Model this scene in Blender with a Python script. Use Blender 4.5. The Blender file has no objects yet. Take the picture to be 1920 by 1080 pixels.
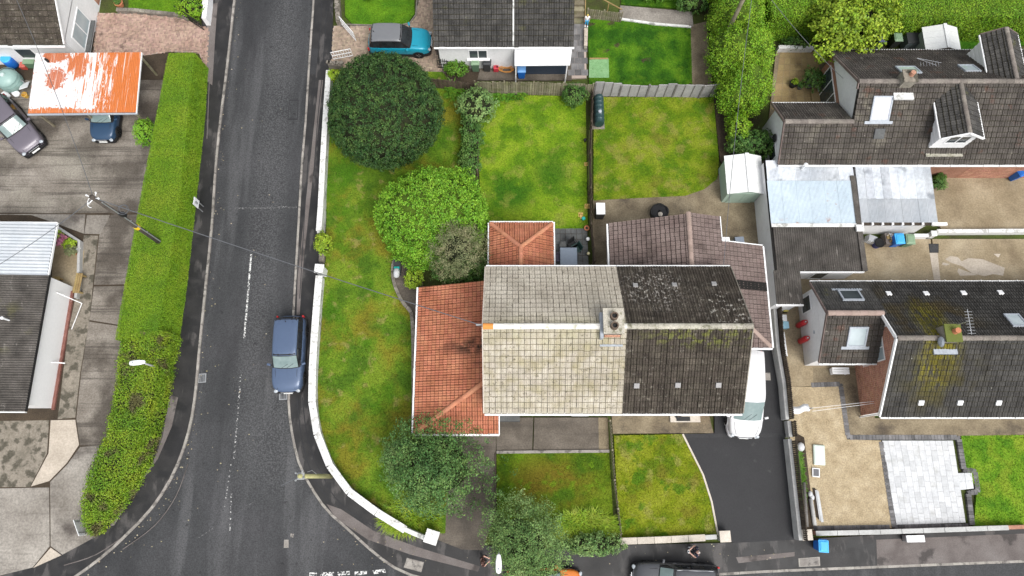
import bpy, bmesh, math, random
import numpy as np
from mathutils import Vector, Matrix, noise as mnoise
R = math.radians
random.seed(7)
rng = np.random.default_rng(11)
scene = bpy.context.scene
col = scene.collection

# ------------------------------------------------------------------ camera, sky, sun, exposure
CAM_H, FPX, TILT = 42.0, 1321.0, R(15)
cam_d = bpy.data.cameras.new('camera')
cam_d.sensor_width = 36.0
cam_d.lens = 36.0 * FPX / 1920.0
cam_d.clip_start, cam_d.clip_end = 0.5, 3000
cam = bpy.data.objects.new('camera', cam_d)
col.objects.link(cam)
cam.location = (0, 0, CAM_H)
cam.rotation_euler = (TILT, 0, 0)
scene.camera = cam

SUN_EL, SUN_AZ = R(56), R(146)          # azimuth measured clockwise from +Y
world = bpy.data.worlds.new('World')
scene.world = world
world.use_nodes = True
wn, wl = world.node_tree.nodes, world.node_tree.links
bg = wn['Background']
sky = wn.new('ShaderNodeTexSky')
sky.sky_type = 'NISHITA'
sky.sun_disc = False
sky.sun_elevation = SUN_EL
sky.sun_rotation = SUN_AZ
sky.air_density, sky.dust_density, sky.ozone_density = 1.0, 3.0, 1.0
hs = wn.new('ShaderNodeHueSaturation')
hs.inputs['Saturation'].default_value = 0.22
wl.new(sky.outputs[0], hs.inputs['Color'])
wl.new(hs.outputs[0], bg.inputs['Color'])
bg.inputs['Strength'].default_value = 0.14

sun_d = bpy.data.lights.new('sun', 'SUN')
sun_d.energy = 1.4
sun_d.angle = R(30)
sun_d.color = (1.0, 0.97, 0.92)
sun = bpy.data.objects.new('sun', sun_d)
col.objects.link(sun)
sd = Vector((math.sin(SUN_AZ) * math.cos(SUN_EL), math.cos(SUN_AZ) * math.cos(SUN_EL), math.sin(SUN_EL)))
sun.rotation_euler = sd.to_track_quat('Z', 'Y').to_euler()
sun.location = (0, 0, 60)

vs = scene.view_settings
vs.view_transform = 'Standard'
vs.look = 'None'
vs.exposure = 0.76
vs.gamma = 1.0
vs.use_curve_mapping = False

# ------------------------------------------------------------------ helpers
_ct, _st = math.cos(TILT), math.sin(TILT)
def W(px, py, z=0.0):
    """a pixel of the survey photograph -> the point of the place at height z"""
    u, v = (px - 960) / FPX, (540 - py) / FPX
    t = (CAM_H - z) / (_ct - v * _st)
    return Vector((t * u, t * (_st + v * _ct), z))
def WP(pts, z=0.0):
    return [W(p[0], p[1], z) for p in pts]
def top_of(o):
    while o.parent: o = o.parent
    return o
def tag(o, label=None, cat=None, group=None, kind=None):
    if label: o['label'] = label
    if cat: o['category'] = cat
    if group: o['group'] = group
    if kind: o['kind'] = kind
    return o
def thing(name, label, cat, loc=(0, 0, 0), rz=0.0, group=None):
    o = bpy.data.objects.new(name, None)
    o.empty_display_size = 0.3
    col.objects.link(o)
    o.location = loc
    o.rotation_euler = (0, 0, rz)
    return tag(o, label, cat, group)
def link_mesh(name, me, mat, parent=None):
    o = bpy.data.objects.new(name, me)
    col.objects.link(o)
    if mat is not None and not me.materials:
        for m in (mat if isinstance(mat, (list, tuple)) else [mat]): me.materials.append(m)
    if parent is not None: o.parent = parent
    return o

class MB:
    """collects shapes, builds ONE mesh object"""
    def __init__(s): s.v, s.f, s.mi, s.cur = [], [], [], 0
    def add(s, vs_, fs):
        b = len(s.v)
        s.v += [tuple(p) for p in vs_]
        for f in fs:
            s.f.append(tuple(i + b for i in f)); s.mi.append(s.cur)
        return s
    def box(s, x0, x1, y0, y1, z0, z1):
        v = [(x0,y0,z0),(x1,y0,z0),(x1,y1,z0),(x0,y1,z0),(x0,y0,z1),(x1,y0,z1),(x1,y1,z1),(x0,y1,z1)]
        return s.add(v, [(0,3,2,1),(4,5,6,7),(0,1,5,4),(1,2,6,5),(2,3,7,6),(3,0,4,7)])
    def cbox(s, c, size, rz=0.0, rx=0.0, ry=0.0):
        m = Matrix.Translation(c) @ Matrix.Rotation(rz,4,'Z') @ Matrix.Rotation(ry,4,'Y') @ Matrix.Rotation(rx,4,'X')
        hx, hy, hz = size[0]/2, size[1]/2, size[2]/2
        v = [m @ Vector(p) for p in [(-hx,-hy,-hz),(hx,-hy,-hz),(hx,hy,-hz),(-hx,hy,-hz),(-hx,-hy,hz),(hx,-hy,hz),(hx,hy,hz),(-hx,hy,hz)]]
        return s.add(v, [(0,3,2,1),(4,5,6,7),(0,1,5,4),(1,2,6,5),(2,3,7,6),(3,0,4,7)])
    def frustum(s, c, b, t, h, rz=0.0):
        m = Matrix.Translation(c) @ Matrix.Rotation(rz,4,'Z')
        v = [m @ Vector(p) for p in [(-b[0]/2,-b[1]/2,0),(b[0]/2,-b[1]/2,0),(b[0]/2,b[1]/2,0),(-b[0]/2,b[1]/2,0),
                                     (-t[0]/2,-t[1]/2,h),(t[0]/2,-t[1]/2,h),(t[0]/2,t[1]/2,h),(-t[0]/2,t[1]/2,h)]]
        return s.add(v, [(0,3,2,1),(4,5,6,7),(0,1,5,4),(1,2,6,5),(2,3,7,6),(3,0,4,7)])
    def poly(s, pts): return s.add(pts, [tuple(range(len(pts)))])
    def prism(s, pts, z0, z1):
        """pts: xy outline counter-clockwise or not"""
        a = sum(pts[i][0]*pts[(i+1)%len(pts)][1]-pts[(i+1)%len(pts)][0]*pts[i][1] for i in range(len(pts)))
        if a < 0: pts = list(reversed(pts))
        n = len(pts)
        v = [(p[0],p[1],z0) for p in pts] + [(p[0],p[1],z1) for p in pts]
        f = [tuple(range(n,2*n)), tuple(reversed(range(n)))] + [(i,(i+1)%n,n+(i+1)%n,n+i) for i in range(n)]
        return s.add(v, f)
    def slab(s, pts, th, nrm=None):
        """planar polygon given thickness below it"""
        P = [Vector(p) for p in pts]
        n = nrm or (P[1]-P[0]).cross(P[2]-P[0]).normalized()
        if n.z < 0: P.reverse(); n = -n if nrm is None else n
        k = len(P)
        v = P + [p - n*th for p in P]
        return s.add(v, [tuple(range(k)), tuple(reversed(range(k,2*k)))] + [((i+1)%k,i,k+i,k+(i+1)%k) for i in range(k)])
    def tube(s, pts, r, n=8, r2=None, cap=True):
        P = [Vector(p) for p in pts]
        N = len(P); rings = []
        up = None
        for i, p in enumerate(P):
            d = (P[min(i+1,N-1)] - P[max(i-1,0)]).normalized()
            if up is None:
                up = Vector((0,0,1)) if abs(d.z) < 0.9 else Vector((1,0,0))
            a = d.cross(up).normalized(); up2 = a.cross(d).normalized(); up = up2
            rr = r if r2 is None else r + (r2-r)*i/max(1,N-1)
            if isinstance(r, (list,tuple)): rr = r[i]
            rings.append([p + (a*math.cos(2*math.pi*k/n) + up2*math.sin(2*math.pi*k/n))*rr for k in range(n)])
        v = [q for rg in rings for q in rg]
        f = [(i*n+k, i*n+(k+1)%n, (i+1)*n+(k+1)%n, (i+1)*n+k) for i in range(N-1) for k in range(n)]
        if cap: f += [tuple(reversed(range(n))), tuple(range((N-1)*n, N*n))]
        return s.add(v, f)
    def lathe(s, prof, n=16, c=(0,0,0), axis='Z'):
        v = []; m = len(prof)
        for r, z in prof:
            for k in range(n):
                a = 2*math.pi*k/n; x, y = r*math.cos(a), r*math.sin(a)
                p = (x,y,z) if axis=='Z' else ((z,x,y) if axis=='X' else (y,z,x))
                v.append((p[0]+c[0],p[1]+c[1],p[2]+c[2]))
        f = [(i*n+k,i*n+(k+1)%n,(i+1)*n+(k+1)%n,(i+1)*n+k) for i in range(m-1) for k in range(n)]
        f += [tuple(reversed(range(n))), tuple(range((m-1)*n,m*n))]
        return s.add(v, f)
    def build(s, name, mat, parent=None, smooth=False, bevel=0.0, world=True, sub=0, kind=None):
        me = bpy.data.meshes.new(name)
        vv = s.v
        if world and parent is not None:
            o_ = top_of(parent).location
            vv = [(p[0]-o_.x, p[1]-o_.y, p[2]-o_.z) for p in vv]
        me.from_pydata(vv, [], s.f)
        for m in (mat if isinstance(mat,(list,tuple)) else [mat]): me.materials.append(m)
        if any(s.mi): me.polygons.foreach_set('material_index', s.mi)
        if smooth: me.polygons.foreach_set('use_smooth', [True]*len(me.polygons))
        me.update()
        o = link_mesh(name, me, None, parent)
        if bevel:
            b = o.modifiers.new('bevel','BEVEL'); b.width = bevel; b.segments = 2; b.limit_method = 'ANGLE'
        if sub:
            b = o.modifiers.new('sub','SUBSURF'); b.levels = b.render_levels = sub
        if kind: o['kind'] = kind
        return o

def inside(x, y, poly):
    r = False; n = len(poly); j = n-1
    for i in range(n):
        xi, yi, xj, yj = poly[i][0], poly[i][1], poly[j][0], poly[j][1]
        if (yi > y) != (yj > y) and x < (xj-xi)*(y-yi)/(yj-yi)+xi: r = not r
        j = i
    return r
def inside_np(X, Y, poly):
    r = np.zeros(len(X), bool); n = len(poly); j = n-1
    for i in range(n):
        xi, yi, xj, yj = poly[i][0], poly[i][1], poly[j][0], poly[j][1]
        if yi != yj:
            c = ((yi > Y) != (yj > Y)) & (X < (xj-xi)*(Y-yi)/(yj-yi)+xi)
            r ^= c
        j = i
    return r
def smooth_path(pts, n=6):
    """Catmull-Rom through 2-D/3-D points"""
    P = [Vector(p) for p in pts]; out = []
    for i in range(len(P)-1):
        p0, p1, p2, p3 = P[max(i-1,0)], P[i], P[i+1], P[min(i+2,len(P)-1)]
        for k in range(n):
            t = k/n
            out.append(0.5*((2*p1)+(p2-p0)*t+(2*p0-5*p1+4*p2-p3)*t*t+(3*p1-p0-3*p2+p3)*t**3))
    out.append(P[-1]); return out
def resample(P, step):
    out = [P[0].copy()]; acc = 0
    for a, b in zip(P, P[1:]):
        d = (b-a).length
        if d == 0: continue
        t = step-acc
        while t <= d:
            out.append(a.lerp(b, t/d)); t += step
        acc = d-(t-step)
    return out
def offset_path(P, d):
    out = []
    for i, p in enumerate(P):
        t = (P[min(i+1,len(P)-1)]-P[max(i-1,0)]); t.z = 0; t.normalize()
        out.append(p + Vector((-t.y,t.x,0))*d)
    return out

# ------------------------------------------------------------------ materials
def lin(c):
    """sRGB 0-255 -> linear"""
    return tuple(((x/255)/12.92 if x/255 <= 0.04045 else ((x/255+0.055)/1.055)**2.4) for x in c)
def rgba(c): return (c[0],c[1],c[2],1.0)
def mk(name, cols, scale=1.0, rough=0.8, bump=0.0, bscale=30.0, rnd=0.0, spec=0.3, layers=(), stretch=None,
       metal=0.0, coat=0.0, fine=0.0, fscale=60.0, wet=None, detail=4.0, trans=0.0, local=False, grain=(0.3,0.7)):
    m = bpy.data.materials.new(name); m.use_nodes = True
    nt = m.node_tree; N = nt.nodes; L = nt.links; bs = N['Principled BSDF']
    if local:
        tc = N.new('ShaderNodeTexCoord'); pos = tc.outputs['Object']
    else:
        ge = N.new('ShaderNodeNewGeometry'); pos = ge.outputs['Position']
    def noise_at(sc, off=0.0, st=None, det=4.0, ro=0.55):
        mp = N.new('ShaderNodeMapping'); L.new(pos, mp.inputs[0])
        st_ = st or (1,1,1)
        mp.inputs['Scale'].default_value = (st_[0]*sc, st_[1]*sc, st_[2]*sc)
        mp.inputs['Location'].default_value = (off, off*0.7, off*0.3)
        nz = N.new('ShaderNodeTexNoise'); nz.inputs['Scale'].default_value = 1.0
        nz.inputs['Detail'].default_value = det; nz.inputs['Roughness'].default_value = ro
        L.new(mp.outputs[0], nz.inputs['Vector']); return nz.outputs[0]
    def mixc(fac, a, b, mode='MIX'):
        x = N.new('ShaderNodeMix'); x.data_type = 'RGBA'; x.blend_type = mode
        if isinstance(fac, float): x.inputs[0].default_value = fac
        else: L.new(fac, x.inputs[0])
        for s_, q in ((6,a),(7,b)):
            if isinstance(q, tuple): x.inputs[s_].default_value = rgba(q)
            else: L.new(q, x.inputs[s_])
        return x.outputs[2]
    def ramp01(v, lo, hi):
        mr = N.new('ShaderNodeMapRange'); mr.interpolation_type = 'SMOOTHSTEP'
        L.new(v, mr.inputs[0]); mr.inputs[1].default_value = lo; mr.inputs[2].default_value = hi
        return mr.outputs[0]
    def math_(op, a, b):
        x = N.new('ShaderNodeMath'); x.operation = op
        for i, q in enumerate((a,b)):
            if isinstance(q,(int,float)): x.inputs[i].default_value = q
            else: L.new(q, x.inputs[i])
        return x.outputs[0]
    if len(cols) == 1:
        rg = N.new('ShaderNodeRGB'); rg.outputs[0].default_value = rgba(cols[0]); c = rg.outputs[0]
    else:
        cr = N.new('ShaderNodeValToRGB'); e = cr.color_ramp.elements
        g0, g1 = grain
        for i, q in enumerate(cols):
            p_ = g0 + (g1-g0)*i/(len(cols)-1)
            if i < 2: el = e[i]; el.position = p_
            else: el = e.new(p_)
            el.color = rgba(q)
        L.new(noise_at(scale, 3.1, stretch, detail), cr.inputs[0]); c = cr.outputs[0]
    wetmask = None
    for ly in layers:
        k = dict(color=(0,0,0), scale=1.0, lo=0.5, hi=0.6, off=0.0, stretch=None, det=5.0, amt=1.0, at=None, rad=1.0, wet=False)
        k.update(ly)
        msk = ramp01(noise_at(k['scale'], k['off'], k['stretch'], k['det']), k['lo'], k['hi'])
        if k['at'] is not None:
            # a patch of growth / wear with a place of its own (metres)
            mp = N.new('ShaderNodeMapping'); mp.vector_type = 'POINT'
            rx, ry = k['rad'] if isinstance(k['rad'], tuple) else (k['rad'], k['rad'])
            mp.inputs['Location'].default_value = (-k['at'][0]/rx, -k['at'][1]/ry, 0)
            mp.inputs['Scale'].default_value = (1/rx, 1/ry, 0)
            L.new(pos, mp.inputs[0])
            ln = N.new('ShaderNodeVectorMath'); ln.operation = 'LENGTH'; L.new(mp.outputs[0], ln.inputs[0])
            fall = N.new('ShaderNodeMapRange'); fall.interpolation_type = 'SMOOTHSTEP'
            L.new(ln.outputs['Value'], fall.inputs[0])
            fall.inputs[1].default_value = 0.25; fall.inputs[2].default_value = 1.0
            fall.inputs[3].default_value = 1.0; fall.inputs[4].default_value = 0.0
            if k.get('solid'): msk = math_('MULTIPLY', fall.outputs[0], 1.0); msk = ramp01(math_('ADD', fall.outputs[0], math_('MULTIPLY', math_('SUBTRACT', noise_at(k['scale'], k['off'], k['stretch'], k['det'], .68), 0.5), k.get('rag',1.6))), 0.47, 0.55)
            else: msk = math_('MULTIPLY', msk, fall.outputs[0])
        msk = math_('MULTIPLY', msk, k['amt'])
        c = mixc(msk, c, k['color'])
        if k['wet']: wetmask = msk if wetmask is None else math_('MAXIMUM', wetmask, msk)
    if fine:
        v = ramp01(noise_at(fscale, 9.0, None, 3.0, 0.7), 0.25, 0.75)
        f2 = math_('ADD', math_('MULTIPLY', v, 2*fine), 1-fine)
        cb = N.new('ShaderNodeCombineColor')
        for i in range(3): L.new(f2, cb.inputs[i])
        c = mixc(1.0, c, cb.outputs[0], 'MULTIPLY')
    if rnd:
        ge2 = N.new('ShaderNodeNewGeometry'); oi = N.new('ShaderNodeObjectInfo')
        fr = math_('FRACT', math_('ADD', ge2.outputs['Random Per Island'], oi.outputs['Random']), 0.0)
        hv = N.new('ShaderNodeHueSaturation'); L.new(c, hv.inputs['Color'])
        L.new(math_('ADD', math_('MULTIPLY', fr, 2*rnd), 1-rnd), hv.inputs['Value'])
        fr2 = math_('FRACT', math_('MULTIPLY', fr, 17.3), 0.0)
        L.new(math_('ADD', math_('MULTIPLY', fr2, 0.05*min(1,rnd*2)), 0.5-0.025*min(1,rnd*2)), hv.inputs['Hue'])
        c = hv.outputs[0]
    L.new(c, bs.inputs['Base Color'])
    bs.inputs['Roughness'].default_value = rough
    bs.inputs['Specular IOR Level'].default_value = spec
    bs.inputs['Metallic'].default_value = metal
    if coat: bs.inputs['Coat Weight'].default_value = coat; bs.inputs['Coat Roughness'].default_value = 0.05
    if wetmask is not None:
        L.new(math_('SUBTRACT', rough, math_('MULTIPLY', wetmask, wet or 0.4)), bs.inputs['Roughness'])
    if bump:
        bp = N.new('ShaderNodeBump'); bp.inputs['Strength'].default_value = 1.0; bp.inputs['Distance'].default_value = bump
        L.new(noise_at(bscale, 5.0, None, 4.0, 0.65), bp.inputs['Height']); L.new(bp.outputs[0], bs.inputs['Normal'])
    if trans:
        bs.inputs['Transmission Weight'].default_value = trans
    return m
def plain(name, c, rough=0.5, spec=0.5, metal=0.0, coat=0.0, fine=0.06, fscale=8.0):
    return mk(name, [c], rough=rough, spec=spec, metal=metal, coat=coat, fine=fine, fscale=fscale)

MT = {}
MT['earth'] = mk('earth', [(.035,.026,.018),(.07,.052,.035)], 0.8, 0.95, 0.02, 12, fine=.3, fscale=14)
MT['rough_ground'] = mk('rough_ground', [(.045,.036,.022),(.055,.07,.016),(.065,.095,.016)], 0.6, 0.95, 0.02, 12, fine=.3, fscale=14)
MT['asphalt'] = mk('asphalt', [(.026,.027,.029),(.037,.038,.040),(.048,.048,.051)], 0.22, 0.75, 0.006, 45, fine=.42, fscale=15, spec=.4,
    layers=[dict(color=(.095,.095,.098), scale=.9, lo=.50, hi=.68, off=4, stretch=(1,.10,1), amt=.5, det=10),
            dict(color=(.018,.018,.020), scale=.35, lo=.5, hi=.66, off=14, stretch=(1,.25,1), amt=.6),
            dict(color=(.12,.12,.122), scale=11, lo=.38, hi=.66, off=24, amt=.5, det=11, at=(-15.6,20), rad=(1.7,32)),
            dict(color=(.12,.12,.122), scale=11, lo=.38, hi=.66, off=34, amt=.5, det=11, at=(-13.8,2.5), rad=(2.8,5.5)),
            dict(color=(.012,.012,.013), scale=2.4, lo=.66, hi=.70, off=44, amt=.6, det=6)])
MT['pave_wet'] = mk('pavement_tarmac', [(.013,.0125,.013),(.021,.020,.020),(.032,.030,.030)], 0.9, 0.6, 0.004, 40, fine=.28, fscale=22, spec=.4, wet=.25,
    layers=[dict(color=(.085,.078,.075), scale=.9, lo=.54, hi=.62, off=7, amt=.7, det=9, stretch=(1.6,.5,1)),
            dict(color=(.012,.012,.013), scale=.9, lo=.5, hi=.6, off=21, amt=.6, wet=True)])
MT['concrete_ribbed'] = mk('brushed_concrete', [(.145,.125,.104),(.21,.186,.158),(.28,.252,.218)], 0.45, 0.8, 0.006, 25, fine=.28, fscale=11,
    layers=[dict(color=(.055,.045,.036), scale=.35, lo=.44, hi=.62, off=3, amt=.8, det=11),
            dict(color=(.26,.24,.20), scale=.4, lo=.40, hi=.60, off=13, amt=.7, det=10, at=(-29.5,18.3), rad=(5.5,3.6)),
            dict(color=(.05,.042,.035), scale=1.6, lo=.48, hi=.66, off=8, stretch=(.12,3.2,1), amt=.6, det=8)])
MT['pave_old'] = mk('old_pavement', [(.10,.085,.08),(.14,.122,.115),(.165,.148,.14)], 0.8, 0.85, 0.004, 40, fine=.2, fscale=25,
    layers=[dict(color=(.045,.04,.038), scale=.9, lo=.56, hi=.66, off=2, amt=.8, det=8)])
MT['tarmac_new'] = mk('new_tarmac', [(.021,.021,.023),(.027,.027,.029)], 0.5, 0.7, 0.003, 50, fine=.25, fscale=24, spec=.35,
    layers=[dict(color=(.10,.098,.095), scale=1.1, lo=.66, hi=.8, off=4, amt=.5, det=9)])
MT['patch'] = mk('tarmac_patch', [(.028,.028,.03),(.04,.04,.042)], 1.5, 0.75, 0.003, 50, fine=.25, fscale=24)
MT['concrete'] = mk('concrete_yard', [(.17,.152,.13),(.25,.228,.20),(.33,.305,.27)], 0.4, 0.85, 0.006, 25, fine=.25, fscale=9,
    layers=[dict(color=(.055,.045,.04), scale=.35, lo=.50, hi=.68, off=3, amt=.85, det=8),
            dict(color=(.07,.058,.05), scale=.9, lo=.5, hi=.8, off=8, stretch=(.25,3,1), amt=.45)])
MT['concrete_dark'] = mk('damp_concrete', [(.065,.055,.045),(.105,.088,.07),(.155,.132,.108)], 0.7, 0.7, 0.005, 25, fine=.25, fscale=12,
    layers=[dict(color=(.20,.18,.15), scale=.5, lo=.62, hi=.78, off=5, amt=.6, det=8),
            dict(color=(.045,.038,.032), scale=.8, lo=.5, hi=.7, off=8, stretch=(.3,3,1), amt=.5)])
MT['concrete_brown'] = mk('brown_concrete', [(.12,.094,.062),(.19,.153,.10),(.255,.21,.14)], 0.8, 0.85, 0.005, 25, fine=.28, fscale=11,
    layers=[dict(color=(.05,.04,.032), scale=.55, lo=.52, hi=.72, off=9, amt=.8, det=8)])
MT['concrete_tan'] = mk('tan_concrete', [(.20,.155,.095),(.28,.225,.145),(.36,.30,.205)], 0.45, 0.88, 0.005, 25, fine=.2, fscale=10,
    layers=[dict(color=(.13,.095,.06), scale=.5, lo=.5, hi=.75, off=9, amt=.6, det=9)])
MT['concrete_pale'] = mk('pale_concrete', [(.38,.33,.27),(.48,.42,.35)], 1.2, 0.88, 0.004, 25, fine=.15, fscale=10)
MT['concrete_mossy'] = mk('mossy_concrete', [(.17,.15,.12),(.25,.22,.18)], 0.9, 0.9, 0.005, 25, fine=.25, fscale=9,
    layers=[dict(color=(.06,.055,.04), scale=1.8, lo=.48, hi=.6, off=3, amt=.85, det=9)])
MT['gravel'] = mk('tan_gravel', [(.30,.235,.145),(.38,.305,.195),(.45,.37,.25)], 1.4, 0.95, 0.02, 30, fine=.28, fscale=13,
    layers=[dict(color=(.25,.19,.12), scale=.5, lo=.5, hi=.8, off=3, amt=.5, det=9)])
MT['kerb'] = mk('kerb_stone', [(.22,.20,.18),(.33,.31,.28)], 2.0, 0.85, 0.003, 40, fine=.2, fscale=20, rnd=.2,
    layers=[dict(color=(.07,.065,.06), scale=3, lo=.52, hi=.66, off=3, amt=.7)])
MT['line'] = None
MT['white_wall'] = mk('white_painted_render', [(.68,.68,.68),(.76,.76,.76)], 0.8, 0.75, 0.003, 40, fine=.05, fscale=6,
    layers=[dict(color=(.50,.49,.46), scale=2.5, lo=.6, hi=.8, off=3, amt=.45, det=8)])
MT['white_dirty'] = mk('weathered_white_paint', [(.55,.55,.53),(.72,.72,.70)], 1.5, 0.8, 0.003, 40, fine=.08, fscale=9,
    layers=[dict(color=(.14,.14,.12), scale=2.2, lo=.52, hi=.68, off=3, amt=.75, det=9)])
MT['white_coping'] = mk('white_coping', [(.62,.62,.60),(.72,.72,.71)], 1.0, 0.7, rnd=.08, fine=.05, fscale=9,
    layers=[dict(color=(.30,.29,.26), scale=3.2, lo=.53, hi=.66, off=3, amt=.65, det=10), dict(color=(.14,.14,.10), scale=6.5, lo=.62, hi=.68, off=33, amt=.7, det=8)])
MT['grey_render'] = mk('grey_render', [(.36,.36,.35),(.48,.48,.47)], 1.2, 0.85, 0.003, 40, fine=.1, fscale=9,
    layers=[dict(color=(.16,.155,.145), scale=1.6, lo=.58, hi=.75, off=3, amt=.6, det=8)])
MT['upvc'] = plain('white_upvc', (.80,.80,.80), 0.4, .4, fine=.03)
MT['brickwall'] = mk('red_brickwork', [(.34,.165,.11),(.44,.235,.165)], 2.0, 0.85, 0.004, 60, fine=.3, fscale=14, rnd=.2)
MT['mortar'] = plain('mortar', (.38,.31,.27), .9, .2)
MT['red_paint'] = mk('red_painted_plinth', [(.16,.065,.05),(.24,.11,.09)], 2, .85, fine=.2, fscale=12,
    layers=[dict(color=(.42,.33,.29), scale=3, lo=.6, hi=.72, amt=.6, det=8)])
MT['block_pink'] = mk('pink_paver', [(.30,.20,.155),(.40,.28,.225)], 0.9, 0.88, rnd=.28, fine=.15, fscale=18,
    layers=[dict(color=(.11,.075,.06), scale=.9, lo=.60, hi=.72, off=2, amt=.75, det=9)])
MT['block_tan'] = mk('tan_paver', [(.25,.19,.14),(.36,.28,.21)], 0.9, 0.88, rnd=.28, fine=.15, fscale=18,
    layers=[dict(color=(.10,.08,.06), scale=.8, lo=.55, hi=.72, off=2, amt=.75, det=9)])
MT['block_grey'] = mk('grey_paver', [(.10,.098,.10),(.17,.165,.165)], 2, 0.88, rnd=.35, fine=.15, fscale=18)
MT['slab_white'] = mk('pale_paving_slab', [(.46,.47,.48),(.55,.56,.57)], 1.5, 0.7, rnd=.10, fine=.10, fscale=9,
    layers=[dict(color=(.36,.36,.34), scale=1.3, lo=.54, hi=.7, amt=.5, det=9)])
MT['slab_grey'] = mk('grey_paving_slab', [(.075,.078,.08),(.125,.128,.125)], 1.5, 0.75, rnd=.25, fine=.15, fscale=12,
    layers=[dict(color=(.04,.04,.04), scale=1.4, lo=.55, hi=.7, amt=.6, det=8)])
MT['slab_tan'] = mk('tan_paving_slab', [(.30,.215,.10),(.40,.30,.15)], 1.0, 0.85, rnd=.12, fine=.15, fscale=12,
    layers=[dict(color=(.10,.07,.035), scale=1.1, lo=.55, hi=.75, amt=.6, det=8)])
# roofs
MT['t_cream'] = mk('cream_roof_tile', [(.30,.268,.215),(.39,.352,.29),(.47,.43,.36)], 0.7, 0.85, 0.004, 30, rnd=.07, fine=.2, fscale=22,
    layers=[dict(color=(.33,.32,.16), scale=.5, lo=.42, hi=.75, off=6, amt=.6, at=(2.0,6.9), rad=(9,1.3)),
            dict(color=(.12,.10,.065), scale=4.5, lo=.62, hi=.72, off=3, amt=.7, det=9),
            dict(color=(.27,.235,.115), scale=1.6, lo=.38, hi=.70, off=31, amt=.55, at=(2.2,5.2), rad=(9,3.2), det=9), dict(color=(.06,.05,.03), scale=7, lo=.60, hi=.66, off=51, amt=.55, det=7)])
MT['t_dark'] = mk('dark_lichened_roof_tile', [(.036,.029,.023),(.057,.047,.037),(.088,.074,.058)], 1.6, 0.9, 0.005, 30, rnd=.12, fine=.5, fscale=18,
    layers=[dict(color=(.20,.18,.15), scale=4.2, lo=.59, hi=.68, off=3, amt=.55, det=9),
            dict(color=(.42,.39,.35), scale=6.5, lo=.51, hi=.66, off=13, amt=.85, det=9, at=(7.5,9.6), rad=(2.6,1.9)),
            dict(color=(.48,.45,.40), scale=5.0, lo=.56, hi=.65, off=23, amt=.9, det=9, at=(11.0,8.3), rad=(2.0,1.5)),
            dict(color=(.15,.16,.035), scale=3, lo=.48, hi=.62, off=23, amt=.7, at=(9.8,6.75), rad=(4.5,.7)),
            dict(color=(.62,.60,.56), scale=3.0, lo=.76, hi=.79, off=43, amt=.9, det=2)])
MT['t_orange'] = mk('orange_roof_tile', [(.30,.105,.055),(.385,.148,.082),(.46,.195,.112)], 1.0, 0.8, 0.003, 30, rnd=.09, fine=.15, fscale=20,
    layers=[dict(color=(.12,.045,.025), scale=.9, lo=.58, hi=.78, off=3, amt=.6, stretch=(.4,2,1)),
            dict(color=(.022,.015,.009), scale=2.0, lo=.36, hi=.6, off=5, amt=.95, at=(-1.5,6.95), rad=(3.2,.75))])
MT['t_brown'] = mk('brown_roof_tile', [(.125,.092,.082),(.165,.125,.113),(.20,.155,.14)], 1.0, 0.85, 0.003, 30, rnd=.08, fine=.15, fscale=20,
    layers=[dict(color=(.045,.033,.028), scale=.8, lo=.55, hi=.75, off=3, amt=.6)])
MT['t_brown_ridge'] = mk('brown_ridge_tile', [(.27,.20,.17),(.33,.25,.215)], 1.5, .85, rnd=.1, fine=.12, fscale=20)
MT['t_slate'] = mk('charcoal_roof_tile', [(.032,.031,.030),(.052,.050,.047),(.078,.074,.068)], 1.4, 0.88, 0.004, 30, rnd=.12, fine=.4, fscale=20,
    layers=[dict(color=(.15,.14,.125), scale=4.6, lo=.63, hi=.7, off=3, amt=.6, det=9),
            dict(color=(.10,.10,.03), scale=.9, lo=.58, hi=.7, off=9, amt=.5)])
MT['t_grey'] = mk('grey_brown_roof_tile', [(.048,.041,.036),(.072,.063,.055),(.105,.093,.08)], 1.0, 0.88, 0.004, 30, rnd=.11, fine=.4, fscale=20,
    layers=[dict(color=(.22,.20,.155), scale=.8, lo=.52, hi=.72, off=3, amt=.7, at=(20.5,20.3), rad=(4.5,2.6)),
            dict(color=(.10,.055,.04), scale=1.3, lo=.6, hi=.7, off=19, amt=.7),
            dict(color=(.28,.26,.22), scale=4.6, lo=.66, hi=.72, off=33, amt=.6, det=9)])
MT['t_moss'] = mk('mossy_charcoal_roof_tile', [(.030,.028,.026),(.046,.044,.041),(.066,.063,.058)], 1.2, 0.9, 0.004, 30, rnd=.12, fine=.4, fscale=20,
    layers=[dict(color=(.055,.040,.012), scale=.7, lo=.45, hi=.62, off=3, amt=.75, at=(22.5,8.6), rad=(4.2,3.2)),
            dict(color=(.13,.115,.010), scale=3.0, lo=.36, hi=.60, off=5, amt=.9, at=(22.6,8.0), rad=(1.3,2.2), stretch=(2.4,.5,1), det=10),
            dict(color=(.16,.14,.010), scale=3.0, lo=.36, hi=.60, off=25, amt=.95, at=(22.7,5.9), rad=(1.6,2.3), stretch=(2.4,.5,1), det=10),
            dict(color=(.06,.05,.012), scale=.8, lo=.42, hi=.6, off=15, amt=.7, at=(23.0,5.0), rad=(3.0,2.2)),
            dict(color=(.40,.38,.33), scale=4.0, lo=.73, hi=.77, off=43, amt=.9, det=3)])
MT['ridge_cream'] = mk('cream_ridge_tile', [(.62,.60,.54),(.70,.68,.63)], 1.5, .85, rnd=.08, fine=.1, fscale=15,
    layers=[dict(color=(.22,.22,.10), scale=4, lo=.58, hi=.7, amt=.6, det=8)])
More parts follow.
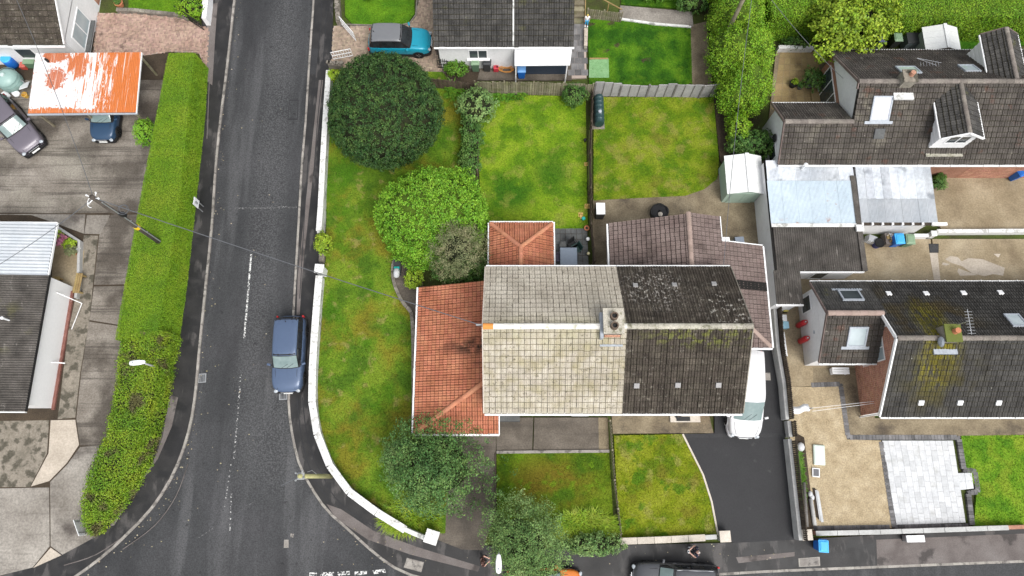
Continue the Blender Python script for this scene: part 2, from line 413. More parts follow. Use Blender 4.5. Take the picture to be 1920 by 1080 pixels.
MT['ridge_orange'] = mk('orange_ridge_tile', [(.43,.175,.098),(.50,.225,.135)], 1.5, .8, rnd=.12, fine=.12, fscale=15)
MT['ridge_amber'] = plain('amber_ridge_tile', (.62,.24,.05), .8)
MT['ridge_lichen'] = mk('lichened_ridge_tile', [(.30,.28,.23),(.40,.38,.32)], 2, .9, rnd=.2, fine=.3, fscale=15,
    layers=[dict(color=(.10,.10,.05), scale=4, lo=.52, hi=.66, amt=.7, det=8)])
MT['ridge_grey'] = mk('grey_ridge_tile', [(.15,.13,.115),(.22,.195,.17)], 2, .9, rnd=.2, fine=.25, fscale=15)
MT['felt'] = plain('roof_felt', (.018,.017,.016), .95, .1)
MT['lead'] = plain('lead_flashing', (.33,.36,.40), .5, .4, fine=.15)
MT['asbestos'] = mk('weathered_cement_sheet', [(.050,.045,.040),(.08,.072,.064),(.11,.10,.09)], 1.3, .92, 0.004, 40, fine=.35, fscale=16,
    layers=[dict(color=(.24,.22,.20), scale=2.8, lo=.62, hi=.72, off=5, amt=.7, det=9, stretch=(1.6,.5,1)),
            dict(color=(.13,.13,.012), scale=.8, lo=.5, hi=.62, off=7, amt=.8, at=(-31,8.2), rad=(4.5,2.2))])
MT['polycarb'] = mk('clear_corrugated_plastic', [(.40,.43,.46),(.49,.51,.53)], .7, .35, spec=.5, fine=.06, fscale=4, rnd=.08)
MT['polycarb_mid'] = mk('clouded_corrugated_plastic', [(.50,.53,.57),(.70,.72,.74)], .8, .4, spec=.5, fine=.12, fscale=5, rnd=.16,
    layers=[dict(color=(.24,.26,.29), scale=.9, lo=.54, hi=.68, off=3, amt=.7, det=6)])
MT['pale_blue_tin'] = mk('pale_blue_tin_sheet', [(.50,.58,.64),(.58,.66,.71)], .7, .5, spec=.4, fine=.07, fscale=5,
    layers=[dict(color=(.40,.20,.15), scale=3.0, lo=.58, hi=.66, off=3, amt=.7, det=8, at=(18.0,14.55), rad=(3.2,.55)),
            dict(color=(.40,.22,.17), scale=3.2, lo=.58, hi=.66, off=13, amt=.6, det=8, at=(19.2,15.9), rad=(.5,1.6))])
MT['rust_tin'] = mk('rusted_white_tin_sheet', [(.60,.60,.60),(.68,.68,.69)], .8, .55, spec=.4, fine=.06, fscale=5,
    layers=[dict(color=(.50,.150,.035), scale=2.6, off=3, det=10, stretch=(2.4,.13,1), at=(-22.6,24.0), rad=(6.4,40.0), solid=True, rag=3.0),
            dict(color=(.47,.15,.055), scale=3.0, off=53, det=10, stretch=(2.2,.35,1), at=(-27.6,25.4), rad=(1.2,1.6), solid=True, rag=3.8),
            dict(color=(.44,.15,.08), scale=4.0, off=23, det=10, at=(-29.0,24.4), rad=(1.0,1.2), solid=True, rag=3.6),
            dict(color=(.50,.16,.05), scale=3.5, off=33, det=10, stretch=(2,.8,1), at=(-28.5,21.9), rad=(5.5,.8), solid=True, rag=2.6),
            dict(color=(.44,.15,.07), scale=4, off=73, det=10, at=(-29.2,26.0), rad=(1.3,.7), solid=True, rag=3.4),
            dict(color=(.66,.66,.66), scale=6.5, lo=.56, hi=.60, off=93, det=8, stretch=(1.4,.6,1), amt=.9, at=(-26.4,23.6), rad=(1.5,4.0)),
            dict(color=(.62,.55,.50), scale=9.0, lo=.62, hi=.64, off=63, det=2, stretch=(2,.01,1), amt=.7)])
# glass, metals, plastics
MT['glass'] = mk('window_glass', [(.03,.04,.045),(.07,.085,.09)], 1.2, .06, spec=.6)
MT['glass_pale'] = mk('pale_window_glass', [(.30,.36,.38),(.42,.48,.50)], 1.0, .08, spec=.6)
MT['car_glass'] = mk('car_glass', [(.13,.185,.18),(.20,.26,.255)], 2.0, .05, spec=.6, local=True)
MT['car_glass_dark'] = mk('tinted_car_glass', [(.010,.012,.014),(.03,.034,.038)], 2.0, .05, spec=.55, local=True)
MT['blind'] = plain('white_blind', (.52,.53,.60), .5)
MT['rubber'] = plain('tyre_rubber', (.016,.016,.017), .85, .2)
MT['alloy'] = plain('alloy_rim', (.42,.43,.44), .35, .5, metal=.6)
MT['chrome'] = plain('bright_trim', (.62,.63,.65), .25, .6, metal=.7)
MT['black'] = plain('black_plastic', (.014,.014,.015), .55, .35)
MT['lamp_clear'] = plain('clear_lamp_lens', (.34,.37,.40), .12, .6)
MT['lamp_red'] = plain('red_lamp_lens', (.45,.02,.02), .2, .5)
MT['plate'] = plain('white_number_plate', (.72,.72,.70), .4)
MT['plate_ink'] = plain('plate_ink', (.02,.02,.025), .6)
MT['steel'] = plain('galvanised_steel', (.36,.37,.38), .45, .5, metal=.5)
MT['zinc_white'] = plain('white_enamel', (.78,.79,.80), .4, .4)
MT['wood_grey'] = mk('weathered_wood', [(.17,.15,.10),(.26,.235,.165)], 2.5, .9, rnd=.22, fine=.2, fscale=16,
    layers=[dict(color=(.10,.11,.03), scale=1.5, lo=.5, hi=.7, amt=.5)])
MT['wood_brown'] = mk('brown_wood', [(.075,.055,.04),(.125,.095,.07)], 2.5, .9, rnd=.22, fine=.2, fscale=16)
MT['wood_dark'] = mk('dark_stained_wood', [(.045,.034,.026),(.075,.06,.046)], 2.5, .9, rnd=.25, fine=.2, fscale=16)
MT['wood_tan'] = mk('tan_wood', [(.25,.17,.07),(.34,.25,.11)], 2.5, .85, rnd=.12, fine=.15, fscale=16)
MT['wood_pole'] = mk('creosoted_pole', [(.05,.042,.035),(.085,.072,.06)], 2.5, .9, fine=.2, fscale=16)
MT['wood_pole_new'] = mk('greenish_wooden_pole', [(.32,.31,.14),(.42,.40,.20)], 2.5, .85, fine=.15, fscale=16)
MT['fence_conc'] = mk('concrete_fence_panel', [(.27,.265,.265),(.36,.35,.345)], 1.5, .88, rnd=.1, fine=.15, fscale=14,
    layers=[dict(color=(.15,.145,.14), scale=1.6, lo=.55, hi=.75, amt=.5, det=8)])
MT['fence_post'] = mk('concrete_post', [(.12,.112,.105),(.19,.18,.17)], 2, .9, fine=.2, fscale=14)
MT['stone'] = mk('rough_stone', [(.13,.115,.095),(.25,.225,.19)], 1.8, .92, rnd=.25, fine=.3, fscale=14)
MT['cream_stone'] = mk('cream_coping_stone', [(.46,.41,.35),(.56,.51,.44)], 1.5, .85, rnd=.08, fine=.12, fscale=14,
    layers=[dict(color=(.25,.21,.17), scale=2.5, lo=.6, hi=.75, amt=.5, det=8)])
MT['cable'] = plain('grey_cable', (.10,.105,.115), .6, .3)
MT['lime_metal'] = plain('green_metal', (.35,.44,.37), .5, .4)
def colour(n, c, rough=.45, **k):
    if n not in MT: MT[n] = plain(n, c, rough, **k)
    return MT[n]
# vegetation
def leafmat(n, cols, rnd=.35, scale=.9, layers=(), rough=.55, spec=.25):
    MT[n] = mk(n, cols, scale, rough, rnd=rnd, spec=spec, layers=layers)
leafmat('l_hedge', [(.105,.225,.009),(.155,.28,.011),(.20,.295,.017)], .2, .7)
leafmat('l_rough', [(.09,.19,.010),(.155,.26,.014),(.22,.29,.02)], .35, .9,
        layers=[dict(color=(.10,.075,.04), scale=.85, lo=.55, hi=.63, off=3, amt=.85, det=8)])
leafmat('l_dome', [(.018,.048,.014),(.038,.084,.020),(.070,.128,.030)], .55, 1.6, rough=.55, spec=.2)
leafmat('l_bright', [(.095,.24,.014),(.15,.315,.02),(.205,.385,.03)], .32, 1.0)
leafmat('l_olive', [(.12,.15,.065),(.18,.195,.09),(.235,.215,.115)], .35, .9)
leafmat('l_tree', [(.050,.115,.030),(.085,.17,.042),(.135,.23,.062)], .45, .8)
leafmat('l_bluish', [(.085,.165,.042),(.14,.235,.068),(.22,.315,.11)], .45, .8)
leafmat('l_conifer', [(.10,.225,.010),(.155,.295,.013),(.21,.345,.022)], .38, .8)
leafmat('l_maple', [(.13,.22,.012),(.21,.31,.02),(.30,.39,.035)], .35, .8)
leafmat('l_lime', [(.20,.32,.018),(.30,.42,.03)], .3, 1.5)
leafmat('l_blade', [(.14,.26,.012),(.22,.33,.02),(.30,.36,.05)], .4, 1.5)
leafmat('l_fern', [(.06,.16,.012),(.11,.23,.02)], .35, 1.5)
leafmat('l_shrub', [(.040,.10,.020),(.07,.15,.028),(.11,.20,.04)], .42, 1.0)
leafmat('l_pink', [(.42,.10,.20),(.50,.22,.30)], .3, 3)
MT['bark'] = mk('bark', [(.05,.038,.028),(.09,.07,.052)], 3, .95, 0.01, 20, fine=.2)
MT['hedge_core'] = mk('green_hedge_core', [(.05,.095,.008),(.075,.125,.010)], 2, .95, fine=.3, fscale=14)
MT['shade_grime'] = mk('tile_edge_shade_grime', [(.022,.019,.013),(.05,.045,.028)], 2.5, .95, fine=.3, fscale=16)  # tile edge colour: painted shadow line under each course, plus grime
MT['shade_grime_orange'] = mk('orange_tile_edge', [(.13,.045,.022),(.19,.07,.035)], 2.5, .95, fine=.3, fscale=16)
MT['shade_grime_brown'] = mk('brown_tile_edge', [(.045,.032,.027),(.07,.05,.043)], 2.5, .95, fine=.3, fscale=16)
MT['shade_grime_cream'] = mk('cream_tile_edge', [(.10,.085,.05),(.19,.165,.10)], 2.5, .95, fine=.3, fscale=16)
EDGE = {'t_orange':'shade_grime_orange','t_brown':'shade_grime_brown','t_cream':'shade_grime_cream'}  # edge colours that carry the course shadow and grime, per tile colour
MT['twig_shade'] = mk('twiggy_shade_core', [(.010,.014,.005),(.022,.026,.008)], 2, .95, fine=.3, fscale=12)  # near-black core colour: twigs with the shade between leaves painted in
def lawnmat(n, cols, scale, layers=()):
    MT[n] = mk(n, cols, scale, .85, rnd=.2, spec=.15, layers=layers, fine=.34, fscale=11, detail=9, grain=(.40,.60))
BR = (.16,.10,.02)
lawnmat('g_left', [(.054,.110,.008),(.088,.155,.010),(.13,.19,.015)], .6,
        [dict(color=(.165,.130,.014), scale=.42, lo=.46, hi=.62, off=4, amt=.70, det=11), dict(color=(.24,.19,.07), scale=1.5, lo=.57, hi=.68, off=14, amt=.5, det=11), dict(color=(.045,.125,.004), scale=.5, lo=.54, hi=.64, off=24, amt=.6, det=8)])
lawnmat('g_b', [(.078,.165,.007),(.128,.23,.009),(.18,.27,.016)], .7,
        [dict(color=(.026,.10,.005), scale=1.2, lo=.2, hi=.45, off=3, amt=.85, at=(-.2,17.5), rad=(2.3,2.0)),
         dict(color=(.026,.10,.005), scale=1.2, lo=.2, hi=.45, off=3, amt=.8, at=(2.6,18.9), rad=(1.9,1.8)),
         dict(color=(.20,.225,.04), scale=1.2, lo=.53, hi=.66, off=7, amt=.55, det=10), dict(color=(.05,.13,.005), scale=.9, lo=.56, hi=.66, off=27, amt=.6, det=9)])
lawnmat('g_c', [(.095,.175,.006),(.15,.225,.009),(.205,.26,.018)], .7,
        [dict(color=(.26,.235,.06), scale=1.1, lo=.51, hi=.64, off=7, amt=.55, det=11), dict(color=(.065,.16,.006), scale=.6, lo=.54, hi=.64, off=17, amt=.75, det=9), dict(color=(.18,.14,.03), scale=.6, lo=.56, hi=.68, off=37, amt=.45, det=11)])
lawnmat('g_n', [(.022,.085,.005),(.045,.135,.006),(.08,.19,.009)], .7,
        [dict(color=(.060,.048,.028), scale=1.0, lo=.64, hi=.68, off=2, amt=.85, det=7), dict(color=(.10,.20,.010), scale=.6, lo=.54, hi=.66, off=12, amt=.6, det=8)])
lawnmat('g_top', [(.065,.165,.007),(.11,.23,.010)], .7)
lawnmat('g_d', [(.055,.115,.005),(.095,.16,.006),(.14,.205,.012)], .6,
        [dict(color=(.15,.105,.012), scale=.6, lo=.36, hi=.55, off=3, amt=.8, at=(2.3,-.4), rad=(3.6,2.2)), dict(color=(.12,.22,.008), scale=1.4, lo=.55, hi=.64, off=13, amt=.65, det=8)])
lawnmat('g_e', [(.10,.155,.006),(.17,.21,.008),(.235,.26,.02)], .6,
        [dict(color=(.27,.26,.065), scale=1.2, lo=.53, hi=.65, off=7, amt=.65, det=9), dict(color=(.045,.14,.005), scale=.9, lo=.57, hi=.65, off=17, amt=.7, det=8), dict(color=(.17,.14,.02), scale=.6, lo=.54, hi=.66, off=47, amt=.6, det=9)])
lawnmat('g_f', [(.058,.155,.008),(.095,.205,.010),(.14,.245,.016)], .7, [dict(color=(.18,.245,.02), scale=.8, lo=.5, hi=.64, amt=.65, det=9)])
lawnmat('g_shade', [(.045,.075,.006),(.085,.11,.008),(.12,.12,.014)], .8)

# worn road paint: broken film that lets the asphalt through
def paintmat(name, lo, hi):
    m = bpy.data.materials.new(name); m.use_nodes = True
    N, L = m.node_tree.nodes, m.node_tree.links; bs = N['Principled BSDF']
    bs.inputs['Base Color'].default_value = (.62,.62,.60,1); bs.inputs['Roughness'].default_value = .7
    ge = N.new('ShaderNodeNewGeometry'); nz = N.new('ShaderNodeTexNoise'); nz.inputs['Scale'].default_value = 9; nz.inputs['Detail'].default_value = 8
    L.new(ge.outputs['Position'], nz.inputs['Vector'])
    mr = N.new('ShaderNodeMapRange'); L.new(nz.outputs[0], mr.inputs[0]); mr.inputs[1].default_value = lo; mr.inputs[2].default_value = hi
    L.new(mr.outputs[0], bs.inputs['Alpha']); return m
MT['line'] = paintmat('worn_road_paint', .44, .55)
MT['seam_pale'] = paintmat('pale_road_seam', .46, .66); MT['seam_pale'].node_tree.nodes['Principled BSDF'].inputs['Base Color'].default_value = (.17,.17,.17,1)
MT['line_faint'] = paintmat('faint_road_paint', .52, .68)
# ================================================================== the setting: ground, road, pavements, gardens
def surf(name, px, mat, z, th=0.25, label=None):
    o = MB().prism([tuple(W(p[0],p[1],z))[:2] for p in px], z-th, z).build(name, MT[mat])
    o['kind'] = 'structure'
    if label: o['label'] = label
    return o
g = MB().box(-1500,1500,-1500,1500,-0.6,-0.03).build('ground', MT['rough_ground']); g['kind'] = 'structure'

KL = [(498,-460),(462,-160),(442,0),(430,110),(413,250),(405,340),(400,420),(386,560),(376,660),(371,720),(363,780),(350,832),(331,882),(309,922),(280,962),(240,1003),(205,1036),(150,1078),(60,1135),(-60,1190),(-400,1300)]
KR = [(604,-460),(592,-160),(587,0),(583,60),(577,150),(572,230),(565,310),(560,400),(553,520),(549,590),(541,735),(541,770),(548,820),(560,870),(577,905),(610,955),(650,992),(700,1037),(740,1066),(785,1084),(860,1097),(1000,1096),(1200,1086),(1340,1079),(1440,1073),(1640,1065),(1920,1054),(2400,1036)]
kl = smooth_path([W(*p,0) for p in KL], 5)
kr = smooth_path([W(*p,0) for p in KR], 5)
def sheet_xy(name, pts, mat, z, th=0.25):
    o = MB().prism([(p[0],p[1]) for p in pts], z-th, z).build(name, mat); o['kind'] = 'structure'; return o
sheet_xy('road', kl + [W(-400,1600), W(2400,1600)] + list(reversed(kr)), MT['asphalt'], 0.0)
# pavements behind the kerbs
hedge_foot = [(330,-160),(392,0),(392,110),(386,250),(366,400),(352,560),(340,660),(330,760),(312,830),(285,885),(250,935),(215,985),(180,1010),(160,1015),(115,1042),(60,1066),(0,1085),(-100,1110),(-400,1180)]
sheet_xy('pavement', offset_path(kl,-0.12) + [W(p[0],p[1],.1) for p in reversed([(q[0]-14,q[1]) for q in hedge_foot])], MT['pave_wet'], 0.10)
wall_foot = [(640,-160),(625,0),(622,130),(610,300),(604,440),(602,520),(596,620),(590,700),(588,745),(594,800),(608,850),(632,895),(672,940),(730,975),(810,1012),(900,1022),(1000,1030),(1160,1022),(1360,1018),(1490,1012),(1700,1000),(1920,990),(2400,972)]
sheet_xy('pavement', offset_path(kr,0.12) + [W(p[0],p[1],.1) for p in reversed(wall_foot)], MT['pave_wet'], 0.10)
# kerb stones, one by one
def kerb(path, side, parent, n0=0):
    P = resample(path, 0.92); me = None
    b = MB().box(-.455,.455,-.07,.07,-.16,.115)
    for a, c in zip(P, P[1:]):
        mid = (a+c)/2; ang = math.atan2(c.y-a.y, c.x-a.x)
        nrm = Vector((-math.sin(ang), math.cos(ang), 0))*side*0.06
        if abs(mid.x) > 34 or mid.y > 34 or mid.y < -7: continue
        if me is None:
            o = b.build('kerb_stone', MT['kerb'], parent, bevel=0.012, world=False); me = o.data
        else:
            o = link_mesh('kerb_stone', me, None, parent)
            m = o.modifiers.new('bevel','BEVEL'); m.width = .012; m.segments = 2
        o.location = mid + nrm + Vector((0,0,random.uniform(-.006,.006))); o.rotation_euler = (0,0,ang+random.uniform(-.006,.006))
pv = [o for o in col.objects if o.name.startswith('pavement')]
kerb(kl, -1, pv[0]); kerb(kr, 1, pv[1])
# surfaces on the right-hand pavement: old dry strips, repair patches, covers
surf('pavement_patch', [(1643,1012),(1930,1000),(1935,1050),(1645,1062)], 'pave_old', .104)
surf('pavement_patch', [(598,150),(606,150),(566,520),(562,590),(556,590),(558,520)], 'pave_old', .104)
surf('pavement_patch', [(612,945),(640,955),(700,995),(780,1025),(900,1062),(896,1072),(770,1040),(690,1012),(630,972)], 'pave_old', .104)
surf('pavement_patch', [(1380,1045),(1490,1035),(1490,1043),(1385,1056)], 'pave_old', .104)
surf('pavement_patch', [(584,90),(597,92),(592,140),(580,138)], 'patch', .108)
surf('pavement_patch', [(318,740),(334,745),(322,800),(296,860),(255,918),(214,985),(204,988),(244,928),(285,870),(305,820)], 'pave_old', .104)
surf('pavement_patch', [(388,10),(408,5),(404,60),(398,160),(385,150)], 'pave_old', .104)
def cover(px, mat, z, name, label, frame=True):
    t = thing(name, label, 'cover', W(sum(p[0] for p in px)/4, sum(p[1] for p in px)/4, z))
    P = WP(px, z); c = sum(P, Vector())/4
    MB().prism([(p.x,p.y) for p in P], z-.05, z+.004).build('frame', MT['tarmac_new'] if mat!='slab' else MT['kerb'], t)
    Q = [c+(p-c)*.86 for p in P]
    MB().prism([(p.x,p.y) for p in Q], z-.03, z+.009).build('lid', MT['kerb'] if mat=='slab' else MT['asphalt'], t)
    return t
cover([(763,1046),(795,1054),(790,1073),(757,1064)], 'slab', .104, 'inspection_cover', 'grey concrete inspection cover in the pavement at the corner')
cover([(542,187),(560,187),(558,225),(539,225)], 'x', .0, 'inspection_cover', 'long tarmac-filled utility cover in the road beside the dark tree')
cover([(533,1012),(541,1012),(541,1027),(532,1027)], 'slab', .0, 'valve_cover', 'pale rectangular valve cover in the road junction')
cover([(545,1000),(551,1001),(550,1008),(544,1007)], 'slab', .0, 'valve_cover', 'tiny square valve cover above the pale one in the junction')
cover([(1497,1047),(1537,1044),(1538,1061),(1498,1063)], 'slab', .104, 'inspection_cover', 'square utility cover in the pavement below the blue bin')
def gully(px, py, lab):
    c = W(px,py,0); t = thing('drain_gully', lab, 'drain', c, R(4), 'road gullies')
    m = MB().box(-.24,.24,-.27,-.22,-.02,.012).box(-.24,.24,.22,.27,-.02,.012).box(-.24,-.19,-.22,.22,-.02,.012).box(.19,.24,-.22,.22,-.02,.012)
    m.build('frame', MT['steel'], t, world=False)
    MB().box(-.19,.19,-.22,.22,-.02,.002).build('pit', MT['black'], t, world=False)
    for k in range(5): MB().box(-.16+k*.08-.015,-.16+k*.08+.015,-.22,.22,.003,.010).build('bar', MT['steel'], t, world=False)
gully(379,709,'iron gully grate at the kerb beside the rough hedge'); gully(531,741,'iron gully grate in front of the parked dark blue car')
# trench seams cut along the pavements
def seam(path_px, w, z=.106, mat='tarmac_new'):
    P = smooth_path([W(*p,z) for p in path_px],4); A, B = offset_path(P,w/2), offset_path(P,-w/2)
    o = MB().prism([(p.x,p.y) for p in A+list(reversed(B))], z-.02, z).build('trench_seam', MT[mat]); o['kind'] = 'structure'
seam([(603,0),(600,60),(590,150),(578,300),(570,420),(562,560)],.05); seam([(612,20),(606,120),(596,220),(588,330)],.05)
seam([(557,745),(562,800),(572,850),(590,900),(612,930)],.06); seam([(567,745),(573,800),(585,850),(604,890)],.06)
seam([(604,890),(630,935),(680,975),(740,1010)],.05); seam([(396,30),(392,160),(388,260)],.05,.106,'pave_old')
seam([(230,1030),(290,985),(330,930),(352,870)],.04,.106,'pave_old'); seam([(120,1060),(180,1040),(240,1000)],.05,.106,'pave_old')
# road paint
def strip(name, p, q, w, mat, z=.004):
    a, b = W(*p,z), W(*q,z); d = (b-a).normalized(); n = Vector((-d.y,d.x,0))*w/2
    o = MB().poly([a-n,b-n,b+n,a+n]).build(name, MT[mat]); o['kind'] = 'structure'; return o
strip('road_marking', (471,477), (458,634), .11, 'line'); strip('road_marking', (452,695), (439,860), .10, 'line_faint')
strip('road_marking', (434,925),(430,1010), .08, 'line_faint')
for a,b in [((580,1077),(594,1077)),((601,1077),(626,1076)),((633,1076),(656,1074)),((665,1075),(688,1074)),((699,1073),(723,1070))]:
    strip('give_way_marking', a, b, .2, 'line')
strip('road_seam', (440,391),(556,388), .16, 'seam_pale'); strip('road_seam', (370,1010),(500,925), .03, 'seam_pale')
strip('road_patch', (433,870),(420,960), .06, 'line_faint')
for i in range(70):   # fallen leaves and bits along the gutter
    pass

# ---- west yard: concrete bays with open joints
surf('yard_bed', [(-60,60),(330,60),(300,300),(262,420),(240,560),(230,700),(200,860),(170,960),(180,1012),(60,1075),(-60,1100)], 'earth', .085)
bays = [([(-60,150),(318,150),(300,255),(288,300),(272,398),(110,400),(-60,399)],'concrete_ribbed'),
        ([(-60,402),(58,403),(100,417),(157,438),(160,402),(-60,401)],'concrete'),
        ([(163,403),(206,403),(192,439),(158,438)],'concrete'),
        ([(208,403),(270,402),(250,470),(235,533),(176,534),(186,441)],'concrete_ribbed'),
        ([(157,441),(184,442),(174,534),(168,598),(150,700),(141,783),(108,786),(128,620),(150,520)],'concrete_mossy'),
        ([(176,537),(238,536),(228,610),(168,600)],'concrete_ribbed'),
        ([(167,603),(240,614),(225,720),(205,830),(190,836),(150,835),(143,785),(152,700)],'concrete_ribbed'),
        ([(-60,790),(92,788),(88,850),(56,913),(-60,914)],'concrete_mossy'),
        ([(95,788),(141,787),(148,834),(125,868),(92,902),(58,912),(91,850)],'concrete_pale'),
        ([(-60,917),(92,914),(93,1024),(61,1064),(-60,1094)],'concrete'),
        ([(150,838),(206,834),(190,880),(170,940),(180,1006),(117,1040),(95,1024),(94,904),(127,870)],'concrete'),
        ([(95,1027),(115,1041),(62,1065)],'concrete_pale')]
for i,(p,m) in enumerate(bays): surf('yard_slab', p, m, .100+.001*i, .2)
# walled flower court beside the west building
surf('court_floor', [(100,455),(158,470),(150,560),(96,545)], 'concrete_tan', .112)

# ---- block paved drives: every paver real
def pavers(name, poly_px, mat, z, w=.2, h=.1, ang=0.0, herring=True, parent_mat='mortar'):
    base = MB().prism([tuple(W(p[0],p[1],z))[:2] for p in poly_px], z-.2, z-.012).build(name, MT[parent_mat]); base['kind'] = 'structure'
    poly = [(W(p[0],p[1],z).x, W(p[0],p[1],z).y) for p in poly_px]
    xs = [p[0] for p in poly]; ys = [p[1] for p in poly]; cx, cy = sum(xs)/len(xs), sum(ys)/len(ys)
    ca, sa = math.cos(ang), math.sin(ang); m = MB(); g_ = .006
    rad = max(max(xs)-min(xs), max(ys)-min(ys))*.75
    n = int(rad/h)+2
    def put(x, y, a, b):
        X, Y = cx+ca*x-sa*y, cy+sa*x+ca*y
        if not inside(X, Y, poly): return
        dz = random.uniform(-.004,.003)
        hx, hy = a/2-g_, b/2-g_
        v = [(cx+ca*(x+i)-sa*(y+j), cy+sa*(x+i)+ca*(y+j), zz) for zz in (z-.03, z+dz) for i,j in ((-hx,-hy),(hx,-hy),(hx,hy),(-hx,hy))]
        m.add(v, [(4,5,6,7),(0,1,5,4),(1,2,6,5),(2,3,7,6),(3,0,4,7)])
    if herring:
        for i in range(-n, n):
            for j in range(-n//2, n//2):
                x, y = i*h, i*h + j*4*h
                for k in (0,):
                    put(x+ w/2, y+h/2, w, h); put(x+h/2+0, y+h+w/2, h, w)
    else:
        for j in range(-n, n):
            for i in range(-n//2, n//2): put(i*w+(j%2)*w/2, j*h, w, h)
    o = m.build('paver_field', MT[mat], base, world=False); o['kind'] = 'stuff'
    return base
pavers('driveway', [(183,24),(250,26),(340,34),(392,52),(388,132),(372,98),(320,96),(270,104),(262,98),(175,99)], 'block_pink', .112, ang=R(2))
pavers('driveway', [(626,48),(640,50),(700,48),(765,44),(779,34),(785,0),(790,-60),(812,-60),(815,90),(830,130),(800,150),(640,140),(622,125),(624,60)], 'block_tan', .112, ang=R(1))
pavers('path', [(1075,38),(1098,40),(1100,146),(1072,147),(1068,90)], 'block_grey', .112, w=.45,h=.45, herring=False)

# ---- lawns
LAWNS = {}
def lawn(px, mat, z, dens, label=None):
    o = surf('lawn', px, mat, z); LAWNS[o.name] = ([ (W(p[0],p[1],z).x, W(p[0],p[1],z).y) for p in px], mat, z, dens); return o
lawn([(622,128),(830,135),(868,190),(868,320),(900,430),(905,520),(790,500),(742,485),(738,520),(745,545),(772,585),(775,800),(840,840),(835,1000),(815,1000),(745,970),(690,938),(650,905),(625,865),(605,820),(597,770),(595,700),(602,620),(608,520),(612,470),(612,330),(620,200)], 'g_left', .118, 200)
lawn([(898,178),(1098,180),(1102,428),(1040,430),(905,425),(897,300)], 'g_b', .122, 220)
lawn([(1113,182),(1338,182),(1348,300),(1345,335),(1320,355),(1285,367),(1140,374),(1113,376)], 'g_c', .122, 220)
lawn([(1102,32),(1165,36),(1295,50),(1298,160),(1105,158)], 'g_n', .118, 220)
lawn([(646,-60),(776,-60),(777,25),(765,42),(740,48),(700,46),(660,44),(647,30)], 'g_top', .125, 220)
lawn([(240,-60),(350,-60),(352,20),(330,24),(290,20),(241,15)], 'g_top', .125, 220)
lawn([(931,850),(1142,848),(1150,970),(1148,1005),(1000,1015),(932,960)], 'g_d', .122, 200)
lawn([(1151,817),(1280,814),(1298,850),(1318,890),(1334,940),(1346,1003),(1162,1012)], 'g_e', .122, 230)
lawn([(1802,817),(1960,815),(1960,984),(1826,988),(1832,918),(1812,880)], 'g_f', .122, 220)
lawn([(1165,-60),(1320,-60),(1322,18),(1292,16),(1165,8)], 'g_n', .122, 180)
lawn([(1755,40),(1960,30),(1960,75),(1850,100),(1700,100)], 'g_n', .118, 120)

# ---- drives, paths and yards of the two semi-detached houses
surf('driveway', [(850,812),(930,812),(929,960),(905,1032),(865,1030),(815,1010),(840,900)], 'concrete_dark', .114)
surf('path', [(930,783),(1000,783),(998,844),(931,845)], 'concrete_dark', .116)
surf('path', [(1002,783),(1140,783),(1142,844),(1000,845)], 'concrete_dark', .119)
surf('path', [(1122,783),(1140,783),(1142,844),(1123,844)], 'concrete_brown', .124)
surf('path', [(1147,780),(1330,780),(1338,812),(1149,813)], 'concrete_brown', .117)
surf('driveway', [(1340,655),(1446,655),(1458,720),(1472,822),(1490,1012),(1376,1018),(1346,1003),(1334,940),(1318,890),(1298,850),(1280,815),(1340,812)], 'tarmac_new', .115)
strip('drain_channel', (1283,817),(1474,816), .22, 'patch', .121)
surf('yard', [(1112,374),(1140,372),(1285,366),(1322,354),(1346,332),(1350,318),(1362,318),(1432,300),(1440,420),(1450,560),(1450,600),(1110,600)], 'concrete_brown', .112)
surf('bed', [(1338,180),(1365,180),(1372,290),(1362,318),(1350,300)], 'earth', .112)
surf('bed', [(895,150),(868,188),(840,160),(810,140),(900,130)], 'earth', .112)
surf('bed', [(742,485),(790,500),(800,600),(775,600),(744,545),(736,520)], 'concrete_dark', .123)
surf('path', [(772,545),(788,545),(786,815),(774,815)], 'concrete_dark', .124)
surf('path', [(1292,48),(1325,40),(1336,160),(1297,162)], 'concrete_brown', .114)
surf('path', [(1163,10),(1298,22),(1300,50),(1160,35)], 'concrete', .128)
surf('yard', [(815,85),(1072,85),(1072,150),(820,150)], 'concrete_dark', .108)
# ---- east neighbours
surf('yard', [(1742,322),(1960,318),(1960,434),(1770,436),(1755,415)], 'concrete_tan', .112)
surf('yard', [(1600,448),(1745,448),(1752,530),(1600,532)], 'concrete_tan', .114)
surf('yard', [(1748,448),(1960,448),(1960,530),(1755,530)], 'concrete_tan', .117)
surf('yard_strip', [(1743,474),(1758,474),(1764,530),(1752,530)], 'concrete_pale', .122)
surf('yard', [(1452,500),(1620,500),(1640,700),(1560,722),(1478,726),(1458,600)], 'concrete_tan', .110)
surf('path', [(1525,690),(1640,690),(1640,784),(1960,784),(1960,818),(1590,818),(1578,722),(1525,720)], 'concrete_brown', .115)
surf('gravel_yard', [(1474,726),(1574,724),(1588,824),(1652,826),(1672,990),(1500,995),(1488,900)], 'gravel', .118)
surf('bed', [(1490,810),(1508,820),(1528,990),(1502,1000)], 'earth', .120)
P_ = [(1782,480),(1796,482),(1803,490),(1816,484),(1842,486),(1868,496),(1884,502),(1881,517),(1862,514),(1846,518),(1822,512),(1804,499),(1784,493),(1772,486)]
surf('bare_patch', P_, 'concrete_pale', .121)
surf('bare_patch', [(1797,503),(1816,510),(1834,516),(1800,517),(1795,509)], 'concrete_pale', .121)
surf('bare_patch', [(1768,492),(1782,495),(1774,498),(1766,496)], 'concrete_pale', .121)
surf('bare_patch', [(1863,476),(1876,476),(1872,483)], 'concrete_pale', .121)
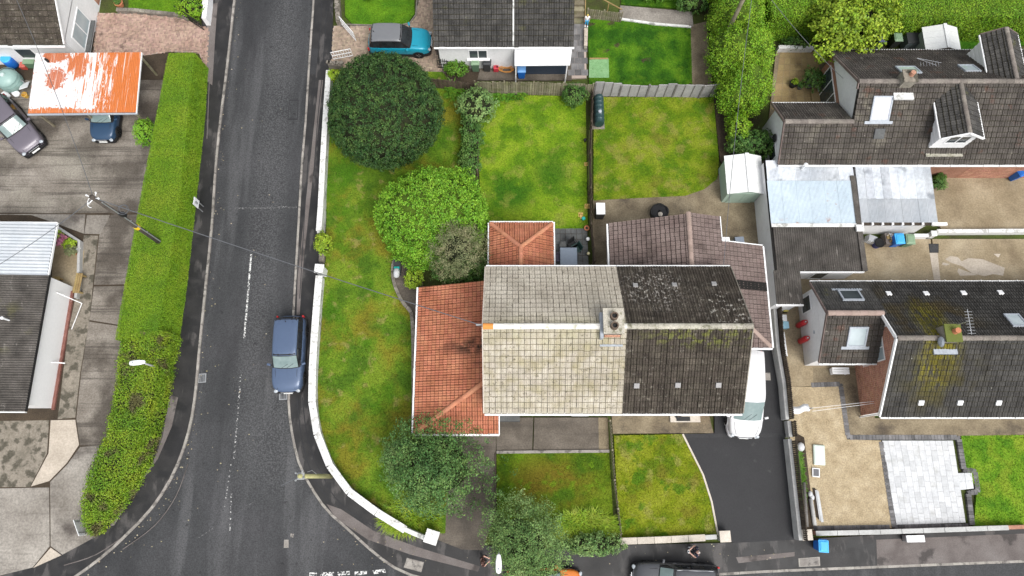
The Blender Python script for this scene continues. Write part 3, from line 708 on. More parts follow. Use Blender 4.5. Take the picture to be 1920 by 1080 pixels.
cover([(1741,457),(1760,457),(1760,474),(1743,474)], 'x', .118, 'inspection_cover', 'dark square inspection cover in the tan concrete yard')
cover([(1429,699),(1444,699),(1445,713),(1430,713)], 'slab', .118, 'inspection_cover', 'speckled grey inspection cover in the black drive beside the white van')
surf('yard', [(1455,95),(1530,95),(1580,130),(1580,200),(1450,260),(1440,240)], 'concrete_tan', .108)
# yellow slab terrace of the north-east house: slabs one by one
def slab_field(name, quad_px, nx, ny, mat, z, parent_mat, bond=0.0, gap=.012, skip=None, th=.04):
    A,B,C,D = [W(p[0],p[1],z) for p in quad_px]   # sw, se, ne, nw
    base = MB().prism([(p.x,p.y) for p in (A,B,C,D)], z-.2, z-th*.5).build(name, MT[parent_mat]); base['kind'] = 'structure'
    def pt(u,v): return A.lerp(B,u).lerp(D.lerp(C,u),v)
    for i in range(nx):
        lo = -1 if (bond and i%2) else 0
        for j in range(lo, ny):
            v0, v1 = (j+(bond if i%2 else 0))/ny, (j+1+(bond if i%2 else 0))/ny
            v0, v1 = max(0,v0), min(1,v1)
            if v1-v0 < .02 or (skip and skip(i,j)): continue
            q = [pt(i/nx,v0),pt((i+1)/nx,v0),pt((i+1)/nx,v1),pt(i/nx,v1)]; c = sum(q,Vector())/4
            dz = random.uniform(-.003,.003)
            m = MB()
            vv = []
            for p in q:
                d = (c-p); vv.append(p+d.normalized()*gap*1.3-c)
            m.add([(p.x,p.y,-th) for p in vv]+[(p.x,p.y,dz) for p in vv], [(4,5,6,7),(0,1,5,4),(1,2,6,5),(2,3,7,6),(3,0,4,7)])
            o = m.build('paving_slab', MT[mat], base, world=False); o.location = c
    return base
slab_field('patio', [(1681,984),(1811,980),(1787,826),(1654,826)], 12, 8, 'slab_white', .135, 'grey_render', .5, gap=.008)
slab_field('patio', [(1799,919),(1826,916),(1822,886),(1795,887)], 2, 2, 'slab_white', .135, 'grey_render', gap=.008)
slab_field('patio', [(1040,500),(1104,500),(1101,428),(1040,428)], 6, 7, 'slab_grey', .128, 'earth', skip=lambda i,j: False)
slab_field('terrace', [(1448,205),(1556,205),(1530,97),(1463,97)], 7, 9, 'slab_tan', .118, 'mortar')
# edging of dark setts round the pale patio and the gravel
def setts(path_px, z, lab, w=.2, l=.1, mat='block_grey', rows=1):
    P = resample([W(p[0],p[1],z) for p in path_px], l)
    base = thing('sett_edging', lab, 'edging', P[0]); me = None
    for a,b in zip(P,P[1:]):
        ang = math.atan2(b.y-a.y,b.x-a.x)
        if me is None:
            o = MB().box(-l/2+.008,l/2-.008,-w/2,w/2,-.15,.012).build('sett', MT[mat], base, world=False); me = o.data
        else: o = link_mesh('sett', me, None, base)
        o.location = (a+b)/2-base.location+Vector((0,0,random.uniform(-.004,.006))); o.rotation_euler = (0,0,ang)
setts([(1521,722),(1576,720),(1590,820),(1798,820),(1808,882),(1828,882),(1834,922),(1816,924),(1824,988)], .125, 'dark sett edging running from the gravel yard round the pale patio', l=.19, w=.28)
setts([(1652,828),(1676,988),(1822,986)], .125, 'dark sett edging along the bottom and left of the pale patio', l=.19, w=.26)
setts([(1525,990),(1672,988)], .125, 'row of worn setts at the foot of the gravel yard', l=.24, w=.24)
def edging(path_px, z0, h, w, mat, name, lab, cat='edging'):
    P = [W(p[0],p[1],z0) for p in path_px]; m = MB()
    A, B = offset_path(P, w/2), offset_path(P, -w/2)
    m.prism([(p.x,p.y) for p in A+list(reversed(B))], z0-.1, z0+h)
    o = m.build(name, MT[mat]); tag(o, lab, cat); return o
edging(smooth_path([(1280,814),(1298,850),(1318,890),(1334,940),(1346,1003)],1) and [(1280,814),(1298,850),(1318,890),(1334,940),(1346,1003)], .12,.05,.10,'cream_stone','lawn_edging','pale curved edging between front lawn and black drive')
edging([(931,848),(1142,846)], .12,.1,.16,'kerb','lawn_edging','straight concrete edging between brown path and square front lawn')
edging([(929,850),(929,962)], .12,.08,.08,'wood_dark','lawn_edging','dark edging strip beside the concrete driveway')
edging([(640,46),(700,48),(740,50),(768,44),(780,28),(783,-20)], .12,.06,.09,'stone','lawn_edging','thin stone edging round the lawn by the teal car')

# ================================================================== walls and fences
def wall_path(P, th, z0, h, mat, parent, name='wall_body'):
    A, B = offset_path(P, th/2), offset_path(P, -th/2)
    return MB().prism([(p.x,p.y) for p in A+list(reversed(B))], z0, z0+h).build(name, mat, parent)
def copings(P, step, w, th, z, mat, parent, name='coping_stone'):
    Q = resample(P, step)
    for a,b in zip(Q,Q[1:]):
        ang = math.atan2(b.y-a.y,b.x-a.x); c = (a+b)/2
        m = MB().box(-(b-a).length/2+.008,(b-a).length/2-.010,-w/2,w/2,0,th)
        o = m.build(name, mat, parent, bevel=.012, world=False)
        o.location = Vector((c.x,c.y,z+random.uniform(-.006,.006)))-top_of(parent).location; o.rotation_euler = (0,0,ang)
def pillar(c, w, h, rz, mat, parent, capm, capw=1.25, name='pillar'):
    MB().cbox((c.x,c.y,h/2),(w,w,h),rz).build(name, mat, parent)
    MB().cbox((c.x,c.y,h+.04),(w*capw,w*capw,.08),rz).frustum((c.x,c.y,h+.08),(w*capw,w*capw),(w*.5,w*.5),.03,rz).build('pillar_cap', capm, parent)
up = [W(*p,1.0) for p in [(616,131),(611,200),(605,300),(600,400),(597,436)]]
t = thing('boundary_wall', 'white boundary wall beside the large dark round tree', 'wall', (up[0].x,up[0].y,0))
u2 = smooth_path(up,4)
wall_path(u2, .22, -.1, 1.02, MT['white_dirty'], t); copings(u2, 1.6, .34, .08, .92, MT['white_coping'], t)
lo_ = [W(*p,1.0) for p in [(598,516),(591,600),(586,680),(584,740),(588,785),(600,832),(622,880),(658,926),(702,958),(753,990),(796,1009)]]
t = thing('boundary_wall', 'long white boundary wall curving round the corner lawn', 'wall', (lo_[0].x,lo_[0].y,0))
l2 = smooth_path(lo_,6)
wall_path(l2, .24, -.1, 1.0, MT['white_dirty'], t); copings(l2, 1.9, .42, .08, .90, MT['white_coping'], t)
pillar(W(809,1007,1.25), .56, 1.15, R(-17), MT['white_wall'], t, MT['white_coping'], 1.3)
pillar(W(598,503,1.25), .42, 1.15, R(-3), MT['white_wall'], t, MT['white_coping'], 1.3)
t = thing('low_wall', 'short low stone wall stub in the gap of the white wall', 'wall', W(604,470,0))
wall_path([W(602,478,.5),W(600,490,.5)], .2, -.1,.55, MT['stone'], t); MB().cbox(tuple(W(604,484,.2)),(.3,.5,.4)).build('loose_block', MT['stone'], t)
# cream coping wall of the right-hand front lawn
cw = [W(*p,.55) for p in [(1163,1015),(1250,1012),(1345,1007)]]
t = thing('front_wall', 'low wall with cream coping along the foot of the front lawn', 'wall', (cw[0].x,cw[0].y,0))
wall_path(cw, .24,-.1,.57, MT['grey_render'], t); copings(cw, .95,.36,.08,.47, MT['cream_stone'], t)
pillar(W(1360,1006,.7), .5, .62, R(2), MT['grey_render'], t, MT['cream_stone'], 1.2)
# bottom wall of the gravel garden, red brick inner edge
bw = [W(*p,.6) for p in [(1530,1000),(1640,998),(1760,994),(1930,988)]]
t = thing('front_wall', 'long low wall with grey coping below gravel yard and bright lawn', 'wall', (bw[0].x,bw[0].y,0))
wall_path(bw,.2,-.1,.62, MT['brickwall'], t); copings(bw, 1.2,.26,.07,.52, MT['grey_render'], t)
pillar(W(1514,1003,.9), .48,.8,R(3), MT['white_dirty'], t, MT['cream_stone'],1.2)

def board_fence(path, h, bw, gap, mat, lab, z0=.1, posts=2.4, rails=True, postmat=None, name='board_fence', group=None, th=.022, wave=.02, side=1):
    P = [Vector((p.x,p.y,z0)) for p in path]
    t = thing(name, lab, 'fence', (P[0].x,P[0].y,z0), group=group)
    Q = resample(P, bw+gap); me = None
    for a,b in zip(Q,Q[1:]):
        ang = math.atan2(b.y-a.y,b.x-a.x)
        if me is None:
            o = MB().box(-bw/2,bw/2,-th/2,th/2,0.03,h).build('board', MT[mat], t, world=False); me = o.data
        else: o = link_mesh('board', me, None, t)
        n = Vector((-math.sin(ang),math.cos(ang),0))*side*.035
        o.location = (a+b)/2-t.location+n; o.rotation_euler = (random.uniform(-.02,.02),random.uniform(-.012,.012),ang+random.uniform(-.03,.03)); o.scale = (1,1,1+random.uniform(-wave,wave))
    for a,b in zip(P,P[1:]):
        d = (b-a); n = max(1,round(d.length/posts)); ang = math.atan2(d.y,d.x)
        for k in range(n+1):
            if k == n and b is not P[-1]: continue
            p = a+d*k/n
            o = MB().cbox((p.x,p.y,z0+(h+.06)/2),(.09,.09,h+.06),ang).build('post', MT[postmat or mat], t)
        if rails:
            for zz in (.3, h-.3):
                c = (a+b)/2; MB().cbox((c.x,c.y,z0+zz),(d.length,.04,.08),ang).build('rail', MT[postmat or mat], t)
    return t
board_fence([W(892,176,.1),W(1000,177,.1),W(1108,181,.1)], 1.55, .135, .02, 'wood_grey', 'weathered pale board fence between bright lawn and the white north house', side=-1)
board_fence([W(800,162,.1),W(850,168,.1),W(892,174,.1)], 1.15, .135, .02, 'wood_brown', 'brown board fence half hidden by ferns beside the dark round tree', side=-1)
# side fence between the two back gardens (seen almost end-on)
board_fence([W(1108,185,.1),W(1104,300,.1),W(1106,430,.1),W(1112,497,.1)], 1.05, .14, .02, 'wood_brown', 'thin brown fence running between the two back lawns', side=1)
board_fence([W(897,182,.1),W(896,330,.1)], .95, .14, .03, 'wood_brown', 'thin fence between the shrub border and the bright lawn', side=1)
board_fence([W(1142,790,.1),W(1150,900,.1),W(1163,1008,.1)], .55, .12, .05, 'wood_grey', 'low weathered fence between the two front lawns', side=1, posts=1.5)
# concrete panel fence of the right back garden
fp = [W(*p,.1) for p in [(1112,180),(1160,180),(1211,181),(1260,181),(1309,183),(1347,180)]]
t = thing('panel_fence', 'grey concrete panel fence across the top of the yellowish lawn', 'fence', fp[0])
for i,(a,b) in enumerate(zip(fp,fp[1:])):
    d = b-a; ang = math.atan2(d.y,d.x); hh = [1.65,1.35,1.45,1.5,1.5][i]
    n = 3 if i < 4 else 2
    tilt = [.05,-.03,-.12,-.03,0][i]*0
    for k in range(n):
        c = a+d*((k+.5)/n); hk = hh + [-.10,-.05,.16,.05,.02][i]*(k/(n-1)-.5)*1.6
        MB().cbox((c.x,c.y,.1+hk/2),(d.length/n-.035,.05,hk),ang).build('fence_panel', MT['fence_conc'], t)
        if k: 
            q = a+d*(k/n); MB().cbox((q.x,q.y-.03,.1+hh/2),(.05,.05,hh-.02),ang).build('batten', MT['fence_post'], t)
    MB().cbox((a.x,a.y-.02,.1+(hh+.02)/2),(.11,.12,hh+.02),ang).build('post', MT['fence_post'], t)
MB().cbox((fp[-1].x,fp[-1].y,.1+.75),(.11,.12,1.5),0).build('post', MT['fence_post'], t)
# wall + board fence east of the black drive
def drive_wall(base_px, hw, hf, lab, zt=1):
    P = [W(*p,.1) for p in base_px]
    t = thing('drive_wall', lab, 'wall', (P[0].x,P[0].y,0))
    c = offset_path(P,-.11)
    wall_path(c,.2,-.1,hw+.1, MT['grey_render'], t)
    Q = offset_path(P,-.28); S = resample(Q,.11); me=None
    for a,b in zip(S,S[1:]):
        ang = math.atan2(b.y-a.y,b.x-a.x)
        if me is None: o = MB().box(-.045,.045,-.02,.02,0,hw+hf).build('board', MT['wood_dark'], t, world=False); me=o.data
        else: o = link_mesh('board', me, None, t)
        o.location = (a+b)/2-t.location+Vector((0,0,.02)); o.rotation_euler=(0,0,ang+random.uniform(-.25,.25)); o.scale=(1,1,1+random.uniform(-.03,.03))
    for zz in (hw*.6, hw+hf*.6):
        for a,b in zip(Q,Q[1:]):
            ang = math.atan2(b.y-a.y,b.x-a.x); m_=(a+b)/2; MB().cbox((m_.x+.05,m_.y,zz),((b-a).length,.04,.07),ang).build('rail', MT['wood_dark'], t)
drive_wall([(1488,1011),(1468,824)], .85,.45, 'grey rendered wall with dark boards beside the lower black drive')
drive_wall([(1473,820),(1470,790)], .6,.45, 'short lower length of grey wall with boards near the van bonnet')
drive_wall([(1464,788),(1458,720),(1447,655),(1440,560)], .85,.45, 'grey rendered wall with dark boards beside the white van')
# low white wall and drain channel in the east yards
t = thing('yard_wall', 'low white wall dividing the two tan concrete yards', 'wall', W(1850,440,0))
ww = [W(*p,.55) for p in [(1757,433),(1960,432)]]
wall_path(ww,.16,-.1,.58, MT['white_wall'], t); copings(ww,1.6,.24,.07,.48, MT['white_coping'], t); pillar(W(1752,437,.6),.3,.5,0,MT['white_wall'],t,MT['white_coping'],1.15)
# stone kerb wall round the lower bed of the left garden
sp = smooth_path([W(*p,.3) for p in [(790,487),(742,484),(737,520),(744,545),(758,572),(772,590),(775,700),(774,812)]],4)
t = thing('garden_wall', 'low dark stone wall curving beside the lawn near the orange roof', 'wall', (sp[0].x,sp[0].y,0))
wall_path(sp,.16,-.1,.38, MT['fence_post'], t); copings(sp,.5,.2,.05,.28, MT['stone'], t)
# planter wall at top left, walls of the north garden
t = thing('planter_wall', 'grey stone wall of the raised lawn above the pink drive', 'wall', W(290,20,0))
q = [W(*p,.3) for p in [(218,18),(250,19),(300,24),(340,28),(352,36)]]
wall_path(q,.2,-.1,.4,MT['stone'],t); copings(q,.4,.26,.06,.3,MT['stone'],t)
t = thing('gate_pillar', 'white wall end beside the pink drive at the road', 'wall', W(383,10,0))
q=[W(*p,.9) for p in [(388,-60),(386,0),(382,34)]]
wall_path(q,.3,-.1,1.0,MT['white_wall'],t); copings(q,1.0,.4,.07,.9,MT['white_coping'],t)
for k,(q_,lab) in enumerate([([(628,-40),(634,40)],'dark stone wall end beside the lawn of the teal car'),([(615,118),(640,119)],'dark stone wall end beside the white wall and teal car drive')]):
    t = thing('stone_wall', lab, 'wall', W(*q_[0],0)); q=[W(*p,.6) for p in q_]
    wall_path(q,.3,-.1,.7,MT['stone'],t)
    S=resample(q,.22)
    for p in S:
        MB().cbox((p.x+random.uniform(-.08,.08),p.y,.66),(.2,.24,.16),random.uniform(0,3)).build('stone', MT['stone'], t)
t = thing('garden_wall', 'short pale stone wall beside the grey steps of the north house', 'wall', W(1098,70,0))
q=[W(*p,.35) for p in [(1099,52),(1098,90)]]; wall_path(q,.2,-.1,.42,MT['stone'],t); copings(q,.35,.24,.05,.32,MT['concrete_pale'],t)
t = thing('garden_wall', 'white topped kerb wall beside the sloping path of the north garden', 'wall', W(1230,48,0))
q=[W(*p,.2) for p in [(1160,35),(1230,45),(1296,50)]]; wall_path(q,.12,-.1,.3,MT['white_dirty'],t); copings(q,.8,.16,.05,.2,MT['white_dirty'],t)
t = thing('garden_wall', 'white wall at the back of the yellow terrace', 'wall', W(1495,92,0))
q=[W(*p,.6) for p in [(1460,88),(1526,88)]]; wall_path(q,.2,-.1,.65,MT['white_wall'],t); copings(q,.8,.26,.06,.55,MT['white_coping'],t)
# ================================================================== roofs of real tiles
CAMV = Vector((0,0,CAM_H))
def project(p):
    d = Vector(p)-CAMV
    f = d.y*_st - d.z*_ct; u = d.x; v = d.y*_ct + d.z*_st
    return (960+FPX*u/f, 540-FPX*v/f, f)
def tile_profile(kind):
    if kind == 'roll2':  return [(0,.045),(.08,.034),(.15,.0),(.38,.0),(.45,.036),(.53,.045),(.61,.036),(.68,.0),(.92,.0),(1.0,.034)]
    if kind == 'pan2':   return [(0,.0),(.10,.022),(.22,.048),(.34,.026),(.48,.0),(.60,.022),(.72,.048),(.86,.024),(1.0,.0)]
    if kind == 'cream':  return [(0,.022),(.05,.004),(.28,.002),(.38,.016),(.48,.016),(.58,.002),(.90,.002),(.96,.020),(1.0,.022)]
    if kind == 'flat':   return [(0,.030),(.10,.020),(.18,.0),(.38,.0),(.45,.022),(.55,.022),(.62,.0),(.90,.0),(1.0,.024)]
    return [(0,0),(1,0)]
def tile_geo(kind, w, g, lift, lap=.05):
    """one tile: profiled top, lower-edge chamfer coloured dark for course shadow and grime, lip, closed sides"""
    pr = tile_profile(kind); n = len(pr); gp = .009; no = .042
    X = [gp+(w-2*gp)*u for u,h in pr]; H = [h for u,h in pr]
    v = [(x, no, lift-.006+h) for x,h in zip(X,H)] + [(x, g+lap, .008+h) for x,h in zip(X,H)] + [(x, 0.0, lift-.026+h*.6) for x,h in zip(X,H)] + [(x, .004, .008) for x,h in zip(X,H)]
    f = [(i,i+1,n+i+1,n+i) for i in range(n-1)] + [(2*n+i,2*n+i+1,i+1,i) for i in range(n-1)] + [(3*n+i,3*n+i+1,2*n+i+1,2*n+i) for i in range(n-1)]
    f += [(3*n, 2*n, 0, n), (n-1, 3*n-1, 4*n-1, 2*n-1)]
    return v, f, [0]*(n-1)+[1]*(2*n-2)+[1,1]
class House:
    def __init__(s, root): s.root, s.t = root, []
    def slope(s, roof, pts, mat, w=.30, g=.33, kind='roll2', lift=.07, jit=1.0):
        P = [Vector(p) for p in pts]
        N_ = (P[1]-P[0]).cross(P[2]-P[0]).normalized()
        if N_.z < 0: N_ = -N_
        X = (P[1]-P[0]).normalized(); o = P[0]; Y = N_.cross(X)
        if Y.z < 0: X = -X; o = P[1]; Y = N_.cross(X)
        Q = [((p-o).dot(X),(p-o).dot(Y)) for p in P]
        u0, u1 = min(q[0] for q in Q), max(q[0] for q in Q); vmax = max(q[1] for q in Q)
        n = max(1,round((u1-u0)/w)); ww = (u1-u0)/n; rows = max(1,math.ceil(vmax/g-.15)); gg = vmax/rows
        gv, gf, gm = tile_geo(kind, ww, gg, lift)
        me = bpy.data.meshes.new('roof_tile'); me.from_pydata(gv,[],gf); me.materials.append(MT[mat]); me.materials.append(MT[EDGE.get(mat,'shade_grime')]); me.polygons.foreach_set('material_index', gm)
        cx = sum(q[0] for q in Q)/len(Q); cy = sum(q[1] for q in Q)/len(Q)
        Qs = [(cx+(q[0]-cx)*1.004, cy+(q[1]-cy)*1.004) for q in Q]
        for j in range(rows):
            for i in range(n):
                a, b = u0+i*ww, j*gg
                cs = [inside(a+e*ww, b+f*gg, Qs) for e in (.03,.97) for f in (.05,.95)]
                cen = inside(a+.5*ww, b+.5*gg, Qs)
                if not any(cs) and not cen: continue
                m_ = None
                if not all(cs):
                    bm = bmesh.new(); vs_ = [bm.verts.new(p) for p in gv]
                    for f,mi_ in zip(gf,gm):
                        try: bm.faces.new([vs_[k] for k in f]).material_index = mi_
                        except ValueError: pass
                    for k in range(len(Q)):
                        q0, q1 = Q[k], Q[(k+1)%len(Q)]
                        e = Vector((q1[0]-q0[0], q1[1]-q0[1], 0))
                        if e.length < 1e-4: continue
                        nn = Vector((e.y,-e.x,0)).normalized()
                        if nn.dot(Vector((cx-q0[0],cy-q0[1],0))) > 0: nn = -nn
                        if abs(e.y) < 1e-3 and q0[1] < vmax*.5: continue
                        bmesh.ops.bisect_plane(bm, geom=bm.verts[:]+bm.edges[:]+bm.faces[:], plane_co=Vector((q0[0]-a,q0[1]-b,0)), plane_no=nn, clear_outer=True)
                    if not bm.faces: bm.free(); continue
                    m_ = bpy.data.meshes.new('roof_tile'); bm.to_mesh(m_); bm.free(); m_.materials.append(MT[mat]); m_.materials.append(MT[EDGE.get(mat,'shade_grime')])
                M_ = Matrix((X,Y,N_)).transposed().to_4x4()
                pos = o + X*(a+random.gauss(0,.003)) + Y*(b+random.gauss(0,.006)-(.05 if random.random()<.006 else 0)) + N_*(random.uniform(0,.008)*jit)
                M_ = Matrix.Translation(pos) @ M_ @ Matrix.Rotation(random.gauss(0,.011)*jit,4,'Z') @ Matrix.Rotation(random.gauss(0,.010)*jit,4,'Y')
                c = pos + X*ww/2 + Y*gg/2
                px, py, f = project(c); d = CAMV-c
                sz = 0 if not (-5 < px < 1925 and -5 < py < 1085) else ww*gg*abs(N_.dot(d))/d.length**3*1000
                if m_ is not None: sz *= .6
                s.t.append((sz, M_, m_ or me, roof, mat))
    def finish(s, limit=300):
        s.t.sort(key=lambda q: -q[0])
        off = Matrix.Translation(-s.root.location)
        rest = {}
        for k,(sz,M_,me,roof,mat) in enumerate(s.t):
            if k < limit:
                o = link_mesh('roof_tile', me, None, roof); o.matrix_local = off @ M_
            else: rest.setdefault('all', []).append((M_,me,mat))
        if rest:
            V, F, MI, mats = [], [], [], []
            for M_,me,mat in rest['all']:
                ed = EDGE.get(mat,'shade_grime')
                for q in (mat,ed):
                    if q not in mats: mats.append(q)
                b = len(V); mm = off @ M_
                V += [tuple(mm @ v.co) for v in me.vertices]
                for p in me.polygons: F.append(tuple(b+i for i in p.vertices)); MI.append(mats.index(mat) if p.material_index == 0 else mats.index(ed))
            me = bpy.data.meshes.new('roof_tile_field'); me.from_pydata(V,[],F)
            for m in mats: me.materials.append(MT[m])
            me.polygons.foreach_set('material_index', MI); me.update()
            o = link_mesh('roof_tile_field', me, None, s.root); o['kind'] = 'stuff'
def ridge(parent, a, b, r, mat, step=.45, drop=.02, name='ridge_tile', special=None):
    a, b = Vector(a), Vector(b); d = b-a; n = max(1,round(d.length/step)); L_ = d.length/n
    X = d.normalized(); Z = Vector((0,0,1)); Y = Z.cross(X).normalized(); Z = X.cross(Y)
    m = MB(); k = 7
    v = []
    for e,s_ in ((0.0,1.06),(L_+.02,.98)):
        for i in range(k):
            an = math.pi*(i/(k-1)); v.append((e, math.cos(an)*r*s_, math.sin(an)*r*s_*.8-.02))
    f = [(i,i+1,k+i+1,k+i) for i in range(k-1)] + [tuple(reversed(range(k))), tuple(range(k,2*k))]
    m.add(v,f); me = None; rt = top_of(parent).location
    for i in range(n):
        if me is None: o = m.build(name, MT[mat], parent, world=False); me = o.data
        else: o = link_mesh(name, me, None, parent)
        if special and i in special:
            o.data = o.data.copy(); o.data.materials[0] = MT[special[i]]
        p = a + d*(i/n) - Vector((0,0,drop))
        o.matrix_local = Matrix.Translation(p-rt) @ Matrix((X,Y,Z)).transposed().to_4x4() @ Matrix.Rotation(random.uniform(-.02,.02),4,'Z')
def bar(parent, name, a, b, w, h, mat, up=Vector((0,0,1))):
    a, b = Vector(a), Vector(b); X = (b-a).normalized(); Y = up.cross(X).normalized(); Z = X.cross(Y); l = (b-a).length
    v = [a+Y*y+Z*z+X*x for x in (0,l) for y,z in ((-w/2,-h/2),(w/2,-h/2),(w/2,h/2),(-w/2,h/2))]
    return MB().add(v, [(0,3,2,1),(4,5,6,7),(0,1,5,4),(1,2,6,5),(2,3,7,6),(3,0,4,7)]).build(name, MT[mat] if isinstance(mat,str) else mat, parent)
def gutter(parent, a, b, mat='upvc', r=.06, brackets=0):
    g_ = bar(parent, 'gutter', Vector(a)+Vector((0,0,-.03)), Vector(b)+Vector((0,0,-.03)), .11, .09, mat)
    for k in range(brackets):
        p = Vector(a).lerp(Vector(b), (k+.5)/brackets); d = (Vector(b)-Vector(a)).normalized()
        MB().cbox((p.x,p.y,p.z+.03),(.03,.16,.06)).build('gutter_bracket', MT[mat], g_)
    return g_
def window(parent, c, u, v, w, h, n, panes=2, mat='glass', fr=.07, frame='upvc', proud=.03):
    """a framed window: centre c, unit axes u (across) v (up), outward n"""
    c,u,v,n = Vector(c),Vector(u).normalized(),Vector(v).normalized(),Vector(n).normalized()
    def bx(m, cu, cv, su, sv, d0, d1):
        q = [c+u*(cu+a*su/2)+v*(cv+b*sv/2)+n*d for d in (d0,d1) for a,b in ((-1,-1),(1,-1),(1,1),(-1,1))]
        m.add(q, [(0,3,2,1),(4,5,6,7),(0,1,5,4),(1,2,6,5),(2,3,7,6),(3,0,4,7)])
    m = MB()
    bx(m,0,h/2-fr/2,w,fr,-.05,proud); bx(m,0,-h/2+fr/2,w,fr,-.05,proud); bx(m,-w/2+fr/2,0,fr,h-2*fr,-.05,proud); bx(m,w/2-fr/2,0,fr,h-2*fr,-.05,proud)
    for k in range(1,panes): bx(m,-w/2+w*k/panes,0,fr*.8,h-2*fr,-.05,proud)
    f = m.build('window', MT[frame], parent)
    for k in range(panes):
        m = MB(); bx(m,-w/2+w*(k+.5)/panes,0,w/panes-fr,h-2*fr,-.03,proud-.02); m.build('pane', MT[mat], f)
    return f
def skylight(parent, c, X, Y, N_, w, h, glass, lead=True):
    """roof window lying in a slope"""
    c = Vector(c); m = MB()
    def bx(m, cu, cv, su, sv, d0, d1):
        q = [c+X*(cu+a*su/2)+Y*(cv+b*sv/2)+N_*d for d in (d0,d1) for a,b in ((-1,-1),(1,-1),(1,1),(-1,1))]
        m.add(q, [(0,3,2,1),(4,5,6,7),(0,1,5,4),(1,2,6,5),(2,3,7,6),(3,0,4,7)])
    f = .09
    bx(m,0,h/2-f/2,w,f,0,.16); bx(m,0,-h/2+f/2,w,f,0,.16); bx(m,-w/2+f/2,0,f,h-2*f,0,.16); bx(m,w/2-f/2,0,f,h-2*f,0,.16)
    o = m.build('roof_window', MT['lead'], parent)
    m = MB(); bx(m,0,0,w-2*f,h-2*f,0,.13); m.build('pane', MT[glass], o)
    if lead:
        m = MB(); bx(m,0,-h/2-.09,w+.5,.17,.05,.10); m.build('apron_flashing', MT['lead'], o)
    return o
def slope_frame(p0, p1, p2):
    X = (Vector(p1)-Vector(p0)).normalized(); N_ = X.cross(Vector(p2)-Vector(p0)).normalized()
    if N_.z < 0: N_ = -N_
    Y = N_.cross(X)
    if Y.z < 0: X = -X; Y = N_.cross(X)
    return X, Y, N_
def on_slope(px, py, p0, N_):
    """the point of a roof plane seen at a pixel"""
    u, v = (px-960)/FPX, (540-py)/FPX
    d = Vector((u, _st+v*_ct, -_ct+v*_st)); p0 = Vector(p0)
    return CAMV + d*((p0-CAMV).dot(N_)/d.dot(N_))
def vent_tile(parent, p, X, Y, N_, mat, s=.26):
    v = [p+X*a+Y*b+N_*d for d in (.05,.16) for a,b in ((-s/2,-s/2),(s/2,-s/2),(s/2,s/2),(-s/2,s/2))]
    MB().add(v, [(0,3,2,1),(4,5,6,7),(0,1,5,4),(1,2,6,5),(2,3,7,6),(3,0,4,7)]).build('vent_tile', MT[mat], parent)
def brick_face(parent, c0, U, V, n, w, h, mat='brickwall', bl=.225, bh=.075, tri=None, limit=300):
    """brick courses on a wall face; c0 lower corner, U along, V up"""
    c0,U,V,n = Vector(c0),Vector(U).normalized(),Vector(V).normalized(),Vector(n).normalized()
    m = MB()
    for j in range(int(h/bh)):
        for i in range(-1,int(w/bl)+1):
            a0 = max(0,i*bl+(j%2)*bl/2); a1 = min(w,i*bl+(j%2)*bl/2+bl)
            if a1-a0 < .04: continue
            if tri and not tri((a0+a1)/2,(j+.5)*bh): continue
            q = [c0+U*a+V*b+n*d for d in (.0,.012+random.uniform(-.003,.003)) for a,b in ((a0+.005,j*bh+.005),(a1-.005,j*bh+.005),(a1-.005,j*bh+bh-.005),(a0+.005,j*bh+bh-.005))]
            m.add(q, [(4,5,6,7),(0,1,5,4),(1,2,6,5),(2,3,7,6),(3,0,4,7)])
    o = m.build('brickwork', MT[mat], parent); o['kind'] = 'stuff'; return o
def V3(*a): return Vector(a)

# ------------------------------------------------------------------ cream house (left half of the pair) with orange lean-to and rear hip
YF, YR, YM, ZE, ZR = 3.22, 11.06, 7.22, 5.0, 7.7
def semi(root, x0, x1, roofmat, kind, ridgem, g, special=None):
    H_ = House(root)
    wl_ = MB().box(x0+.14 if x0 < 0 else x0+.002, x1-.002 if x0 < 0 else x1-.14, YF+.25, YR-.25, -.1, ZE-.04).build('wall', MT['white_wall'], root)
    rf = MB()
    th = .10
    prof = [(YF,ZE),(YM,ZR),(YR,ZE),(YR,ZE-th),(YM,ZR-th),(YF,ZE-th)]
    k = len(prof)
    v = [(x,y,z) for x in (x0,x1) for y,z in prof]
    rf.add(v, [tuple(reversed(range(k))), tuple(range(k,2*k))] + [(i,(i+1)%k,k+(i+1)%k,k+i) for i in range(k)])
    roof = rf.build('roof', MT['felt'], root)
    H_.slope(roof, [(x0-.03,YF-.04,ZE),(x1+.0,YF-.04,ZE),(x1+.0,YM,ZR),(x0-.03,YM,ZR)], roofmat, .30, g, kind)
    H_.slope(roof, [(x1+.0,YR+.04,ZE),(x0-.03,YR+.04,ZE),(x0-.03,YM,ZR),(x1+.0,YM,ZR)], roofmat, .30, g, kind)
    ridge(roof, (x0-.02,YM,ZR+.06), (x1,YM,ZR+.06), .15, ridgem, .5, special=special)
    gutter(roof, (x0,YF-.10,ZE-.02), (x1,YF-.10,ZE-.02)); gutter(roof, (x0,YR+.10,ZE-.02), (x1,YR+.10,ZE-.02))
    # gable triangle
    gx = x0+.14 if x0 < 0 else x1-.14
    MB().add([(gx,YF+.25,ZE-.04),(gx,YR-.25,ZE-.04),(gx,YM,ZR-.2),(gx+(.2 if x0<0 else -.2),YF+.25,ZE-.04),(gx+(.2 if x0<0 else -.2),YR-.25,ZE-.04),(gx+(.2 if x0<0 else -.2),YM,ZR-.2)],
             [(0,1,2),(5,4,3),(0,2,5,3),(1,4,5,2),(0,3,4,1)]).build('gable_wall', MT['white_wall'], root)
    return H_, roof
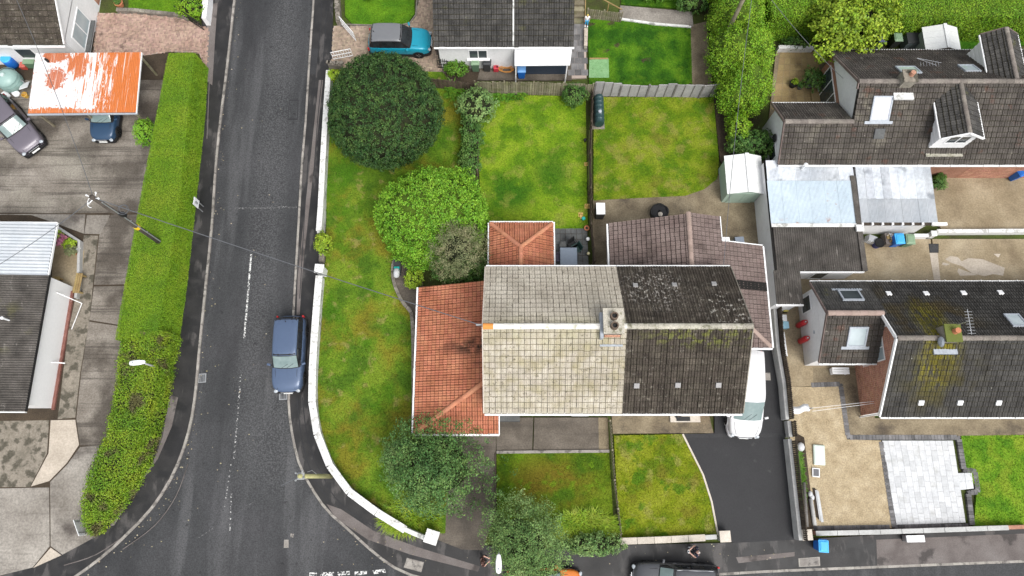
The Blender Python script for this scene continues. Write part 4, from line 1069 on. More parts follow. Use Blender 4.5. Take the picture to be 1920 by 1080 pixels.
cream = thing('semi_detached_house', 'cream tiled half of the semi-detached pair with orange extensions', 'house', (2.2,7.2,0))
H1, roof1 = semi(cream, -1.42, 5.72, 't_cream', 'cream', 'ridge_cream', .335, {0:'ridge_amber'})
vx = bar(roof1, 'verge_board', (-1.47,YF,ZE+.03), (-1.47,YM,ZR+.03), .05, .16, 'cream_stone'); bar(roof1, 'verge_board', (-1.47,YR,ZE+.03), (-1.47,YM,ZR+.03), .05, .16, 'cream_stone')
window(cream, (1.4,YF+.25,1.3), (1,0,0), (0,0,1), 3.4, 1.4, (0,-1,0), 3); window(cream, (4.0,YF+.25,1.05), (1,0,0),(0,0,1),1.0,2.1,(0,-1,0),1)
window(cream, (1.4,YF+.25,3.8), (1,0,0), (0,0,1), 2.4, 1.2, (0,-1,0), 3)
MB().cbox((-.2,YF+.05,.45),(1.3,.35,.9)).build('meter_box', MT['slab_grey'], cream)
brick_face(cream, (5.2,YF+.24,0.1), (1,0,0),(0,0,1),(0,-1,0), .45, 2.6)
# chimney shared on the party line
ch = MB().box(4.52,5.42,6.78,7.95,6.4,8.25).build('chimney', MT['stone'], cream)
MB().box(4.46,5.48,6.72,8.0,8.25,8.35).build('chimney_cap', MT['ridge_lichen'], ch)
MB().box(4.58,5.36,6.70,6.778,7.50,7.72).build('brick_band', MT['brickwall'], ch)
fl = MB().box(4.40,5.54,6.3,6.775,7.13,7.22).build('flashing', MT['lead'], ch); MB().box(4.36,4.515,6.6,7.9,7.40,7.86).build('flashing', MT['lead'], ch)
for yy in (7.08,7.56):
    p_ = MB().lathe([(.20,8.34),(.20,8.43),(.16,8.48),(.16,8.60),(.19,8.62),(.19,8.68),(.13,8.68),(.12,8.43)],14,(4.98,yy,0)).build('chimney_pot', MT['wood_brown'], ch, smooth=False)
    MB().lathe([(.115,8.48),(.115,8.53)],12,(4.98,yy,0)).build('flue', MT['black'], p_)
# lean-to
LX, LT, zA, zB = -5.42, -1.3, 2.5, 4.0
HY = 5.06
MB().prism([(LX+.3,2.65),(-.95,2.65),(-.95,3.44),(-1.28,3.44),(-1.28,10.45),(LX+.3,10.45)], -.1, 2.45).build('extension_wall', MT['white_wall'], cream)
slW = [(LX,10.62,zA),(LX,2.29,zA),(LT,HY,zB),(LT,10.62,zB)]
slS = [(LX,2.29,zA),(-.73,2.29,zA),(-.73,3.44,zA+(3.44-2.29)*(zB-zA)/(HY-2.29)),(LT,3.44,zA+(3.44-2.29)*(zB-zA)/(HY-2.29)),(LT,HY,zB)]
er = MB().slab(slW,.1).slab(slS,.1).build('extension_roof', MT['felt'], cream)
H1.slope(er, slW, 't_orange', .285, .255, 'pan2', .055); 
H1.slope(er, [slS[0],slS[1],slS[2],slS[3],slS[4]], 't_orange', .285, .27, 'pan2', .055)
ridge(er, (LX+.05,2.33,zA+.09), (LT,HY,zB+.09), .13, 'ridge_orange', .42)
gutter(er, (LX-.06,10.62,zA), (LX-.06,2.25,zA)); gutter(er, (LX,2.22,zA), (-.70,2.22,zA)); bar(er, 'verge_board', (-.70,2.25,zA), (-.70,3.44,3.13), .05,.15,'upvc')
MB().box(LT-.04,LT+.06,5.0,10.6,4.02,4.10).build('flashing', MT['lead'], er)
window(cream, (-3.2,2.65,1.2), (1,0,0),(0,0,1),2.2,2.2,(0,-1,0),2,'upvc')
# rear hip
rx0, rx1, ry1, rz0, rz1, rxm, rya = -1.33, 2.44, 14.6, 2.5, 3.6, .5, 12.72
MB().box(rx0+.2,rx1-.2,10.85,ry1-.2,-.1,rz0-.04).build('rear_wall', MT['white_wall'], cream)
sl1 = [(rx0,ry1,rz0),(rx0,10.82,rz0),(rxm,10.82,rz1),(rxm,rya,rz1)]; sl2 = [(rx1,10.82,rz0),(rx1,ry1,rz0),(rxm,rya,rz1),(rxm,10.82,rz1)]; sl3 = [(rx1,ry1,rz0),(rx0,ry1,rz0),(rxm,rya,rz1)]
rr_ = MB().slab(sl1,.1).slab(sl2,.1).slab(sl3,.1).build('rear_roof', MT['felt'], cream)
for s_ in (sl1,sl2,sl3): H1.slope(rr_, s_, 't_orange', .285,.27,'pan2',.055)
ridge(rr_, (rx0+.05,ry1-.05,rz0+.08),(rxm,rya,rz1+.08),.12,'ridge_orange',.4); ridge(rr_, (rx1-.05,ry1-.05,rz0+.08),(rxm,rya,rz1+.08),.12,'ridge_orange',.4); ridge(rr_, (rxm,rya,rz1+.09),(rxm,10.9,rz1+.09),.12,'ridge_orange',.4)
gutter(rr_, (rx1+.05,10.9,rz0),(rx1+.05,ry1+.05,rz0)); gutter(rr_, (rx0,ry1+.05,rz0),(rx1,ry1+.05,rz0)); gutter(rr_, (rx0-.05,10.9,rz0),(rx0-.05,ry1,rz0))
H1.finish()
for x,z in ((-1.5,7.55),(-1.5,7.75)): MB().cbox((x-.12,YM+.1,z-.1),(.35,.05,.05)).build('cable_bracket', MT['steel'], cream)

# ------------------------------------------------------------------ dark house (right half) with brown extension
dark = thing('semi_detached_house', 'dark lichen-covered half of the semi-detached pair with brown extension', 'house', (8.8,7.2,0))
H2, roof2 = semi(dark, 5.74, 11.95, 't_dark', 'roll2', 'ridge_lichen', .345)
Xf,Yf,Nf = slope_frame((5.7,YF,ZE),(11.9,YF,ZE),(11.9,YM,ZR)); Xr,Yr,Nr = slope_frame((11.9,YR,ZE),(5.7,YR,ZE),(5.7,YM,ZR))
for px,py in ((1193,721),(1270,720),(1346,720)): vent_tile(roof2, on_slope(px,py,(0,YF,ZE),Nf), Xf,Yf,Nf,'fence_conc',.27)
for px,py in ((1191,538),(1264,537),(1338,535)): vent_tile(roof2, on_slope(px,py,(0,YR,ZE),Nr), Xr,Yr,Nr,'fence_conc',.25)
bar(roof2,'verge_board',(11.98,YF,ZE+.03),(11.98,YM,ZR+.03),.05,.14,'stone'); bar(roof2,'verge_board',(11.98,YR,ZE+.03),(11.98,YM,ZR+.03),.05,.14,'stone')
window(dark,(7.4,YF+.25,1.3),(1,0,0),(0,0,1),2.6,1.4,(0,-1,0),3); window(dark,(10.3,YF+.25,1.1),(1,0,0),(0,0,1),1.0,2.1,(0,-1,0),1,'upvc')
brick_face(dark,(10.95,YF+.24,.1),(1,0,0),(0,0,1),(0,-1,0),.85,2.6)
st_ = MB().box(9.25,11.0,3.08,3.46,0,.28).build('door_step', MT['cream_stone'], dark); MB().box(9.6,10.4,3.14,3.4,.28,.30).build('door_mat', MT['black'], st_)
sE = (4.2-2.6)/(14.72-10.06)
def zE(x): return 4.2-(x-10.06)*sE
bW = [(5.72,14.52,2.6),(5.72,10.85,2.6),(10.06,10.85,4.2),(10.06,14.52,4.2)]
bE1 = [(12.05,10.85,zE(12.05)),(12.05,14.60,zE(12.05)),(10.06,14.60,4.2),(10.06,10.85,4.2)]
bE2 = [(14.72,10.85,2.6),(14.72,13.1,2.6),(12.05,13.1,zE(12.05)),(12.05,10.85,zE(12.05))]
bE3 = [(14.72,7.06,2.6),(14.72,10.85,2.6),(11.8,10.85,zE(11.8)),(11.8,9.55,zE(11.8))]
bS = [(11.8,7.06,2.6),(14.72,7.06,2.6),(11.8,9.55,zE(11.8))]
MB().prism([(5.9,10.82),(11.8,10.82),(11.8,7.3),(14.5,7.3),(14.5,12.9),(11.9,12.9),(11.9,14.35),(5.9,14.35)],-.1,2.5).build('extension_wall', MT['white_wall'], dark)
MB().add([(5.9,14.35,2.5),(11.9,14.35,2.5),(11.9,14.35,zE(11.9)-.12),(10.06,14.35,4.05)],[(0,1,2,3)]).build('gable_wall', MT['white_wall'], dark)
ebm = MB()
for s_ in (bW,bE1,bE2,bE3,bS): ebm.slab(s_,.1)
eb = ebm.build('extension_roof', MT['felt'], dark)
for s_ in (bW,bE1,bE2,bE3,bS): H2.slope(eb, s_, 't_brown', .27,.27,'flat',.06)
ridge(eb,(10.06,14.6,4.28),(10.06,10.95,4.28),.14,'t_brown_ridge',.42); ridge(eb,(14.65,7.12,2.68),(11.85,9.5,zE(11.8)+.08),.12,'t_brown_ridge',.42)
gutter(eb,(5.66,14.5,2.58),(5.66,10.9,2.58)); gutter(eb,(14.78,7.06,2.58),(14.78,13.1,2.58)); gutter(eb,(11.9,7.0,2.58),(14.75,7.0,2.58)); bar(eb,'verge_board',(12.09,14.6,zE(12.05)),(12.09,13.1,zE(12.05)),.05,.12,'upvc'); bar(eb,'verge_board',(12.05,13.14,zE(12.05)),(14.72,13.14,2.62),.05,.12,'upvc')
MB().slab([(14.74,10.35,2.60+.075),(14.74,10.85,2.60+.075),(12.2,10.85,zE(12.2)+.075),(12.2,10.35,zE(12.2)+.075)],.01).build('valley_lining', MT['felt'], eb)
MB().cbox((12.3,13.2,3.55),(.42,.24,.12)).build('flashing', MT['upvc'], eb)
gd = MB().box(12.1,14.35,7.24,7.30,.1,2.2).build('garage_door', MT['upvc'], dark)
H2.finish()

# ------------------------------------------------------------------ north house (white, above)
nh = thing('bungalow', 'white bungalow with charcoal tiled roof above the bright lawn', 'house', (-.5,28.5,0))
H3 = House(nh)
MB().box(-4.72,3.7,26.5,34.4,-.1,2.76).build('wall', MT['white_wall'], nh)
zr_, ym_ = 5.35, 30.4
rf = MB().slab([(-4.92,26.35,2.8),(3.88,26.35,2.8),(3.88,ym_,zr_),(-4.92,ym_,zr_)],.1).slab([(3.88,34.5,2.8),(-4.92,34.5,2.8),(-4.92,ym_,zr_),(3.88,ym_,zr_)],.1).build('roof', MT['felt'], nh)
H3.slope(rf,[(-4.95,26.32,2.8),(.05,26.32,2.8),(.05,ym_,zr_),(-4.95,ym_,zr_)],'t_slate',.33,.33,'roll2')
H3.slope(rf,[(.12,26.32,2.84),(3.9,26.32,2.84),(3.9,ym_,zr_+.04),(.12,ym_,zr_+.04)],'t_slate',.31,.33,'roll2')
bar(rf,'party_strip',(.085,26.3,2.92),(.085,ym_,zr_+.12),.09,.10,'white_dirty')
gutter(rf,(-4.95,26.27,2.8),(3.95,26.27,2.8)); ridge(rf,(-4.95,ym_,zr_+.07),(3.9,ym_,zr_+.07),.15,'ridge_grey')
for x in (-4.72,3.7): MB().add([(x,26.5,2.7),(x,34.4,2.7),(x,ym_,zr_-.12)],[(0,1,2)]).build('gable_wall', MT['white_wall'], nh)
window(nh,(-2.2,26.5,1.75),(1,0,0),(0,0,1),1.25,.95,(0,-1,0),2)
MB().box(-2.95,-1.45,26.36,26.5,1.17,1.26).build('window_sill', MT['upvc'], nh)
cn = thing('porch_canopy', 'flat white canopy over the dark doorway of the north house', 'canopy', (2.0,26,0))
MB().slab([(.17,25.32,2.28),(3.7,25.36,2.28),(3.84,26.46,2.42),(.17,26.46,2.42)],.08).build('canopy_sheet', MT['zinc_white'], cn)
MB().box(.2,3.6,26.06,26.12,.0,2.2).build('front_panel', colour('navy_panel',(.03,.045,.07),.25), cn)
for x in (.25,3.55): MB().box(x-.04,x+.04,25.5,25.58,.0,2.25).build('post', MT['upvc'], cn)
bar(nh,'downpipe',(.06,26.44,2.7),(.06,26.44,.1),.07,.07,'upvc',Vector((0,1,0)))
H3.finish()

# ------------------------------------------------------------------ north-east house
ne = thing('dormer_bungalow', 'grey-brown tiled dormer bungalow at the upper right with two gabled dormers', 'house', (24,22,0))
H4 = House(ne)
yf,yr,ym,ze,zr = 18.30,26.1,22.15,2.7,5.62
k_ = (zr-ze)/(ym-yf); yw = 20.32; zw = ze+(yw-yf)*k_; ywr = 22.38
MB().box(20.35,36,yf+.25,yr-.25,-.1,ze-.02).build('wall', MT['brickwall'], ne)
MB().add([(20.35,yf+.25,ze-.05),(20.35,yr-.25,ze-.05),(20.35,ym,zr-.15)],[(0,1,2)]).build('gable_wall', MT['white_wall'], ne)
MB().box(16.45,20.34,yf+.25,ywr-.25,-.1,ze-.02).build('wing_wall', MT['white_wall'], ne)
MB().add([(16.45,yf+.25,ze-.05),(16.45,ywr-.25,ze-.05),(16.45,yw,zw-.12)],[(0,1,2)]).build('gable_wall', MT['white_wall'], ne)
rf = MB().slab([(20.15,yf,ze),(36,yf,ze),(36,ym,zr),(20.15,ym,zr)],.1).slab([(36,yr,ze),(20.15,yr,ze),(20.15,ym,zr),(36,ym,zr)],.1).build('roof', MT['felt'], ne)
rw = MB().slab([(16.2,yf,ze),(20.15,yf,ze),(20.15,yw,zw),(16.2,yw,zw)],.1).slab([(20.15,ywr,ze),(16.2,ywr,ze),(16.2,yw,zw),(20.15,yw,zw)],.1).build('wing_roof', MT['felt'], ne)
H4.slope(rw,[(16.15,yf-.03,ze),(20.2,yf-.03,ze),(20.2,yw,zw),(16.15,yw,zw)],'t_grey',.31,.335,'flat'); H4.slope(rw,[(20.2,ywr,ze),(16.15,ywr,ze),(16.15,yw,zw),(20.2,yw,zw)],'t_grey',.31,.335,'roll2')
# main front slope leaves the dormer out
dx0,dx1,dyf = 25.15,27.8,19.3
def zf(y): return ze+(y-yf)*k_
H4.slope(rf,[(20.2,yf-.03,ze),(36,yf-.03,ze),(36,ym,zr),(20.2,ym,zr)],'t_grey',.31,.335,'flat')
H4.slope(rf,[(36,yr+.03,ze),(20.1,yr+.03,ze),(20.1,ym,zr),(36,ym,zr)],'t_grey',.31,.335,'roll2')
ridge(rf,(20.1,ym,zr+.07),(34,ym,zr+.07),.15,'ridge_grey'); ridge(rw,(16.15,yw,zw+.07),(20.2,yw,zw+.07),.15,'ridge_grey')
gutter(rf,(16.15,yf-.09,ze-.02),(36,yf-.09,ze-.02),brackets=20); gutter(rf,(20.1,yr+.08,ze-.02),(36,yr+.08,ze-.02)); gutter(rw,(16.15,ywr+.06,ze-.02),(20.1,ywr+.06,ze-.02))
for a,b in (((20.1,yr,ze+.02),(20.1,ym,zr+.02)),((20.1,yw+1.5,zf(yw+1.5)),(20.1,ym,zr+.02)),((16.12,yf,ze+.02),(16.12,yw,zw+.02)),((16.12,ywr,ze+.02),(16.12,yw,zw+.02))): bar(rf,'verge_board',a,b,.06,.16,'t_brown')
def dormer(root, H_, x0, x1, xm, yfront, yback, zeave, zridge, zbase, side, mat):
    """gabled dormer; side=-1 faces front (-y), +1 faces rear"""
    d = MB().slab([(x0-.18,yfront+side*.18,zeave-.1),(x0-.18,yback,zeave-.1),(xm,yback,zridge),(xm,yfront+side*.18,zridge)],.08).slab([(x1+.18,yfront+side*.18,zeave-.1),(x1+.18,yback,zeave-.1),(xm,yback,zridge),(xm,yfront+side*.18,zridge)],.08).build('dormer_roof', MT['felt'], root)
    H_.slope(d,[(x0-.2,yfront+side*.2,zeave-.1),(x0-.2,yback,zeave-.1),(xm,yback,zridge),(xm,yfront+side*.2,zridge)],mat,.31,.30,'flat')
    H_.slope(d,[(x1+.2,yback,zeave-.1),(x1+.2,yfront+side*.2,zeave-.1),(xm,yfront+side*.2,zridge),(xm,yback,zridge)],mat,.31,.30,'flat')
    ridge(d,(xm,yfront+side*.2,zridge+.07),(xm,yback,zridge+.07),.13,'ridge_grey',.4)
    w_ = MB().add([(x0,yfront,zbase-.4),(x1,yfront,zbase-.4),(x1,yfront,zeave),(xm,yfront,zridge-.12),(x0,yfront,zeave),(x0,yback,zbase-.4),(x1,yback,zbase-.4),(x1,yback,zeave),(x0,yback,zeave)],
             [(0,1,2,3,4),(0,4,8,5),(1,6,7,2)]).build('dormer_wall', MT['white_wall'], root)
    for s_,x in ((-1,x0),(1,x1)):
        for k in range(6):   # shiplap boards of the cheek
            z0_ = zbase-.2+k*(zeave-zbase+.2)/6
            bar(w_,'cladding_board',(x+s_*.014,yfront,z0_+.1),(x+s_*.014,yback,z0_+.1),.022,.15,'upvc')
    for a,b in (((x0-.22,zeave-.08),(xm,zridge+.04)),((x1+.22,zeave-.08),(xm,zridge+.04))):
        bar(d,'bargeboard',(a[0],yfront+side*.23,a[1]),(b[0],yfront+side*.23,b[1]),.05,.14,'upvc' if side<0 else 't_brown')
    gutter(d,(x0-.24,yfront+side*.2,zeave-.1),(x0-.24,yback,zeave-.1)); gutter(d,(x1+.24,yfront+side*.2,zeave-.1),(x1+.24,yback,zeave-.1))
    return w_
dw = dormer(ne,H4,24.98,27.0,26.0,19.05,22.0,5.05,5.62,zf(19.05),-1,'t_slate')
window(ne,(26.1,19.05,4.45),(1,0,0),(0,0,1),1.3,.9,(0,-1,0),2)
MB().box(24.9,27.1,18.6,19.04,zf(18.75)+.05,zf(18.75)+.12).build('apron_flashing', MT['ridge_lichen'], ne)
dormer(ne,H4,28.42,30.2,29.3,25.5,22.3,5.05,5.62,ze+(yr-25.5)*k_,1,'t_slate')
Xf,Yf,Nf = slope_frame((20,yf,ze),(30,yf,ze),(30,ym,zr)); Xr,Yr,Nr = slope_frame((30,yr,ze),(20,yr,ze),(20,ym,zr))
skylight(rf,on_slope(1651,203,(20,yf,ze),Nf),Xf,Yf,Nf,1.15,1.45,'blind'); skylight(rf,on_slope(1702,134,(20,yr,ze),Nr),Xr,Yr,Nr,1.2,1.0,'lime_metal',False); skylight(rf,on_slope(1816,131,(20,yr,ze),Nr),Xr,Yr,Nr,.95,1.0,'glass_pale',False)
vent_tile(rf,on_slope(1647,250,(20,yf,ze),Nf),Xf,Yf,Nf,'slab_grey',.6)
p = on_slope(1695,158,(20,yf,ze),Nf)
ch = MB().box(p.x-.3,p.x+.4,ym-.3,ym+.4,4.8,6.1).build('chimney', MT['stone'], ne); MB().box(p.x-.35,p.x+.45,ym-.35,ym+.45,6.1,6.18).build('chimney_cap', MT['concrete_mossy'], ch)
MB().lathe([(.15,6.18),(.12,6.4),(.14,6.44),(.10,6.44)],12,(p.x+.1,ym+.1,0)).build('chimney_pot', MT['brickwall'], ch); MB().box(p.x-.55,p.x+.6,ym-.95,ym-.36,5.18,5.30).build('flashing', MT['white_dirty'], ch)
p = on_slope(1738,123,(20,yr,ze),Nr)+Vector((0,0,.25))
an = MB().tube([p+V3(-.7,.35,0),p+V3(.7,0,.05)],.015,6).tube([p+V3(-.7,.35,0),p+V3(.4,-.15,.02)],.012,6)
for k in range(7): an.tube([p+V3(-.55+k*.18,-.22,.03),p+V3(-.55+k*.18,.05,.03)],.01,5)
an.build('aerial', MT['chrome'], ne)
# west gable glazing of the north-east house
wg = window(ne,(20.34,23.9,1.25),(0,-1,0),(0,0,1),2.9,2.1,(-1,0,0),3); brick_face(ne,(20.34,25.8,.1),(0,-1,0),(0,0,1),(-1,0,0),.45,2.2)
window(ne,(16.45,19.7,1.2),(0,-1,0),(0,0,1),.9,1.2,(-1,0,0),1)
dsh = MB().lathe([(.02,-.05),(.2,.0),(.27,.07),(.26,.08),(.02,-.03)],14,(16.3,20.4,2.0),'X').build('satellite_dish', MT['black'], ne)
brick_face(ne,(28.5,yf+.25,.1),(1,0,0),(0,0,1),(0,-1,0),6.0,2.5)
H4.finish()

# ------------------------------------------------------------------ east house
eh = thing('dormer_bungalow', 'mossy charcoal tiled bungalow at the right with a small gabled wing', 'house', (24,7,0))
H5 = House(eh)
yf,yr,ym,ze,zr = 3.22,10.85,7.05,2.7,5.5
k_=(zr-ze)/(ym-yf); yw,zw,yfw = 8.65,4.42,6.2
MB().box(20.5,36,yf+.25,yr-.25,-.1,ze-.02).build('wall', MT['white_wall'], eh)
MB().add([(20.5,yf+.25,ze-.05),(20.5,yr-.25,ze-.05),(20.5,ym,zr-.14)],[(0,1,2)]).build('gable_wall', MT['white_wall'], eh)
brick_face(eh,(20.5,ym+.9,0.05),(0,-1,0),(0,0,1),(-1,0,0),ym+.9-yf-.25,4.8,tri=lambda a,b: (b < 2.6 or (ym+.9-a-yf-.25)*k_*.98+2.5 > b) and not (.2 < a < 1.75 and 1.0 < b < 2.6) or False)
window(eh,(20.49,6.95,2.9),(0,-1,0),(0,0,1),1.5,1.5,(-1,0,0),2,'glass_pale')
MB().box(17.5,20.49,yfw+.22,yr-.25,-.1,ze-.02).build('wing_wall', MT['white_wall'], eh)
MB().add([(17.5,yfw+.22,ze-.05),(17.5,yr-.25,ze-.05),(17.5,yw,zw-.12)],[(0,1,2)]).build('gable_wall', MT['white_wall'], eh)
rf = MB().slab([(20.3,yf,ze),(36,yf,ze),(36,ym,zr),(20.3,ym,zr)],.1).slab([(36,yr,ze),(20.3,yr,ze),(20.3,ym,zr),(36,ym,zr)],.1).build('roof', MT['felt'], eh)
rw = MB().slab([(17.3,yfw,ze),(20.45,yfw,ze),(20.45,yw,zw),(17.3,yw,zw)],.1).slab([(20.45,yr,ze),(17.3,yr,ze),(17.3,yw,zw),(20.45,yw,zw)],.1).build('wing_roof', MT['felt'], eh)
H5.slope(rf,[(20.25,yf-.03,ze),(36,yf-.03,ze),(36,ym,zr),(20.25,ym,zr)],'t_moss',.30,.335,'flat'); H5.slope(rf,[(36,yr+.03,ze),(20.25,yr+.03,ze),(20.25,ym,zr),(36,ym,zr)],'t_moss',.30,.335,'roll2')
H5.slope(rw,[(17.25,yfw-.03,ze),(20.48,yfw-.03,ze),(20.48,yw,zw),(17.25,yw,zw)],'t_grey',.30,.335,'flat'); H5.slope(rw,[(20.48,yr+.03,ze+.02),(17.25,yr+.03,ze+.02),(17.25,yw,zw),(20.48,yw,zw)],'t_slate',.30,.335,'flat')
ridge(rf,(20.25,ym,zr+.07),(35,ym,zr+.07),.14,'ridge_grey'); ridge(rw,(17.25,yw,zw+.07),(20.3,yw,zw+.07),.15,'t_brown_ridge')
gutter(rf,(20.3,yf-.08,ze-.02),(36,yf-.08,ze-.02),brackets=18); gutter(rf,(17.25,yr+.08,ze-.02),(36,yr+.08,ze-.02),brackets=18); gutter(rw,(17.25,yfw-.08,ze-.02),(20.5,yfw-.08,ze-.02),brackets=8)
for a,b in (((20.22,yf,ze),(20.22,ym,zr)),((20.22,yw+.1,zr-(yw+.1-ym)*(zr-ze)/(yr-ym)),(20.22,ym,zr))): bar(rf,'bargeboard',a,b,.07,.2,'upvc')
for a,b in (((17.22,yfw,ze),(17.22,yw,zw)),((17.22,yr,ze),(17.22,yw,zw))): bar(rw,'bargeboard',a,b,.05,.16,'t_brown')
Xf,Yf,Nf = slope_frame((20,yf,ze),(30,yf,ze),(30,ym,zr)); Xr,Yr,Nr = slope_frame((30,yr,ze),(20,yr,ze),(20,ym,zr))
Xw,Yw,Nw = slope_frame((17.3,yfw,ze),(20,yfw,ze),(20,yw,zw)); Xv,Yv,Nv = slope_frame((20,yr,ze),(17.3,yr,ze),(17.3,yw,zw))
skylight(rw,on_slope(1606,630,(17.3,yfw,ze),Nw),Xw,Yw,Nw,1.05,1.2,'glass_pale'); skylight(rw,on_slope(1594,556,(17.3,yr,ze),Nv),Xv,Yv,Nv,1.2,.95,'glass',True)
skylight(rf,on_slope(1903,603,(20,yr,ze),Nr),Xr,Yr,Nr,.85,1.0,'glass_pale',False)
for px,py in ((1725,753),(1798,753),(1870,753)): vent_tile(rf,on_slope(px,py,(20,yf,ze),Nf),Xf,Yf,Nf,'upvc',.28)
for px,py in ((1665,553),(1735,553),(1805,552),(1874,551)): vent_tile(rf,on_slope(px,py,(20,yr,ze),Nr),Xr,Yr,Nr,'upvc',.28)
p = on_slope(1770,640,(20,yf,ze),Nf); cx_ = p.x+.25
ch = MB().box(cx_-.45,cx_+.3,ym-.25,ym+.6,4.8,5.95).build('chimney', MT['stone'], eh)
MB().box(cx_-.5,cx_+.35,ym-.3,ym+.65,5.95,6.03).build('chimney_cap', colour('moss_cap',(.11,.13,.025),.95), ch); MB().lathe([(.16,6.03),(.13,6.3),(.15,6.34),(.10,6.34)],12,(cx_-.0,ym+.25,0)).build('chimney_pot', colour('terracotta',(.45,.17,.08),.8), ch)
MB().box(cx_-.75,cx_+.5,ym-.8,ym-.26,5.08,5.20).build('flashing', MT['lead'], ch); MB().lathe([(.02,-.06),(.2,.0),(.28,.08),(.26,.09),(.02,-.03)],16,(cx_-.7,ym-.25,5.75),'X').build('satellite_dish', MT['lead'], ch)
a_ = MB().tube([(cx_+.2,ym+.6,5.9),(cx_+.2,ym+.6,7.0)],.02,6).tube([(cx_+.2,ym-.1,7.0),(cx_+.2,ym+1.2,7.0)],.015,6)
for k in range(8): a_.tube([(cx_-.0,ym-.05+k*.16,7.02),(cx_+.4,ym-.05+k*.16,7.02)],.01,5)
a_.build('aerial', MT['chrome'], ch)
bar(eh,'downpipe',(20.42,3.38,2.6),(20.42,3.38,.1),.07,.07,'upvc',Vector((0,1,0)))
window(eh,(17.49,9.9,1.3),(0,-1,0),(0,0,1),1.0,1.3,(-1,0,0),1); 
MB().lathe([(.05,0),(.12,.02),(.12,.05)],10,(17.48,8.1,1.9),'X').build('wall_vent', MT['lead'], eh)
H5.finish()

# ------------------------------------------------------------------ garages between the two eastern houses: corrugated sheets
def corr_sheet(parent, A, B, C, mat, pitch=.076, amp=.018, name='roof_sheet'):
    """sheet spanned by A->B (across the corrugations) and A->C (along them)"""
    A,B,C = Vector(A),Vector(B),Vector(C); n = max(2,int((B-A).length/pitch*4)); N_ = (B-A).cross(C-A).normalized()
    if N_.z < 0: N_ = -N_
    v = []
    for i in range(n+1):
        h = math.sin(2*math.pi*i/4)*amp
        p = A+(B-A)*(i/n)+N_*h; v += [p, p+(C-A)]
    m = MB().add(v, [(2*i,2*i+2,2*i+3,2*i+1) for i in range(n)])
    o = m.build(name, MT[mat], parent)
    return o
def corr_roof(parent, A, B, C, mat, n, pitch=.076, amp=.018, lap=.03):
    A,B,C = Vector(A),Vector(B),Vector(C)
    for k in range(n):
        e = V3(0,0,.006*(k%2)+random.uniform(0,.01))
        corr_sheet(parent, A+(B-A)*(k/n)+e, A+(B-A)*((k+1)/n+lap/n)+e, C+(B-A)*(k/n)+e, mat if isinstance(mat,str) else mat[k%len(mat)], pitch, amp)
ga = thing('garage_block', 'white walled garages roofed with pale blue and dark corrugated sheets', 'garage', (18,14,0))
MB().box(15.42,20.5,11.8,18.6,-.1,2.38).box(15.42,16.75,9.75,11.8,-.1,2.38).build('wall', MT['white_wall'], ga)
MB().box(15.36,20.7,11.6,18.65,2.40,2.44).box(15.30,16.8,9.65,11.6,2.40,2.44).build('roof_deck', MT['felt'], ga)
corr_roof(ga,(15.4,14.4,2.52),(20.45,14.4,2.52),(15.4,17.28,2.56),'pale_blue_tin',6)
corr_roof(ga,(15.45,17.3,2.50),(20.7,17.3,2.50),(15.45,18.62,2.54),'polycarb_mid',6)
corr_roof(ga,(15.5,11.62,2.47),(20.6,11.62,2.47),(15.5,14.42,2.50),'asbestos',5,.13,.028)
corr_roof(ga,(15.28,9.62,2.47),(16.8,9.62,2.47),(15.28,11.66,2.49),'asbestos',2,.13,.028)
MB().box(20.45,20.75,11.6,17.6,2.46,2.60).build('parapet', MT['asbestos'], ga); MB().box(20.35,20.78,14.0,14.4,2.62,2.74).build('parapet_stone', MT['white_coping'], ga)
bar(ga,'ridge_flashing',(15.4,14.42,2.58),(20.45,14.42,2.58),.22,.03,'white_dirty')
gutter(ga,(15.25,9.58,2.42),(16.85,9.58,2.42),'upvc',brackets=4); bar(ga,'fascia',(16.82,11.56,2.38),(20.6,11.56,2.38),.05,.2,'upvc')
window(ga,(18.6,11.79,1.2),(1,0,0),(0,0,1),.9,2.0,(0,-1,0),1,'glass')
vp = MB().tube([(17.6,18.05,2.5),(17.6,18.05,3.1)],.06,10).lathe([(.1,3.1),(.12,3.2),(.02,3.28)],12,(17.6,18.05,0)).build('vent_pipe', MT['zinc_white'], ga)
cp = thing('carport', 'carport roofed with clear corrugated sheets on a white wall', 'carport', (23,16.5,0))
MB().box(20.8,25.2,14.78,14.95,-.1,2.3).build('wall', MT['white_wall'], cp)
corr_roof(cp,(20.8,14.62,2.50),(25.35,14.62,2.50),(20.8,16.1,2.56),'polycarb',9); corr_roof(cp,(20.8,16.1,2.58),(25.35,16.1,2.58),(20.8,18.3,2.66),'polycarb_mid',9)
for k in range(8): MB().box(20.85+k*.6,20.97+k*.6,14.5,18.2,2.30,2.44).build('rafter', MT['upvc'], cp)
MB().box(20.8,25.4,14.55,14.72,2.16,2.32).build('wall_plate', MT['wood_dark'], cp)
MB().box(20.8,25.3,18.1,18.2,2.2,2.40).build('rear_beam', MT['wood_dark'], cp); MB().box(25.2,25.3,17.9,18.0,0,2.4).build('post', MT['upvc'], cp); MB().box(25.15,26.0,14.5,14.68,2.2,2.36).build('beam_end', MT['upvc'], cp)
for i in range(3): MB().box(25.0,25.9,14.4+.0,14.6,.1+i*.0,.55).build('wall_end', MT['white_wall'], cp) if i==0 else None

